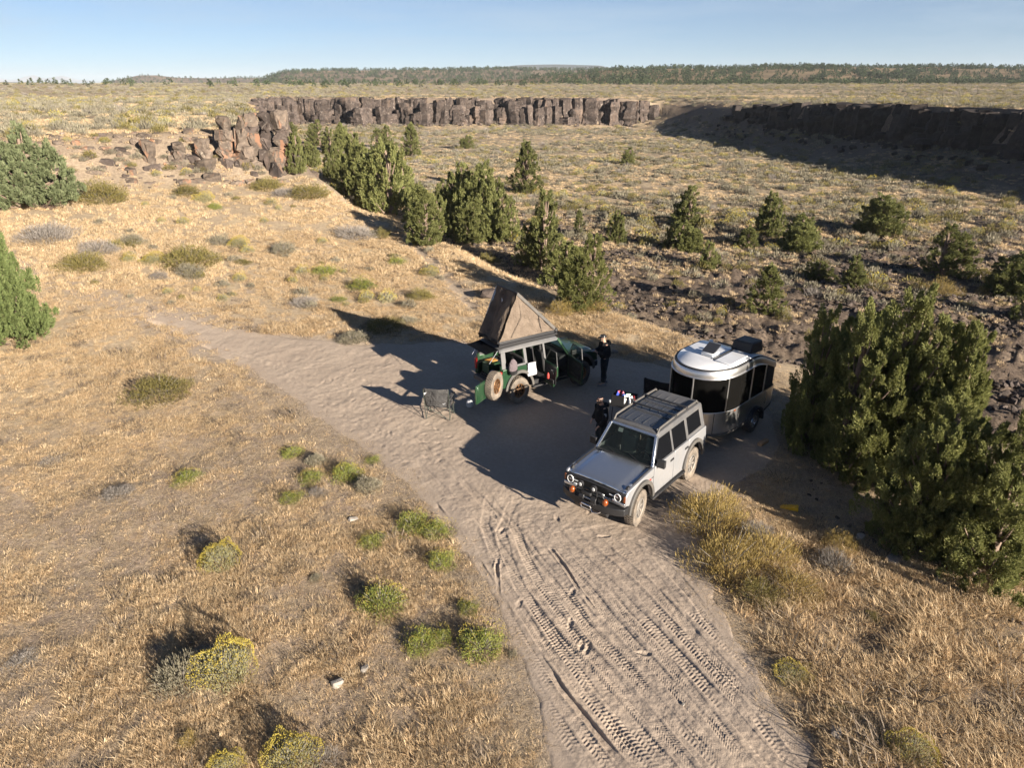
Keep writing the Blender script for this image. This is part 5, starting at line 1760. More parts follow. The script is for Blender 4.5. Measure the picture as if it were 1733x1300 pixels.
def make_suv(name, label, paint, side_paint, rim_mat, rub, top_mat, green=False):
    R = empty(name)
    tag(R, label, 'off-road vehicle')
    # --- tub
    b = MB()
    b.box((0.0, 0, 0.53), (1.80, 1.66, 0.08))
    b.box((-1.55, 0, 0.66), (1.34, 1.22, 0.10))
    b.box((1.52, 0, 0.78), (1.28, 1.18, 0.44))
    b.box((0.86, 0, 0.86), (0.08, 1.66, 0.66))
    for s in (-1, 1):
        b.box((0.0, s * 0.80, 0.545), (1.84, 0.12, 0.13))
        b.box((1.50, s * 0.73, 1.06), (1.30, 0.26, 0.05))
        b.box((-1.70, s * 0.73, 1.06), (1.04, 0.22, 0.05))
    b.build('chassis', M['interior'], R, 30, 0.01, 1)
    for s in (-1, 1):
        # wheel well liners
        for c in (FC, RC):
            MB().prism(arc(c, AZ, AR - 0.004, 8, 172, 16) + arc(c, AZ, AR + 0.03, 172, 8, 16), s * 0.60, s * 0.855).build('wheel_well', M['interior'], R, 40)
        f = MB().prism(P_FENDER, s * 0.855, s * 0.938).build('fender', side_paint, R, 35, 0.022, 3)
        q = MB().prism(P_QUART, s * 0.855, s * 0.938).build('quarter_panel', side_paint, R, 35, 0.022, 3)
        for c in (FC, RC):
            fl = arc(c, AZ, AR - 0.01, 4, 176, 18) + arc(c, AZ, AR + 0.085, 173, 7, 18)
            MB().prism(fl, s * 0.925, s * 1.005).build('fender_flare', M['flare'], R, 40, 0.012, 2)
        MB().box((0.0, s * 0.955, 0.455), (1.86, 0.12, 0.05)).build('side_step', M['plastic'], R, 30, 0.012, 2)
        # doors
        opened = green and s < 0
        door(R, P_FDOOR, s, 0.825, side_paint, math.radians(80) if opened else 0, inner=opened)
        door(R, P_RDOOR, s, -0.285, side_paint, math.radians(86) if opened else 0, inner=opened)
        # cabin side frame
        k = MB()
        side_strip(k, [(0.40, 1.705), (-2.17, 1.705), (-2.17, 1.775), (0.44, 1.775)], s)
        side_strip(k, [(-0.235, 1.22), (-0.32, 1.22), (-0.32, 1.71), (-0.235, 1.71)], s)
        side_strip(k, [(-1.075, 1.22), (-1.20, 1.22), (-1.20, 1.71), (-1.075, 1.71)], s)
        side_strip(k, [(-2.01, 1.225), (-2.20, 1.235), (-2.17, 1.71), (-1.98, 1.71)], s)
        side_strip(k, [(-1.19, 1.222), (-2.02, 1.23), (-2.02, 1.29), (-1.19, 1.28)], s)
        k.build('cabin_frame', top_mat, R, 35, 0.008, 1)
        a = MB()
        side_strip(a, [(0.87, 1.20), (0.765, 1.20), (0.355, 1.75), (0.455, 1.775)], s, 0.075, 0.006)
        a.build('windscreen_pillar', paint, R, 35, 0.012, 2)
        wins = [[(0.745, 1.222), (-0.235, 1.222), (-0.235, 1.71), (0.375, 1.71)], [(-0.32, 1.222), (-1.075, 1.222), (-1.075, 1.71), (-0.32, 1.71)],
                [(-1.20, 1.285), (-2.01, 1.292), (-1.985, 1.71), (-1.20, 1.71)]]
        for i, wpoly in enumerate(wins):
            if green and s < 0:
                continue
            g = MB()
            side_strip(g, wpoly, s, 0.008, -0.018)
            g.build('side_window', M['glass_dark'], R, None)
        if green and s < 0:       # the glass standing in the opened front door
            d0 = [c for c in R.children if c.name.startswith('door')][-2]
        # mirror
        m_ = MB().box((0.70, s * 1.045, 1.285), (0.115, 0.215, 0.175), rz=s * 0.12)
        m_.tube([(0.74, s * 0.90, 1.20), (0.73, s * 0.96, 1.22), (0.72, s * 1.0, 1.25)], 0.03, 8)
        if not opened:
            mo = m_.build('mirror', M['plastic'], R, 35, 0.028, 3)
            MB().box((0.646, s * 1.045, 1.285), (0.006, 0.17, 0.13), rz=s * 0.12).build('mirror_glass', M['chrome'], mo, None)
    # --- front end
    hood = []
    for i in range(15):
        t = i / 14
        x = 0.925 + t * 1.255
        row = []
        for j in range(23):
            y = -0.846 + 1.692 * j / 22
            z = 1.222 - 0.085 * t - 0.03 * t ** 4 + 0.022 * (1 - (y / 0.85) ** 2)
            e = abs(y)
            z -= 0.026 * float(sstep(0.60, 0.66, e)) * (1 - 0.3 * t)
            z += 0.020 * float(sstep(0.76, 0.82, e))
            if i == 14: z -= 0.035
            row.append((x, y, z))
        hood.append(row)
    hb = MB().loft(hood, closed=False, caps=False)
    ho = hb.build('hood', paint, R, 40)
    so = ho.modifiers.new('thick', 'SOLIDIFY'); so.thickness = 0.03; so.offset = -1
    MB().box((0.885, 0, 1.206), (0.10, 1.64, 0.03)).build('cowl', M['plastic'], R, 30, 0.01, 1)
    g = MB().prism([(2.19, 0.86), (2.248, 0.86), (2.252, 1.065), (2.20, 1.082)], -0.925, 0.925)
    go = g.build('grille', M['plastic'], R, 30, 0.012, 2)
    for k in range(7):
        MB().box((2.258, 0, 0.885 + k * 0.027), (0.012, 0.92, 0.010)).build('grille_bar', M['steel'], go, None)
    for s in (-1, 1):
        h = MB().lathe([(0.001, 0.016), (0.088, 0.012), (0.098, 0.0), (0.098, -0.02)], 28, 'x', (2.262, s * 0.715, 0.965)).build('headlight', M['lamp_dark'], R, 40)
        MB().lathe([(0.078, 0.015), (0.086, 0.024), (0.096, 0.018), (0.098, 0.006)], 28, 'x', (2.266, s * 0.715, 0.965)).build('light_ring', M['lamp_glass'], h, 40)
        MB().box((2.272, s * 0.60, 0.972), (0.02, 0.27, 0.026)).build('light_bar', M['lamp_glass'], h, None, 0.004, 1)
        MB().box((2.245, s * 0.895, 0.965), (0.03, 0.055, 0.15)).build('marker_light', M['red_lens'] if False else M['amber'], R, 30, 0.008, 1)
        MB().box((2.33, s * 0.30, 0.525), (0.16, 0.03, 0.07)).build('tow_hook', M['red_paint'] if not green else M['steel'], R, 30, 0.01, 1)
    MB().prism([(2.16, 0.775), (2.262, 0.775), (2.262, 0.858), (2.16, 0.858)], -0.93, 0.93).build('front_panel', paint, R, 30, 0.015, 2)
    bp = [(2.05, -0.95), (2.28, -0.94), (2.40, -0.74), (2.47, -0.44), (2.47, 0.44), (2.40, 0.74), (2.28, 0.94), (2.05, 0.95)]
    MB().prism(bp, 0.565, 0.735, axis='z').build('front_bumper', M['steel'], R, 30, 0.02, 2)
    MB().box((2.30, 0, 0.49), (0.16, 1.0, 0.14), ry=0.5).build('skid_plate', M['steel'], R, 30, 0.01, 1)
    hp = MB()
    hp.tube([(2.44, -0.47, 0.73), (2.45, -0.42, 0.90), (2.43, -0.34, 0.985), (2.43, 0.34, 0.985), (2.45, 0.42, 0.90), (2.44, 0.47, 0.73)], 0.028, 10)
    hp.tube([(2.44, -0.22, 0.73), (2.45, -0.22, 0.985)], 0.02, 8).tube([(2.44, 0.22, 0.73), (2.45, 0.22, 0.985)], 0.02, 8)
    hp.build('bull_bar', M['steel'], R, 45)
    if not green:
        w = MB().lathe([(0.001, -0.25), (0.075, -0.25), (0.075, -0.11), (0.05, -0.11), (0.05, 0.11), (0.085, 0.11), (0.085, 0.26), (0.001, 0.26)], 20, 'y', (2.50, 0, 0.80))
        w.box((2.50, 0, 0.745), (0.17, 0.46, 0.03)).box((2.47, -0.06, 0.90), (0.13, 0.26, 0.07))
        wo = w.build('winch', M['plastic'], R, 35, 0.006, 1)
        MB().lathe([(0.044, -0.12), (0.05, -0.12), (0.05, 0.12), (0.044, 0.12)], 16, 'y', (2.50, 0, 0.80)).build('winch_rope', M['chrome'], wo, 40)
        fl = MB().tube([(2.59, -0.15, 0.64), (2.60, -0.13, 0.69), (2.60, 0.13, 0.69), (2.59, 0.15, 0.64), (2.60, 0.13, 0.60), (2.60, -0.13, 0.60), (2.59, -0.15, 0.64)], 0.022, 8)
        fl.build('fairlead', M['chrome'], R, 45)
        MB().tube([(2.60, 0.16, 0.63), (2.66, 0.24, 0.60), (2.60, 0.34, 0.58), (2.50, 0.38, 0.58)], 0.02, 8).build('winch_hook', M['chrome'], R, 45)
        for s in (-1, 1):
            a = MB().lathe([(0.001, 0.055), (0.040, 0.048), (0.070, 0.026), (0.080, 0.0), (0.080, -0.045), (0.05, -0.075), (0.001, -0.08)], 22, 'x', (2.52, s * 0.50, 0.865))
            a.build('amber_light', M['amber'], R, 50)
        for yy in (-0.27, 0.13):
            p = MB().lathe([(0.001, 0.03), (0.05, 0.03), (0.085, 0.035), (0.09, 0.0), (0.06, -0.06), (0.001, -0.07)], 22, 'x', (2.46, yy, 1.055)).build('spot_lamp', M['plastic'], R, 40)
            MB().lathe([(0.001, 0.042), (0.04, 0.038), (0.046, 0.03)], 18, 'x', (2.46, yy, 1.055)).build('lens', M['lamp_glass'], p, 40)
        for yy in (-0.56, -0.02, 0.28, 0.62):
            MB().box((2.275, yy, 0.89), (0.03, 0.10, 0.035)).build('marker_lamp', M['lamp_glass'], R, 30, 0.006, 1)
    # --- windscreen, roof
    ws = MB().add([(0.835, -0.775, 1.215), (0.835, 0.775, 1.215), (0.435, 0.655, 1.752), (0.435, -0.655, 1.752)], [(0, 1, 2, 3)])
    wo = ws.build('windscreen', M['windscreen'], R, None)
    for s in (-1, 1):
        MB().tube([(0.850, s * 0.35 + 0.1, 1.222), (0.79, s * 0.35 - 0.22, 1.295)], 0.008, 5).build('wiper', M['plastic'], wo, 60)
    MB().add([(0.445, -0.69, 1.735), (0.445, 0.69, 1.735), (0.395, 0.67, 1.80), (0.395, -0.67, 1.80), (0.30, -0.69, 1.735), (0.30, 0.69, 1.735)],
             [(0, 1, 2, 3), (0, 3, 4), (1, 5, 2), (4, 5, 1, 0), (3, 2, 5, 4)]).build('windscreen_header', paint, R, 30, 0.012, 2)
    rings = []
    for x, dz, k in ((0.385, -0.02, 0.97), (0.30, 0.0, 1.0), (-0.9, 0.012, 1.0), (-2.05, 0.0, 1.0), (-2.205, -0.035, 0.97)):
        rings.append([(x, y * k, z + dz) for y, z in ((-0.735, 1.74), (-0.728, 1.785), (-0.69, 1.822), (-0.5, 1.838), (0, 1.848), (0.5, 1.838), (0.69, 1.822), (0.728, 1.785), (0.735, 1.74), (0, 1.73))])
    ro = MB().loft(rings).build('roof', top_mat, R, 35)
    return R

# ================================================================== the silver vehicle
def rel(o, parent):
    o.parent = parent
    return o

SILVER = make_suv('off_road_vehicle', 'dusty silver four door off-road vehicle with winch bumper and amber lamps', M['silver'], M['silver_dusty'], M['rim_grey'], M['rubber'], M['roofgrey'])
for x, s in ((FC, 1), (FC, -1), (RC, 1), (RC, -1)):
    add_wheel(SILVER, (x, s * 0.815, TYRE_R), M['rim_grey'], M['rubber'], 0.0 if s > 0 else PI, math.radians(7) if x > 0 else 0, random.uniform(0, 1))
def silver_details(R):
    # dark roof panels with ribs between the side rails
    for i, (a, b_) in enumerate(((0.26, -0.52), (-0.545, -1.28), (-1.305, -2.08))):
        p = MB().add([(a, -0.60, 1.834), (a, 0.60, 1.834), (b_, 0.60, 1.846), (b_, -0.60, 1.846), (a, -0.60, 1.856), (a, 0.60, 1.856), (b_, 0.60, 1.872), (b_, -0.60, 1.872)],
                     [(0, 3, 2, 1), (4, 5, 6, 7), (0, 1, 5, 4), (1, 2, 6, 5), (2, 3, 7, 6), (3, 0, 4, 7)]).build('roof_panel', M['roofdark'] if i < 2 else M['roofgrey'], R, 30, 0.008, 1)
        for k in range(4):
            y = -0.39 + 0.26 * k
            MB().box(((a + b_) / 2, y, 1.866), (abs(a - b_) - 0.16, 0.018, 0.012), ry=0.0).build('rib', M['roofgrey'] if i == 2 else M['roofdark'], p, None)
    rk = []
    for s in (-1, 1):
        MB().tube([(0.34, s * 0.665, 1.80), (0.24, s * 0.665, 1.905), (-0.9, s * 0.66, 1.925), (-1.95, s * 0.655, 1.905), (-2.04, s * 0.655, 1.82)], 0.028, 8).build('roof_rail', M['flare'], R, 45)
    for x in (-0.62, -1.28):
        c = MB().box((x, 0, 1.952), (0.075, 1.36, 0.032)).build('cross_bar', M['plastic'], R, 30, 0.01, 2)
        for s in (-1, 1):
            MB().box((x, s * 0.665, 1.925), (0.11, 0.07, 0.07)).build('clamp', M['plastic'], c, 30, 0.01, 1)
    # seats, wheel, dash seen through the windscreen
    for s in (-1, 1):
        st = MB().box((-0.12, s * 0.38, 1.10), (0.14, 0.48, 0.62), ry=-0.22).build('seat', M['seat'], R, 30, 0.05, 3)
        MB().box((-0.22, s * 0.38, 1.52), (0.10, 0.26, 0.19), ry=-0.15).build('headrest', M['seat'], st, 30, 0.04, 3)
    MB().prism([(0.80, 0.80), (0.80, 1.185), (0.50, 1.16), (0.42, 1.02), (0.45, 0.80)], -0.80, 0.80).build('dashboard', M['interior'], R, 30, 0.03, 2)
    ring = [(0.36 + 0.05 * math.sin(a), 0.38 + 0.18 * math.cos(a), 1.12 + 0.17 * math.sin(a)) for a in [2 * PI * k / 18 for k in range(19)]]
    MB().tube(ring, 0.018, 7, False).build('steering_wheel', M['plastic'], R, 60)
    MB().box((0.47, 0.0, 1.62), (0.03, 0.22, 0.07)).build('rear_view_mirror', M['plastic'], R, 30, 0.02, 2)
    MB().box((0.47, -0.36, 1.66), (0.004, 0.14, 0.10), ry=-0.64).build('windscreen_sticker', M['lamp_glass'], R, None)
    # tail
    MB().box((-2.245, 0.0, 0.93), (0.06, 1.66, 0.60)).build('tailgate', M['silver_dusty'], R, 30, 0.02, 2)
    MB().add([(-2.20, -0.70, 1.24), (-2.20, 0.70, 1.24), (-2.165, 0.60, 1.74), (-2.165, -0.60, 1.74)], [(0, 1, 2, 3)]).build('rear_window', M['glass_dark'], R, None)
    MB().box((-2.28, 0, 0.60), (0.20, 1.72, 0.16)).build('rear_bumper', M['plastic'], R, 30, 0.03, 2)
    for s in (-1, 1):
        MB().box((-2.262, s * 0.84, 1.0), (0.06, 0.12, 0.34)).build('tail_light', M['red_lens'], R, 30, 0.015, 2)
    sp = add_wheel(R, (-2.42, 0.05, 0.98), M['rim_grey'], M['rubber'], PI / 2)
    # fender badge: red trail mark
    MB().add([(0.98, 0.9425, 0.955), (1.10, 0.9425, 0.99), (1.06, 0.9425, 1.02), (1.005, 0.9425, 1.0)], [(0, 1, 2, 3)]).build('fender_badge', M['red_paint'], R, None)
    MB().box((0.93, 0.9415, 1.0), (0.10, 0.003, 0.022)).build('fender_badge', M['plastic'], R, None)
    # hood grab tabs
    for s in (-1, 1):
        MB().prism([(1.95, 1.12), (2.10, 1.115), (2.02, 1.172), (1.96, 1.172)], s * 0.80, s * 0.875).build('trail_sight', M['plastic'], R, 30, 0.01, 1)
        MB().box((1.35, s * 0.862, 1.190), (0.92, 0.020, 0.02), ry=0.073).build('hood_seam', M['plastic'], R, None)
silver_details(SILVER)

# ================================================================== the green vehicle
GREEN = make_suv('off_road_vehicle', 'dark green off-road vehicle with open doors, swung out spare wheel and roof tent', M['green'], M['green'], M['plastic'], M['rubber_dark'], M['roofgrey'], True)
for x, s in ((FC, 1), (FC, -1), (RC, 1), (RC, -1)):
    add_wheel(GREEN, (x, s * 0.83, TYRE_R), M['bronze'], M['rubber'] if x < 0 else M['rubber_dark'], 0.0 if s > 0 else PI, 0.0, random.uniform(0, 1))
def green_details(R):
    # swing gate with the spare wheel, opened past a right angle about the right rear corner
    g = MB().prism([(0.0, 0.64), (0.0, 1.21), (1.62, 1.21), (1.66, 1.0), (1.62, 0.64)], -0.035, 0.035, axis='x')
    gate = g.build('tailgate', M['green'], R, 30, 0.02, 2)
    gate.location = (-2.27, -0.80, 0)
    gate.rotation_euler = (0, 0, math.radians(117))
    ins = MB()
    for a, b_ in ((0.98, 1.12), (1.40, 1.56)):
        ins.box((-0.042, (a + b_) / 2, 0.93), (0.016, b_ - a, 0.46))
    ins.box((-0.042, 1.27, 1.17), (0.014, 0.56, 0.06)).box((-0.042, 1.27, 0.69), (0.014, 0.56, 0.07))
    ins.build('stamped_rib', M['green'], gate, 30, 0.006, 1)
    sp = add_wheel(R, (0, 0, 0), M['bronze'], M['rubber'], 0)
    ca, sa = math.cos(math.radians(117)), math.sin(math.radians(117))
    lx, ly = -0.20, 0.72
    sp.location = (-2.27 + lx * ca - ly * sa, -0.80 + lx * sa + ly * ca, 0.98)
    sp.rotation_euler = (0, 0, math.radians(117) + PI / 2)
    # raised rear glass
    h = MB().box((-0.27, 0, 0.0), (0.54, 1.26, 0.03)).build('rear_hatch', M['glass_dark'], R, 30, 0.01, 1)
    h.location = (-2.20, 0, 1.80)
    h.rotation_euler = (0, math.radians(-6), 0)
    for s in (-1, 1):
        MB().tube([(0.0, s * 0.60, -0.03), (-0.40, s * 0.60, -0.35)], 0.010, 6).build('gas_strut', M['chrome'], h, 60)
        MB().box((-2.252, s * 0.86, 1.0), (0.06, 0.13, 0.36)).build('tail_light', M['red_lens'], R, 30, 0.015, 2)
        MB().box((-2.19, s * 0.80, 1.03), (0.09, 0.10, 0.60)).build('rear_pillar', M['green'], R, 30, 0.01, 1)
    MB().box((-2.28, 0, 0.58), (0.20, 1.72, 0.15)).build('rear_bumper', M['flare'], R, 30, 0.03, 2)
    # inside
    MB().box((-1.62, 0, 0.735), (1.10, 1.20, 0.05)).build('cargo_floor', M['interior'], R, None)
    for s in (-1, 1):
        st = MB().box((-0.12, s * 0.38, 1.05), (0.15, 0.50, 0.68), ry=-0.2).box((0.12, s * 0.38, 0.76), (0.50, 0.50, 0.14)).build('seat', M['interior'], R, 30, 0.05, 2)
        MB().box((-0.22, s * 0.38, 1.50), (0.10, 0.26, 0.19), ry=-0.15).build('headrest', M['interior'], st, 30, 0.04, 2)
    MB().box((-1.02, 0, 1.02), (0.14, 1.25, 0.62), ry=-0.2).build('rear_seat', M['interior'], R, 30, 0.05, 2)
    MB().prism([(0.80, 0.80), (0.80, 1.185), (0.50, 1.16), (0.42, 1.02), (0.45, 0.80)], -0.80, 0.80).build('dashboard', M['interior'], R, 30, 0.03, 2)
    # window frames on the opened doors: pale edge strip of the front one
    ds = [c for c in R.children if c.name.startswith('door')]
    for d in ds[:2]:
        xs = min(v.co.x for v in d.data.vertices)
        fr = MB().tube([(0.0, 0.0, 1.22), (-0.42, 0.06, 1.68), (xs + 0.02, 0.06, 1.68), (xs + 0.02, 0.0, 1.22)], 0.018, 6)
        fr.build('window_frame', M['roofgrey'], d, 50)
        MB().add([(0.0, 0.0, 1.22), (-0.42, 0.06, 1.68), (xs + 0.02, 0.06, 1.68), (xs + 0.02, 0.0, 1.22)], [(0, 1, 2, 3)]).build('window_glass', M['windscreen'], d, None)
        m_ = MB().box((-0.12, -0.14, 1.285), (0.115, 0.215, 0.175)) if d is ds[0] else None
        if m_:
            m_.build('mirror', M['plastic'], d, 35, 0.028, 3)
    # roof platform
    pf = MB()
    for s in (-1, 1):
        pf.box((-0.90, s * 0.67, 1.905), (2.62, 0.05, 0.06))
    for k in range(7):
        pf.box((0.30 - k * 0.40, 0, 1.912), (0.07, 1.30, 0.03))
    pf.build('roof_rack', M['plastic'], R, 30, 0.008, 1)
    for yy in (-0.34, -0.58):
        MB().lathe([(0.001, 0.06), (0.06, 0.05), (0.085, 0.0), (0.06, -0.06), (0.001, -0.075)], 18, 'x', (0.42, yy, 1.985)).build('roof_lamp', M['plastic'], R, 45)
green_details(GREEN)
# ================================================================== wedge roof tent on the green vehicle
def cloth_mat(name, a, b, rough=0.9):
    m, t, bs = new_mat(name)
    tc = t.nodes.new('ShaderNodeTexCoord').outputs['Object']
    c = mixc(t, ramp(t, noise(t, 3.0, 5, 0.6, tc), 0.35, 0.7), a, b)
    t.links.new(c, bs.inputs['Base Color'])
    bs.inputs['Roughness'].default_value = rough
    bs.inputs['Specular IOR Level'].default_value = 0.2
    bump(t, bs, noise(t, 4.5, 5, 0.6, tc, 1.6), 0.9, 0.10)
    return m
M['canvas'] = cloth_mat('taupe_canvas', (0.155, 0.120, 0.092), (0.20, 0.158, 0.122))
M['canvas_dark'] = cloth_mat('dark_brown_canvas', (0.105, 0.084, 0.069), (0.155, 0.124, 0.10))
M['black_cloth'] = cloth_mat('black_cloth', (0.016, 0.016, 0.018), (0.032, 0.031, 0.032))
M['charcoal_cloth'] = cloth_mat('charcoal_cloth', (0.05, 0.05, 0.052), (0.085, 0.082, 0.08))
M['navy_cloth'] = cloth_mat('dark_navy_trousers', (0.022, 0.028, 0.032), (0.038, 0.045, 0.05))
M['white_cloth'] = cloth_mat('white_cloth', (0.52, 0.53, 0.56), (0.62, 0.62, 0.64))
M['mauve_cloth'] = cloth_mat('mauve_cloth', (0.13, 0.105, 0.115), (0.19, 0.155, 0.165))
M['skin'] = simple('skin', (0.52, 0.31, 0.22), 0.55, var=0.08, vscale=20)
M['beard'] = simple('grey_brown_beard', (0.17, 0.125, 0.095), 0.9, var=0.3, vscale=60)
M['shoe'] = simple('grey_shoe', (0.22, 0.20, 0.185), 0.8)

def patch(A, B, C, D, nu, nv, fn):
    """grid between corners A-B (bottom) and D-C (top); fn(u,v) pushes along the normal"""
    A, B, C, D = map(Vector, (A, B, C, D))
    nrm = (B - A).cross(D - A).normalized()
    rows = []
    for j in range(nv + 1):
        v = j / nv
        rows.append([tuple((A.lerp(B, i / nu)).lerp(D.lerp(C, i / nu), v) + nrm * fn(i / nu, v)) for i in range(nu + 1)])
    return MB().loft(rows, closed=False, caps=False)

HX, HZ, PX_, PZ, RX, BZ, TW = 0.30, 2.07, -1.42, 3.40, -2.18, 2.04, 0.66
def make_tent():
    R = empty('roof_tent')
    tag(R, 'brown canvas wedge tent opened on the roof of the green vehicle', 'roof tent')
    MB().box(((HX + RX) / 2, 0, 1.985), (HX - RX, 2 * TW + 0.03, 0.10)).build('base_shell', M['plastic'], R, 30, 0.02, 2)
    L = math.hypot(HX - PX_, PZ - HZ)
    ang = math.atan2(PZ - HZ, HX - PX_)
    lid = MB().box(((HX + PX_) / 2, 0, (HZ + PZ) / 2 + 0.035), (L, 2 * TW + 0.02, 0.06), ry=ang).build('lid', M['steel'], R, 30, 0.02, 2)
    for s in (-1, 1):
        MB().box(((HX + PX_) / 2, s * (TW + 0.018), (HZ + PZ) / 2 + 0.01), (L, 0.03, 0.10), ry=ang).build('rail', M['flare'], lid, 30, 0.006, 1)
        def fs(u, v, s=s):
            return s * (0.06 * float(fbm(u * 3 + v * 2 + s, v * 3 - u * 2, 3, 300)) - 0.06 * math.sin(PI * u) * math.sin(PI * min(1, v * 1.2)) + 0.020 * math.sin(17 * (u * 0.8 + v * 0.45 * (1 + u))) + 0.03 * abs(math.sin(9 * (v - u * 0.7))))
        k = MB()
        # triangular side: rows from the rear edge towards the hinge
        n = 16
        rows = []
        for i in range(n + 1):
            u = i / n
            bot = Vector((RX + (HX - 0.05 - RX) * u, s * TW, BZ))
            top = Vector((PX_ + (HX - 0.05 - PX_) * u, s * (TW - 0.01), PZ + (HZ - PZ) * u))
            rows.append([tuple(bot.lerp(top, j / 10) + Vector((0, fs(u, j / 10) if 0 < j < 10 else 0, 0))) for j in range(11)])
        k.loft(rows, closed=False, caps=False)
        sw = k.build('side_wall', M['canvas'], R, 60)
        # window zip line and seam
        MB().tube([(RX + 0.52, s * (TW + 0.012), BZ + 0.06), (PX_ + 0.20, s * (TW + 0.004), BZ + 0.62), (PX_ + 0.06, s * (TW + 0.004), PZ - 0.12)], 0.011, 5).build('seam', M['canvas_dark'], sw, 60)
        MB().tube([(HX - 0.62, s * (TW + 0.014), BZ + 0.03), (HX - 0.86, s * (TW + 0.010), HZ + 0.86)], 0.013, 5).build('strap', M['plastic'], sw, 60)
    def fr(u, v):
        return 0.09 * float(fbm(u * 4, v * 3, 3, 310)) + 0.05 * math.sin(11 * u + 5 * v) * math.sin(PI * v) - 0.07 * math.sin(PI * v) * math.sin(PI * u)
    rw = patch((RX, TW, BZ), (RX, -TW, BZ), (PX_, -TW, PZ), (PX_, TW, PZ), 18, 20, fr).build('rear_wall', M['canvas_dark'], R, 60)
    # rolled door flap in the paler canvas, and the small pale pull tab
    fo = patch((RX + 0.02, -0.16, BZ + 0.04), (RX + 0.02, -TW + 0.05, BZ + 0.04), (PX_ - 0.02, -TW + 0.10, PZ - 0.05), (PX_ - 0.30, -0.05, PZ - 0.55), 8, 12, lambda u, v: 0.05 + 0.05 * float(fbm(u * 5, v * 5, 2, 315)))
    fo.build('door_flap', M['canvas'], rw, 60)
    mb = MB().add([(PX_ - 0.12, 0.12, PZ - 0.24), (PX_ - 0.17, -0.02, PZ - 0.30), (PX_ - 0.20, 0.02, PZ - 0.36), (PX_ - 0.15, 0.10, PZ - 0.29)], [(0, 1, 2, 3)])
    mb.build('pull_tab', M['white_cloth'], rw, None)
    le = MB().tube([(RX, TW, BZ), (PX_, TW, PZ)], 0.016, 6).build('edge_piping', M['white_cloth'], rw, 60)
    MB().tube([(RX + 0.05, TW + 0.02, BZ), (PX_ + 0.02, TW - 0.02, PZ - 0.05)], 0.02, 6).build('strut', M['chrome'], R, 60)
    # folded skirt and straps at the foot of the rear wall
    MB().tube([(RX - 0.03, y, BZ - 0.02 + 0.025 * math.sin(9 * y)) for y in [TW - 2 * TW * k / 14 for k in range(15)]], 0.045, 7).build('folded_skirt', M['black_cloth'], R, 60)
    return R
TENT = make_tent()

# ================================================================== aluminium travel trailer
M['alu'] = None
def alu_mat():
    m, t, b = new_mat('brushed_aluminium')
    tc = t.nodes.new('ShaderNodeTexCoord').outputs['Object']
    b.inputs['Metallic'].default_value = 1.0
    c = mixc(t, ramp(t, noise(t, 1.6, 5, 0.6, tc), 0.3, 0.75), (0.74, 0.735, 0.73), (0.85, 0.845, 0.84))
    t.links.new(c, b.inputs['Base Color'])
    mr = t.nodes.new('ShaderNodeMapRange')
    mr.inputs['To Min'].default_value = 0.28
    mr.inputs['To Max'].default_value = 0.46
    t.links.new(noise(t, 2.4, 4, 0.6, tc), mr.inputs['Value'])
    t.links.new(mr.outputs['Result'], b.inputs['Roughness'])
    bump(t, b, noise(t, 2.2, 3, 0.5, tc), 0.25, 0.02)
    return m
M['alu'] = alu_mat()
M['trailer_roof'] = simple('pale_glossy_roof', (0.72, 0.73, 0.75), 0.25, 0.0, coat=0.6, var=0.06, vscale=3)

def plan(phi, inset=0.0):
    """trailer outline: phi 0 = front centre, +-pi = rear centre"""
    a = abs(phi)
    s = 1 if phi >= 0 else -1
    W2, XF, XC, XR = 1.04 - inset, 1.85 - inset, 0.55, -1.95 + inset
    if a <= PI / 2:
        return (XC + (XF - XC) * math.cos(a) ** 0.92, s * W2 * math.sin(a) ** 0.92)
    t = (a - PI / 2) / (PI / 2)
    if t < 0.72:
        return (XC + (XR + 0.34 - XC) * (t / 0.72), s * W2)
    q = (t - 0.72) / 0.28 * PI / 2
    return (XR + 0.34 - 0.34 * math.sin(q), s * (W2 - 0.34 + 0.34 * math.cos(q)) if q < PI / 2 * 0.75 else s * (W2 - 0.34 + 0.34 * math.cos(q)) * (1 - (q / (PI / 2) - 0.75) * 4))

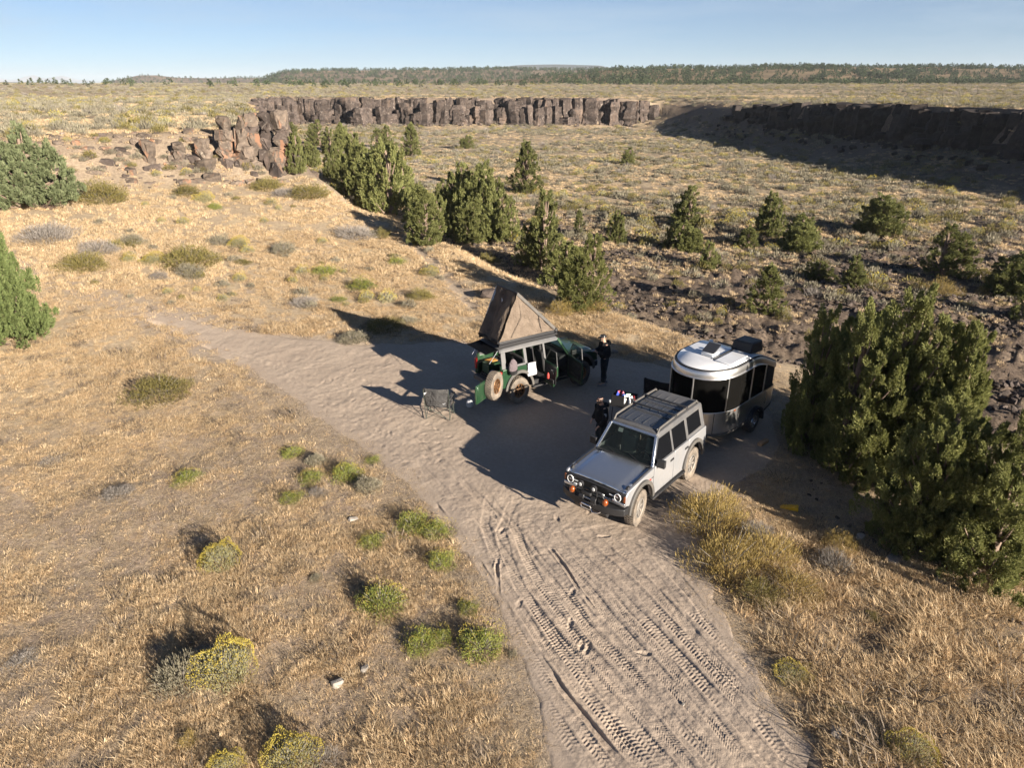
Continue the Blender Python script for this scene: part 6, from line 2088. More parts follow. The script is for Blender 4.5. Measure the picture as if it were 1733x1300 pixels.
def ztop(x):
    return 2.50 - 0.60 * float(sstep(-0.2, -2.3, x)) - 0.03 * max(0, x - 0.8)
def zbot(x):
    return 0.46 + 0.16 * float(sstep(-1.2, -2.0, x)) + 0.03 * float(sstep(1.2, 1.9, x))
PHIS = [-PI + 2 * PI * k / 96 for k in range(96)]
def ring(z, inset=0.0, lo=None, rel_=None):
    out = []
    for p in PHIS:
        x, y = plan(p, inset)
        zz = z(x) if callable(z) else z
        out.append((x, y, zz))
    return out
Z_WIN0, Z_WIN1 = 1.20, 2.27
def make_trailer():
    R = empty('travel_trailer')
    tag(R, 'small rounded aluminium travel trailer with dark wraparound windows', 'trailer')
    zt = lambda x: ztop(x)
    low = MB().loft([ring(zbot, 0.10), ring(lambda x: zbot(x) + 0.03, 0.02), ring(lambda x: zbot(x) + 0.10, 0.0), ring(Z_WIN0 - 0.4, 0.0), ring(Z_WIN0, 0.0)], True, False)
    low.build('lower_body', M['alu'], R, 50)
    up = MB().loft([ring(lambda x: min(Z_WIN1, ztop(x) - 0.23), 0.012), ring(lambda x: ztop(x) - 0.14, 0.014), ring(lambda x: ztop(x) - 0.07, 0.028), ring(lambda x: ztop(x) - 0.03, 0.055)], True, False)
    up.build('upper_band', M['alu'], R, 50)
    MB().loft([ring(Z_WIN0, 0.03), ring(lambda x: min(Z_WIN1, ztop(x) - 0.23), 0.035)], True, False).build('cabin_shell', M['interior'], R, 50)
    MB().loft([ring(lambda x: ztop(x) - 0.03, 0.053), ring(lambda x: ztop(x) + 0.0, 0.065), ring(lambda x: ztop(x) + 0.004, 0.125)], True, False).build('roof_gasket', M['plastic'], R, 50)
    rr = [ring(lambda x: ztop(x) + 0.0, 0.15), ring(lambda x: ztop(x) + 0.022, 0.17), ring(lambda x: ztop(x) + 0.03, 0.45), ring(lambda x: ztop(x) + 0.035, 0.8)]
    rr = []
    for k, (sc, dz) in enumerate(((1.0, 0.0), (0.985, 0.022), (0.6, 0.034), (0.25, 0.04), (0.02, 0.04))):
        row = []
        for p in PHIS:
            x, y = plan(p, 0.12)
            x = -0.22 + (x + 0.22) * sc
            y *= sc
            row.append((x, y, ztop(x) + dz))
        rr.append(row)
    MB().loft(rr).build('roof', M['trailer_roof'], R, 50)
    # window panes and the bright strips between them
    cuts = [-2.35, -1.68, -0.80, 0.15, 1.10, 1.90, 2.35]
    for a, b in zip(cuts[:-1], cuts[1:]):
        n = 16
        lo, hi = [], []
        g = 0.022
        for k in range(n + 1):
            p = a + g + (b - a - 2 * g) * k / n
            x, y = plan(p, 0.006)
            lo.append((x, y, Z_WIN0 + 0.03)); hi.append((x, y, min(Z_WIN1, ztop(x) - 0.23) - 0.025))
        MB().loft([lo, hi], False, False).build('window', M['trailer_glass'], R, 60)
    for c in cuts:
        x, y = plan(c, -0.004)
        x2, y2 = plan(c, -0.004)
        MB().tube([(x, y, Z_WIN0), (x2, y2, min(Z_WIN1, ztop(x) - 0.23))], 0.022, 8).build('window_strip', M['alu'], R, 60)
    for zz, nm in ((Z_WIN0 + 0.012, 'window_rail'), (None, 'window_rail')):
        pts = []
        for k in range(61):
            p = -2.35 + 4.7 * k / 60
            x, y = plan(p, -0.004)
            pts.append((x, y, zz if zz else min(Z_WIN1, ztop(x) - 0.23) - 0.01))
        MB().tube(pts, 0.018, 7).build(nm, M['alu'], R, 60)
    for c in (-1.55, -0.75, 0.05, 0.8, 1.6):           # riveted seams of the lower panels
        x, y = plan(c, -0.006)
        MB().tube([(x, y, zbot(x) + 0.08), (x, y, Z_WIN0)], 0.010, 5).build('panel_seam', M['flare'], R, 60)
    # stone guard edge at the foot
    MB().loft([ring(lambda x: zbot(x) + 0.005, -0.006), ring(lambda x: zbot(x) + 0.075, -0.008), ring(lambda x: zbot(x) + 0.08, 0.0)], True, False).build('skirt_trim', M['flare'], R, 50)
    # roof furniture
    v = MB().box((0.62, -0.05, ztop(0.5) + 0.09), (0.40, 0.40, 0.11)).build('roof_vent', M['lamp_glass'], R, 30, 0.03, 2)
    MB().box((0.60, -0.03, ztop(0.5) + 0.25), (0.42, 0.40, 0.035), ry=0.42).build('vent_lid', M['lamp_dark'], v, 30, 0.015, 2)
    MB().lathe([(0.001, 0.10), (0.07, 0.10), (0.075, 0.0)], 14, 'z', (0.30, -0.22, ztop(0.3) + 0.03)).build('plumbing_vent', M['lamp_glass'], R, 40)
    MB().lathe([(0.001, 0.08), (0.06, 0.07), (0.065, 0.0)], 14, 'z', (-0.42, -0.62, ztop(-0.4) + 0.03)).build('antenna_dome', M['lamp_glass'], R, 40)
    MB().box((-0.05, 0.23, ztop(-0.3) + 0.06), (1.9, 0.05, 0.035), ry=0.01).build('roof_rail', M['plastic'], R, 30, 0.01, 1)
    MB().box((-1.0, -0.38, ztop(-1.0) + 0.05), (0.06, 0.62, 0.04)).build('roof_rail', M['plastic'], R, 30, 0.01, 1)
    MB().box((0.42, 0.56, ztop(0.2) + 0.045), (1.1, 0.50, 0.03)).build('solar_panel', M['trailer_roof'], R, 30, 0.008, 1)
    ac = MB().add([(-0.30, 0.10, 2.48), (-0.30, 0.78, 2.48), (-1.12, 0.78, 2.42), (-1.12, 0.10, 2.42), (-0.38, 0.14, 2.82), (-0.38, 0.74, 2.82), (-1.06, 0.74, 2.78), (-1.06, 0.14, 2.78)],
                  [(0, 3, 2, 1), (4, 5, 6, 7), (0, 1, 5, 4), (1, 2, 6, 5), (2, 3, 7, 6), (3, 0, 4, 7)]).build('air_conditioner', M['plastic'], R, 30, 0.05, 3)
    # chassis, wheels, tongue
    ch = MB().box((-0.2, 0, 0.42), (3.6, 1.2, 0.10))
    ch.build('chassis', M['steel'], R, 30, 0.01, 1)
    MB().tube([(1.55, 0.55, 0.44), (2.40, 0.05, 0.46)], 0.045, 8).tube([(1.55, -0.55, 0.44), (2.40, -0.05, 0.46)], 0.045, 8).tube([(2.3, 0, 0.46), (2.55, 0, 0.48)], 0.05, 8).build('tongue', M['steel'], R, 45)
    MB().tube([(2.28, 0, 0.10), (2.28, 0, 0.80)], 0.035, 8).build('tongue_jack', M['chrome'], R, 45)
    MB().box((2.02, 0, 0.66), (0.30, 0.55, 0.36)).build('battery_box', M['plastic'], R, 30, 0.05, 2)
    for s in (-1, 1):
        w = add_wheel(R, (-0.55, s * 0.98, 0.36), M['chrome'], M['rubber_dark'], 0.0 if s > 0 else PI)
        w.scale = (0.83, 0.83, 0.83)
        MB().prism(arc(-0.55, 0.36, 0.42, -5, 185, 16) + arc(-0.55, 0.36, 0.50, 185, -5, 16), s * 1.0, s * 1.16).build('wheel_arch', M['plastic'], R, 40, 0.012, 2)
        x, y = plan(s * 1.42, -0.012)
        MB().box((x, y, 1.17), (0.10, 0.03, 0.05), rz=0.1).build('marker_light', M['amber'], R, 30, 0.01, 1)
        MB().tube([(-1.2, s * 1.055, 0.75), (-1.2, s * 1.075, 1.05), (-1.2, s * 1.055, 1.15)], 0.014, 6).build('grab_handle', M['chrome'], R, 60)
        MB().add([(0.0, s * 1.044, 0.62), (-0.0, s * 1.044, 1.20), (-1.9, s * 1.044, 1.20), (-1.9, s * 1.044, 0.66)], [(0, 1, 2, 3)]) 
    return R
TRAILER = make_trailer()

# ================================================================== poses of the three vehicles
def pose(o, P, z=None):
    o.location = (P[0], P[1], float(height(P[0], P[1])) + 0.02 if z is None else z)
    o.rotation_euler = (0, 0, math.radians(P[2]))
    o.scale = (P[3], P[3], P[4])

POSE_SILVER = (3.43, 16.12, 230.2, 0.97, 1.16)
POSE_GREEN = (0.92, 23.15, 34.0, 0.94, 1.15)
POSE_TRAILER = (6.55, 19.9, 225.0, 1.03, 1.06)
pose(SILVER, POSE_SILVER)
pose(GREEN, POSE_GREEN)
pose(TENT, POSE_GREEN, GREEN.location.z)
pose(TRAILER, POSE_TRAILER)

def at_local(P, x, y, z=0.0):
    a = math.radians(P[2])
    x, y = x * P[3], y * P[3]
    gx, gy_ = P[0] + x * math.cos(a) - y * math.sin(a), P[1] + x * math.sin(a) + y * math.cos(a)
    return (gx, gy_, float(height(P[0], P[1])) + 0.02 + z * P[4])
# ================================================================== people
def skin_mesh(name, pts, edges, rad, root=0, sub=2):
    me = bpy.data.meshes.new(name)
    me.from_pydata(pts, edges, [])
    o = bpy.data.objects.new(name, me)
    COL.objects.link(o)
    m = o.modifiers.new('skin', 'SKIN')
    m.use_smooth_shade = True
    m.branch_smoothing = 0.6
    for i, r in enumerate(rad):
        v = me.skin_vertices[0].data[i]
        v.radius = r if isinstance(r, (tuple, list)) else (r, r)
        v.use_root = (i == root)
    s = o.modifiers.new('sub', 'SUBSURF')
    s.levels = s.render_levels = sub
    dg = bpy.context.evaluated_depsgraph_get()
    res = bpy.data.meshes.new_from_object(o.evaluated_get(dg))
    bpy.data.objects.remove(o)
    bpy.data.meshes.remove(me)
    res.name = name
    for p in res.polygons:
        p.use_smooth = True
    return res

def person(label, loc, heading, arms, scale=1.08, lean=0.0, head_tilt=0.0, bald=False, cap=False, legs=0.0):
    """a standing adult facing local +x; arms = [(elbow, wrist, hand direction) left, right]"""
    R = empty('person', loc, math.radians(heading))
    R.scale = (scale,) * 3
    tag(R, label, 'person')
    hx = 0.05 + head_tilt * 0.10
    P = [(0, 0, 0.96), (0.0, 0, 1.14), (0.01 + lean, 0, 1.32), (0.015 + lean, 0, 1.44), (0.03 + lean, 0, 1.52), (hx + lean, 0, 1.60), (hx + 0.01 + lean, 0, 1.67), (hx + lean - 0.005, 0, 1.735)]
    Rr = [(0.115, 0.085), (0.105, 0.08), (0.13, 0.085), (0.10, 0.07), (0.055, 0.055), (0.068, 0.078), (0.078, 0.095), (0.060, 0.072)]
    E = [(0, 1), (1, 2), (2, 3), (3, 4), (4, 5), (5, 6), (6, 7)]
    bodyP, bodyE, bodyR = list(P), list(E), list(Rr)
    jackP, jackE, jackR = [(0, 0, 0.90)] + list(P[1:4]) + [(0.025 + lean, 0, 1.52)], [(0, 1), (1, 2), (2, 3), (3, 4)], [(0.225, 0.18), (0.215, 0.17), (0.235, 0.165), (0.19, 0.14), (0.10, 0.10)]
    trouP, trouE, trouR = [(0, 0, 1.04), (0, 0, 0.93)], [(0, 1)], [(0.19, 0.15), (0.195, 0.155)]
    for k, s in enumerate((1, -1)):
        el, wr, hd = arms[k]
        b = len(bodyP)
        bodyP += [(0.0 + lean, s * 0.175, 1.425), el, wr]
        bodyR += [0.05, 0.036, 0.028]
        bodyE += [(3, b), (b, b + 1), (b + 1, b + 2)]
        # palm, four fingers and a thumb
        W_, D_ = Vector(wr), Vector(hd).normalized()
        sd = D_.cross(Vector((0, 0, 1)))
        sd = sd.normalized() if sd.length > 1e-3 else Vector((0, 1, 0))
        up = sd.cross(D_)
        bodyP.append(tuple(W_ + D_ * 0.06)); bodyR.append((0.036, 0.016)); bodyE.append((b + 2, b + 3))
        for f in range(4):
            o = sd * (0.027 - 0.018 * f)
            ln = (0.075, 0.085, 0.08, 0.062)[f]
            n = len(bodyP)
            bodyP += [tuple(W_ + D_ * 0.09 + o), tuple(W_ + D_ * (0.09 + ln * 0.55) + o - up * 0.012), tuple(W_ + D_ * (0.09 + ln * 0.85) + o - up * 0.035)]
            bodyR += [0.0095, 0.009, 0.008]
            bodyE += [(b + 3, n), (n, n + 1), (n + 1, n + 2)]
        n = len(bodyP)
        bodyP += [tuple(W_ + D_ * 0.045 + sd * 0.04), tuple(W_ + D_ * 0.085 + sd * 0.055 - up * 0.015)]
        bodyR += [0.011, 0.009]
        bodyE += [(b + 3, n), (n, n + 1)]
        j = len(jackP)
        we = tuple(Vector(el).lerp(Vector(wr), 1.04))
        jackP += [(0.0 + lean, s * 0.185, 1.425), el, we]
        jackR += [0.105, 0.088, 0.068]
        jackE += [(3, j), (j, j + 1), (j + 1, j + 2)]
        st = legs * s
        hip, knee, ank, toe = (0, s * 0.095, 0.90), (0.02 + st * 0.5, s * 0.11, 0.50), (-0.02 + st, s * 0.12, 0.09), (0.12 + st, s * 0.135, 0.035)
        b = len(bodyP)
        bodyP += [hip, knee, ank, toe]; bodyR += [0.085, 0.055, 0.04, (0.04, 0.028)]
        bodyE += [(0, b), (b, b + 1), (b + 1, b + 2), (b + 2, b + 3)]
        t = len(trouP)
        trouP += [(0, s * 0.10, 0.88), knee, (ank[0] + 0.01, ank[1], 0.10)]; trouR += [0.128, 0.10, 0.085]
        trouE += [(1, t), (t, t + 1), (t + 1, t + 2)]
    link_mesh('body', skin_mesh('body', bodyP, bodyE, bodyR), M['skin'], R)
    jk = link_mesh('hoodie', skin_mesh('hoodie', jackP, jackE, jackR), M['black_cloth'], R)
    link_mesh('trousers', skin_mesh('trousers', trouP, trouE, trouR), M['navy_cloth'], R)
    for s in (1, -1):
        st = legs * s
        rings = []
        for x, w, h in ((-0.11, 0.032, 0.05), (-0.07, 0.042, 0.09), (0.0, 0.045, 0.10), (0.07, 0.05, 0.065), (0.14, 0.048, 0.05), (0.185, 0.025, 0.03)):
            rings.append([(x + st, s * 0.128 + w * c, 0.002 + h * z) for c, z in ((-1, 0), (-0.95, 0.6), (-0.5, 1), (0.5, 1), (0.95, 0.6), (1, 0))])
        MB().loft(rings).build('shoe', M['shoe'], R, 50)
    hc = Vector((hx + lean, 0, 1.655))
    # face: brow, nose, eyes, mouth, ears
    MB().add([tuple(hc + Vector(v)) for v in ((0.088, 0.0, 0.018), (0.092, 0.013, -0.022), (0.092, -0.013, -0.022), (0.118, 0.0, -0.024), (0.09, 0, -0.034))],
             [(0, 1, 3), (0, 3, 2), (1, 4, 3), (3, 4, 2), (0, 2, 4, 1)]).build('nose', M['skin'], R, 60)
    for s in (1, -1):
        MB().lathe([(0.001, 0.010), (0.009, 0.004), (0.011, -0.004), (0.001, -0.008)], 10, 'x', tuple(hc + Vector((0.083, s * 0.031, 0.012)))).build('eye', M['plastic'], R, 60)
        MB().lathe([(0.001, 0.012), (0.020, 0.008), (0.028, 0.0), (0.016, -0.008), (0.001, -0.010)], 12, 'y', tuple(hc + Vector((-0.002, s * 0.082, -0.008)))).build('ear', M['skin'], R, 60)
    MB().box(tuple(hc + Vector((0.088, 0, -0.055))), (0.010, 0.045, 0.010)).build('mouth', simple('lips', (0.33, 0.14, 0.12), 0.5), R, 30, 0.003, 1)
    bd = []
    for z, rx, ry, dx in ((-0.125, 0.02, 0.025, 0.065), (-0.105, 0.052, 0.05, 0.050), (-0.07, 0.078, 0.07, 0.028), (-0.030, 0.086, 0.079, 0.012)):
        bd.append([tuple(hc + Vector((dx + rx * math.cos(a), ry * math.sin(a), z))) for a in [-1.75 + 3.5 * k / 14 for k in range(15)]])
    MB().loft(bd, False, False).build('beard', M['beard'], R, 60)
    if bald:
        band = []
        for z, e in ((0.000, 0.0), (0.0, 0.008), (0.026, 0.008), (0.026, 0.0)):
            band.append([tuple(hc + Vector((0.004 + (0.096 + e) * math.cos(2 * PI * k / 24), (0.083 + e) * math.sin(2 * PI * k / 24), z + 0.018 - 0.012 * math.cos(2 * PI * k / 24)))) for k in range(24)])
        MB().loft(band + [band[0]], True, False).build('head_strap', M['plastic'], R, 50)
    if cap:
        cr = []
        for z, k in ((0.018, 1.0), (0.05, 1.0), (0.085, 0.86), (0.108, 0.5), (0.114, 0.05)):
            cr.append([tuple(hc + Vector((0.002 + 0.103 * k * math.cos(2 * PI * i / 20), 0.091 * k * math.sin(2 * PI * i / 20), z))) for i in range(20)])
        cp = MB().loft(cr, True, False).build('cap', M['black_cloth'], R, 50)
        br = [[tuple(hc + Vector((0.085 + q * math.cos(a) * 0.95, 0.080 * math.sin(a) * (0.6 + q * 5), 0.026 - q * 0.22 + dz))) for a in [-1.3 + 2.6 * i / 10 for i in range(11)]] for q, dz in ((0.0, 0.0), (0.085, 0.0), (0.085, -0.006), (0.0, -0.006))]
        MB().loft(br, False, False).build('brim', M['black_cloth'], cp, 50)
        MB().box(tuple(hc + Vector((0.097, 0.0, 0.062))), (0.012, 0.07, 0.045), ry=-0.25).build('cap_badge', M['lamp_glass'], cp, 30, 0.004, 1)
        MB().lathe([(0.10, 0.01), (0.104, 0.02), (0.104, 0.035), (0.10, 0.045)], 20, 'z', tuple(hc + Vector((0.002, 0, 0.03)))).build('sunglasses', M['lamp_dark'], cp, 50)
    # hood lying on the back
    MB().tube([(-0.06 + lean, -0.11, 1.50), (-0.13 + lean, -0.06, 1.475), (-0.145 + lean, 0, 1.46), (-0.13 + lean, 0.06, 1.475), (-0.06 + lean, 0.11, 1.50)], [0.03, 0.05, 0.055, 0.05, 0.03], 9).build('hood', M['black_cloth'], jk, 60)
    return R, jk

g = on_plane(1021, 651, 0.0)
p1, _ = person('standing person in black hoodie and cap looking down at a phone beside the green vehicle', (g[0], g[1], float(height(g[0], g[1])) + 0.02), 190,
               [((0.10, 0.27, 1.17), (0.30, 0.13, 1.20), (0.7, -0.5, 0.25)), ((0.10, -0.27, 1.17), (0.31, -0.07, 1.20), (0.7, 0.4, 0.25))], 1.12, 0.01, 0.4, cap=True, legs=0.06)
a = math.radians(190)
hp = (0.42 * 1.12, 0.03 * 1.12)
ph = MB().box((0, 0, 0), (0.012, 0.075, 0.15)).build('phone', M['lamp_dark'], None, 30, 0.006, 2)
ph.location = (g[0] + hp[0] * math.cos(a) - hp[1] * math.sin(a), g[1] + hp[0] * math.sin(a) + hp[1] * math.cos(a), p1.location.z + 1.235 * 1.12)
ph.rotation_euler = (0, math.radians(-50), a)
tag(ph, 'dark phone held in both hands by the standing person in the cap', 'phone')
MB().box((-0.0072, 0, 0), (0.0015, 0.066, 0.135)).build('screen', M['lamp_glass'], ph, None)

P2 = (2.68, 18.25)
p2, jk2 = person('bearded bald person in black hoodie with a dark head strap beside the silver vehicle', (P2[0], P2[1], float(height(*P2)) + 0.02), 197,
                 [((0.03, 0.29, 1.15), (0.20, 0.27, 0.98), (0.6, -0.1, -0.6)), ((0.02, -0.28, 1.15), (0.16, -0.25, 0.96), (0.5, 0.1, -0.7))], 1.06, 0.0, 0.2, bald=True)
# pale print running down the sleeve
for k in range(5):
    MB().box((0.055 - 0.004 * k, 0.292 - 0.004 * k, 1.33 - 0.05 * k), (0.018, 0.118, 0.028), rx=0.25, rz=0.5).build('sleeve_print', M['white_cloth'], jk2, None)

# ================================================================== camp things
def camp_chair(label, loc, heading, cloth, frame, scale=1.0):
    R = empty('camp_chair', loc, math.radians(heading), scale)
    tag(R, label, 'camp chair')
    w, f, b = 0.33, 0.26, -0.24
    fr = frame
    for s in (-1, 1):
        MB().tube([(f, s * w, 0.01), (f - 0.02, s * w, 0.62)], 0.011, 7).build('leg', fr, R, 60)
        MB().tube([(b, s * w, 0.01), (b - 0.10, s * w * 1.05, 0.95)], 0.011, 7).build('leg', fr, R, 60)
        MB().tube([(f, s * w, 0.03), (b, s * w, 0.40)], 0.009, 6).tube([(b, s * w, 0.03), (f, s * w, 0.40)], 0.009, 6).build('side_brace', fr, R, 60)
        pts = [[(f + 0.02, s * (w + dy), 0.62 + dz) for dy, dz in ((-0.05, 0), (0.05, 0), (0.05, 0.02), (-0.05, 0.02))], [(b - 0.05, s * (w + dy), 0.64 + dz) for dy, dz in ((-0.04, 0), (0.04, 0), (0.04, 0.02), (-0.04, 0.02))]]
        MB().loft(pts).build('armrest', cloth, R, 40)
        MB().lathe([(0.001, 0), (0.028, 0), (0.028, 0.02), (0.001, 0.02)], 10, 'z', (f, s * w, 0.0)).build('foot', fr, R, 40)
    MB().tube([(f, -w, 0.03), (f, w, 0.40)], 0.009, 6).tube([(f, w, 0.03), (f, -w, 0.40)], 0.009, 6).build('front_brace', fr, R, 60)
    MB().tube([(b, -w, 0.03), (b, w, 0.40)], 0.009, 6).tube([(b, w, 0.03), (b, -w, 0.40)], 0.009, 6).build('rear_brace', fr, R, 60)
    st = patch((f, -w, 0.44), (f, w, 0.44), (b, w, 0.40), (b, -w, 0.40), 12, 8, lambda u, v: -0.06 * math.sin(PI * u) * math.sin(PI * v) + 0.01 * float(fbm(u * 5, v * 5, 2, 330)))
    so = st.build('seat', cloth, R, 60)
    bk = patch((b, w, 0.42), (b, -w, 0.42), (b - 0.11, -w * 1.05, 0.98), (b - 0.11, w * 1.05, 0.98), 14, 10, lambda u, v: 0.06 * math.sin(PI * u) * (1 - 0.4 * v) + 0.022 * float(fbm(u * 6, v * 5, 3, 331)))
    bo = bk.build('backrest', cloth, R, 60)
    for o in (so, bo):
        m = o.modifiers.new('thick', 'SOLIDIFY'); m.thickness = 0.012
    return R, bo

M['frame'] = simple('grey_green_tube', (0.10, 0.115, 0.10), 0.4, 0.5)
g = on_plane(745, 706, 0.0)
ch, bo = camp_chair('black camp chair standing alone on the sunlit sand near the shadow', (g[0], g[1], float(height(g[0], g[1])) + 0.03), 82, M['charcoal_cloth'], M['frame'], 1.22)
patch((-0.285, 0.33, 0.60), (-0.285, 0.22, 0.56), (-0.335, 0.25, 0.86), (-0.345, 0.33, 0.84), 4, 5, lambda u, v: -0.006).build('lit_mesh_panel', M['white_cloth'], bo, 60)  # pale cloth colour stands in for light shining through the mesh
MB().tube([(-0.292, -0.12, 0.56), (-0.285, -0.20, 0.50), (-0.288, -0.23, 0.55)], 0.008, 5).build('pale_mark', M['white_cloth'], bo, 60)

q = on_plane(1121, 664, 0.8)
camp_chair('black camp chair in the shade between the silver vehicle and the trailer', (q[0], q[1], float(height(q[0], q[1])) + 0.02), 55, M['black_cloth'], M['plastic'], 1.4)

# folding table with an open black crate of coloured bags
TB = (3.62, 20.05)
tz = float(height(*TB)) + 0.02
T = empty('folding_table', (TB[0], TB[1], tz), math.radians(-28))
tag(T, 'black folding table behind the silver vehicle carrying the open crate', 'folding table')
MB().box((0, 0, 0.72), (0.95, 0.50, 0.03)).build('table_top', M['plastic'], T, 30, 0.008, 2)
for sx in (-1, 1):
    for sy in (-1, 1):
        MB().tube([(sx * 0.42, sy * 0.20, 0.71), (sx * 0.45, sy * 0.22, 0.0)], 0.014, 7).build('leg', M['steel'], T, 60)
K = empty('crate', (TB[0] + 0.02, TB[1], tz + 0.737), math.radians(-28))
tag(K, 'open black plastic crate filled with red, blue and green packets', 'crate')
for nm, c, s in (('side', (0, 0.205, 0.17), (0.72, 0.02, 0.34)), ('side', (0, -0.205, 0.17), (0.72, 0.02, 0.34)), ('end', (0.36, 0, 0.17), (0.02, 0.42, 0.34)), ('end', (-0.36, 0, 0.17), (0.02, 0.42, 0.34)), ('base', (0, 0, 0.01), (0.70, 0.39, 0.02))):
    MB().box(c, s).build(nm, M['plastic'], K, 30, 0.006, 1)
MB().box((0, 0, 0.345), (0.76, 0.03, 0.02)).box((0, 0.21, 0.345), (0.76, 0.035, 0.025)).box((0, -0.21, 0.345), (0.76, 0.035, 0.025)).build('rim', M['plastic'], K, 30, 0.006, 1)
PK = [('red', (0.50, 0.03, 0.06), (-0.25, 0.12)), ('pink', (0.72, 0.22, 0.30), (-0.08, 0.13)), ('blue', (0.06, 0.11, 0.55), (-0.20, -0.06)), ('bright blue', (0.10, 0.20, 0.70), (-0.04, -0.05)),
      ('pale green', (0.35, 0.58, 0.45), (0.12, -0.02)), ('white', (0.70, 0.71, 0.72), (0.13, -0.13)), ('deep red', (0.45, 0.02, 0.03), (0.28, 0.02)), ('silver', (0.5, 0.52, 0.55), (0.25, -0.13))]
for i, (cn, col, (x, y)) in enumerate(PK):
    rr = [[(x_ * w, y_ * d, z) for x_, y_ in ((-1, -1), (0, -1.15), (1, -1), (1.1, 0), (1, 1), (0, 1.15), (-1, 1), (-1.1, 0))] for z, w, d in ((0.0, 0.075, 0.055), (0.06, 0.085, 0.06), (0.22, 0.078, 0.05), (0.30, 0.072, 0.018), (0.33, 0.07, 0.006))]
    o = MB().loft(rr).build('packet', simple(cn.replace(' ', '_') + '_wrapper', col, 0.35), None, 40)
    ca, sa = math.cos(math.radians(-28)), math.sin(math.radians(-28))
    o.location = (TB[0] + 0.02 + x * ca - y * sa, TB[1] + x * sa + y * ca, tz + 0.737 + 0.055 + 0.02 * (i % 3))
    o.rotation_euler = (random.uniform(-0.15, 0.15), random.uniform(-0.15, 0.15), random.uniform(0, 3))
    tag(o, cn + ' packet standing in the open black crate', 'packet')
lan = empty('lantern', (TB[0] - 0.42, TB[1] + 0.05, tz + 0.736), 0)
tag(lan, 'small white lantern on the left end of the folding table', 'lantern')
MB().lathe([(0.001, 0.0), (0.045, 0.0), (0.045, 0.03), (0.03, 0.035), (0.001, 0.035)], 14).build('base', M['plastic'], lan, 40)
MB().lathe([(0.03, 0.036), (0.055, 0.07), (0.055, 0.13), (0.03, 0.16), (0.001, 0.165)], 16).build('globe', M['lamp_glass'], lan, 50)

# yellow levelling ramp left in the straw
g = ground_at([1335], [862])[0]
Y = empty('levelling_ramp', (g[0], g[1], g[2] + 0.02), math.radians(-24), 0.8)
tag(Y, 'bright yellow ribbed levelling ramp left in the straw by the hollow', 'levelling ramp')
M['yellow'] = simple('yellow_plastic', (0.80, 0.47, 0.02), 0.45, var=0.08)
MB().prism([(-0.28, 0.0), (0.28, 0.0), (0.28, 0.13), (0.06, 0.10), (-0.10, 0.05)], -0.11, 0.11).build('body', M['yellow'], Y, 30, 0.01, 2)
for k in range(6):
    MB().box((-0.18 + k * 0.08, 0, 0.055 + k * 0.0165), (0.028, 0.21, 0.022), ry=-0.25).build('rib', M['yellow'], Y, 30, 0.004, 1)
# timber block beside the trailer wheel
g = ground_at([1291], [752])[0]
M['timber'] = simple('weathered_timber', (0.46, 0.29, 0.16), 0.8, var=0.25, vscale=14)
o = MB().box((0, 0, 0.06), (0.46, 0.14, 0.12)).build('timber_block', M['timber'], None, 30, 0.012, 2)
o.location = (g[0], g[1], g[2])
o.rotation_euler = (0, 0, math.radians(42))
tag(o, 'short sawn timber block on the ground beside the trailer wheel', 'timber block')

# ---- things in and on the green vehicle
def place_local(o, P, x, y, z, rz=0.0):
    o.location = at_local(P, x, y, z)
    o.rotation_euler = (o.rotation_euler[0], o.rotation_euler[1], math.radians(P[2]) + rz)
    return o
def sack(name, mat, w, d, h, parent=None):
    rr = []
    for t, k in ((0.0, 0.75), (0.12, 1.0), (0.45, 1.05), (0.75, 0.85), (0.92, 0.5), (1.0, 0.25)):
        rr.append([(w * k * math.cos(a) * (1 + 0.1 * math.sin(3 * a + t * 4)), d * k * math.sin(a), h * t) for a in [2 * PI * i / 16 for i in range(16)]])
    return MB().loft(rr).build(name, mat, parent, 60)
o = place_local(sack('hanging_bag', M['mauve_cloth'], 0.17, 0.09, 0.52), POSE_GREEN, -1.84, -1.03, 1.10)
tag(o, 'greyish mauve bag hanging by the rear side window of the green vehicle', 'bag')
MB().lathe([(0.13, -0.02), (0.165, 0.03), (0.17, 0.12), (0.16, 0.125)], 14, 'z').build('dark_bottom', M['black_cloth'], o, 50)
MB().tube([(0.02, 0.0, 0.50), (0.03, 0.05, 0.58), (0.0, 0.10, 0.55)], 0.012, 6).build('strap', M['black_cloth'], o, 60)
o = patch((0, 0, 0), (0.40, 0.02, 0), (0.36, 0.05, 0.46), (0.02, 0.03, 0.48), 8, 8, lambda u, v: 0.03 * float(fbm(u * 4, v * 4, 2, 340))).build('towel', M['white_cloth'], None, 60)
mm = o.modifiers.new('thick', 'SOLIDIFY'); mm.thickness = 0.02
place_local(o, POSE_GREEN, -1.16, -1.00, 0.86)
tag(o, 'white towel hanging over the rear door opening of the green vehicle', 'towel')
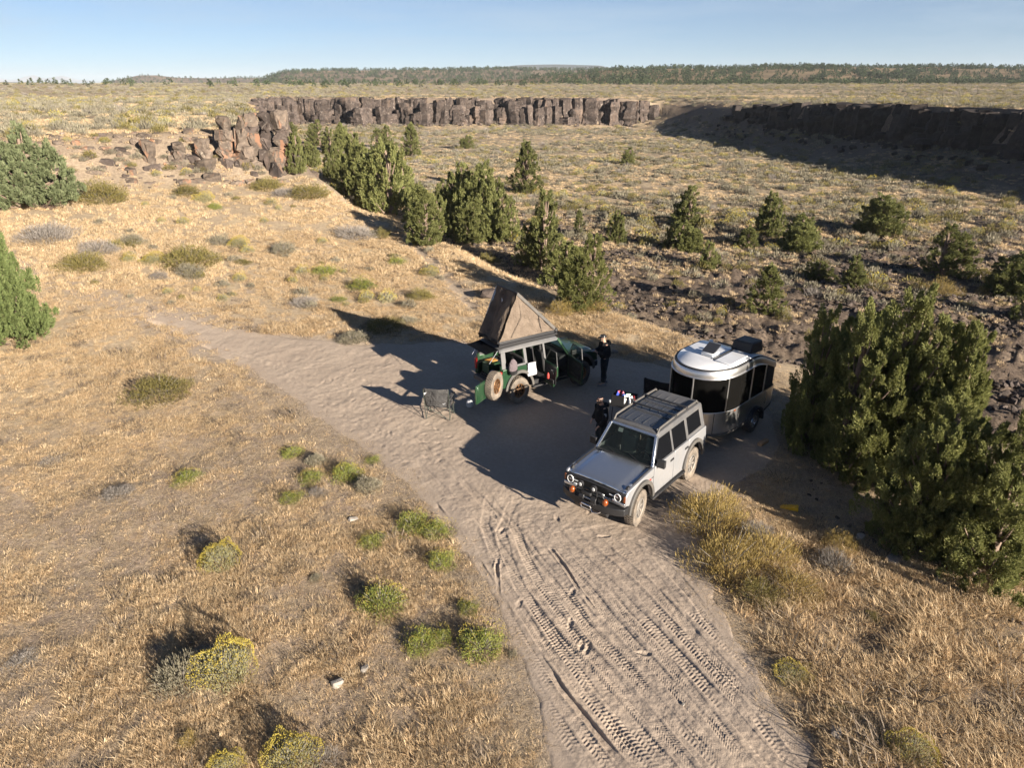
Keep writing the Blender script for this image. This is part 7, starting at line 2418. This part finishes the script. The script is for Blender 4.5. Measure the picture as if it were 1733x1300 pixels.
for nm, lb, mat, (w, d, h), (x, y, z) in (
        ('stuff_bag', 'crimson bag lying on the cargo floor of the green vehicle', simple('crimson_cloth', (0.42, 0.03, 0.06), 0.8), (0.20, 0.15, 0.22), (-1.98, -0.28, 0.76)),
        ('duffel_bag', 'black duffel in the dark rear of the green vehicle', M['black_cloth'], (0.34, 0.24, 0.42), (-1.55, -0.25, 0.76)),
        ('stuff_bag', 'small blue bag at the cargo edge of the green vehicle', simple('blue_cloth', (0.05, 0.10, 0.22), 0.8), (0.13, 0.10, 0.20), (-2.02, 0.08, 0.76))):
    o = place_local(sack(nm, mat, w, d, h), POSE_GREEN, x, y, z, 0.4)
    tag(o, lb, 'bag')
o = MB().box((0, 0, 0.17), (0.50, 0.42, 0.34)).build('storage_box', M['green'], None, 30, 0.02, 2)
place_local(o, POSE_GREEN, -1.85, 0.42, 0.76)
tag(o, 'green storage box at the left of the cargo space', 'storage box')
MB().box((0, 0, 0.35), (0.53, 0.45, 0.03)).build('lid', M['green'], o, 30, 0.01, 1)
o = MB().box((0, 0, 0.0), (0.38, 0.30, 0.025)).build('cutting_board', simple('orange_wood', (0.55, 0.27, 0.07), 0.55, var=0.2), None, 30, 0.01, 2)
place_local(o, POSE_GREEN, -1.86, 0.40, 0.76 + 0.38)
tag(o, 'orange wooden board lying on the green storage box', 'board')
o = MB().lathe([(0.001, 0.0), (0.04, 0.0), (0.042, 0.14), (0.02, 0.19), (0.02, 0.21), (0.001, 0.21)], 14).build('bottle', simple('red_bottle', (0.50, 0.06, 0.05), 0.35), None, 50)
ds = [c for c in GREEN.children if c.name.startswith('door') and abs(c.rotation_euler[2]) > 0.1]
place_local(o, POSE_GREEN, -0.53, -1.42, 0.80)
tag(o, 'red bottle in the pocket of the opened rear door', 'bottle')
o = sack('water_bag', M['white_cloth'], 0.12, 0.10, 0.30)
g = on_plane(795, 690, 0.0)
o.location = (g[0], g[1], float(height(g[0], g[1])) + 0.02)
tag(o, 'pale bag on the ground behind the swung out tailgate', 'bag')
# ================================================================== air
def build_haze():
    b = MB().box((0, 6500, 62), (16000, 15000, 164))
    m = bpy.data.materials.new('haze')
    m.use_nodes = True
    t = m.node_tree
    t.nodes.clear()
    o = t.nodes.new('ShaderNodeOutputMaterial')
    v = t.nodes.new('ShaderNodeVolumePrincipled')
    v.inputs['Color'].default_value = (0.82, 0.90, 1.0, 1)
    v.inputs['Density'].default_value = 0.00008
    v.inputs['Anisotropy'].default_value = 0.0
    t.links.new(v.outputs['Volume'], o.inputs['Volume'])
    ob = b.build('haze', m, None, None)
    tag(ob, 'thin blue haze lying over the distant land', None, None, 'stuff')
build_haze()
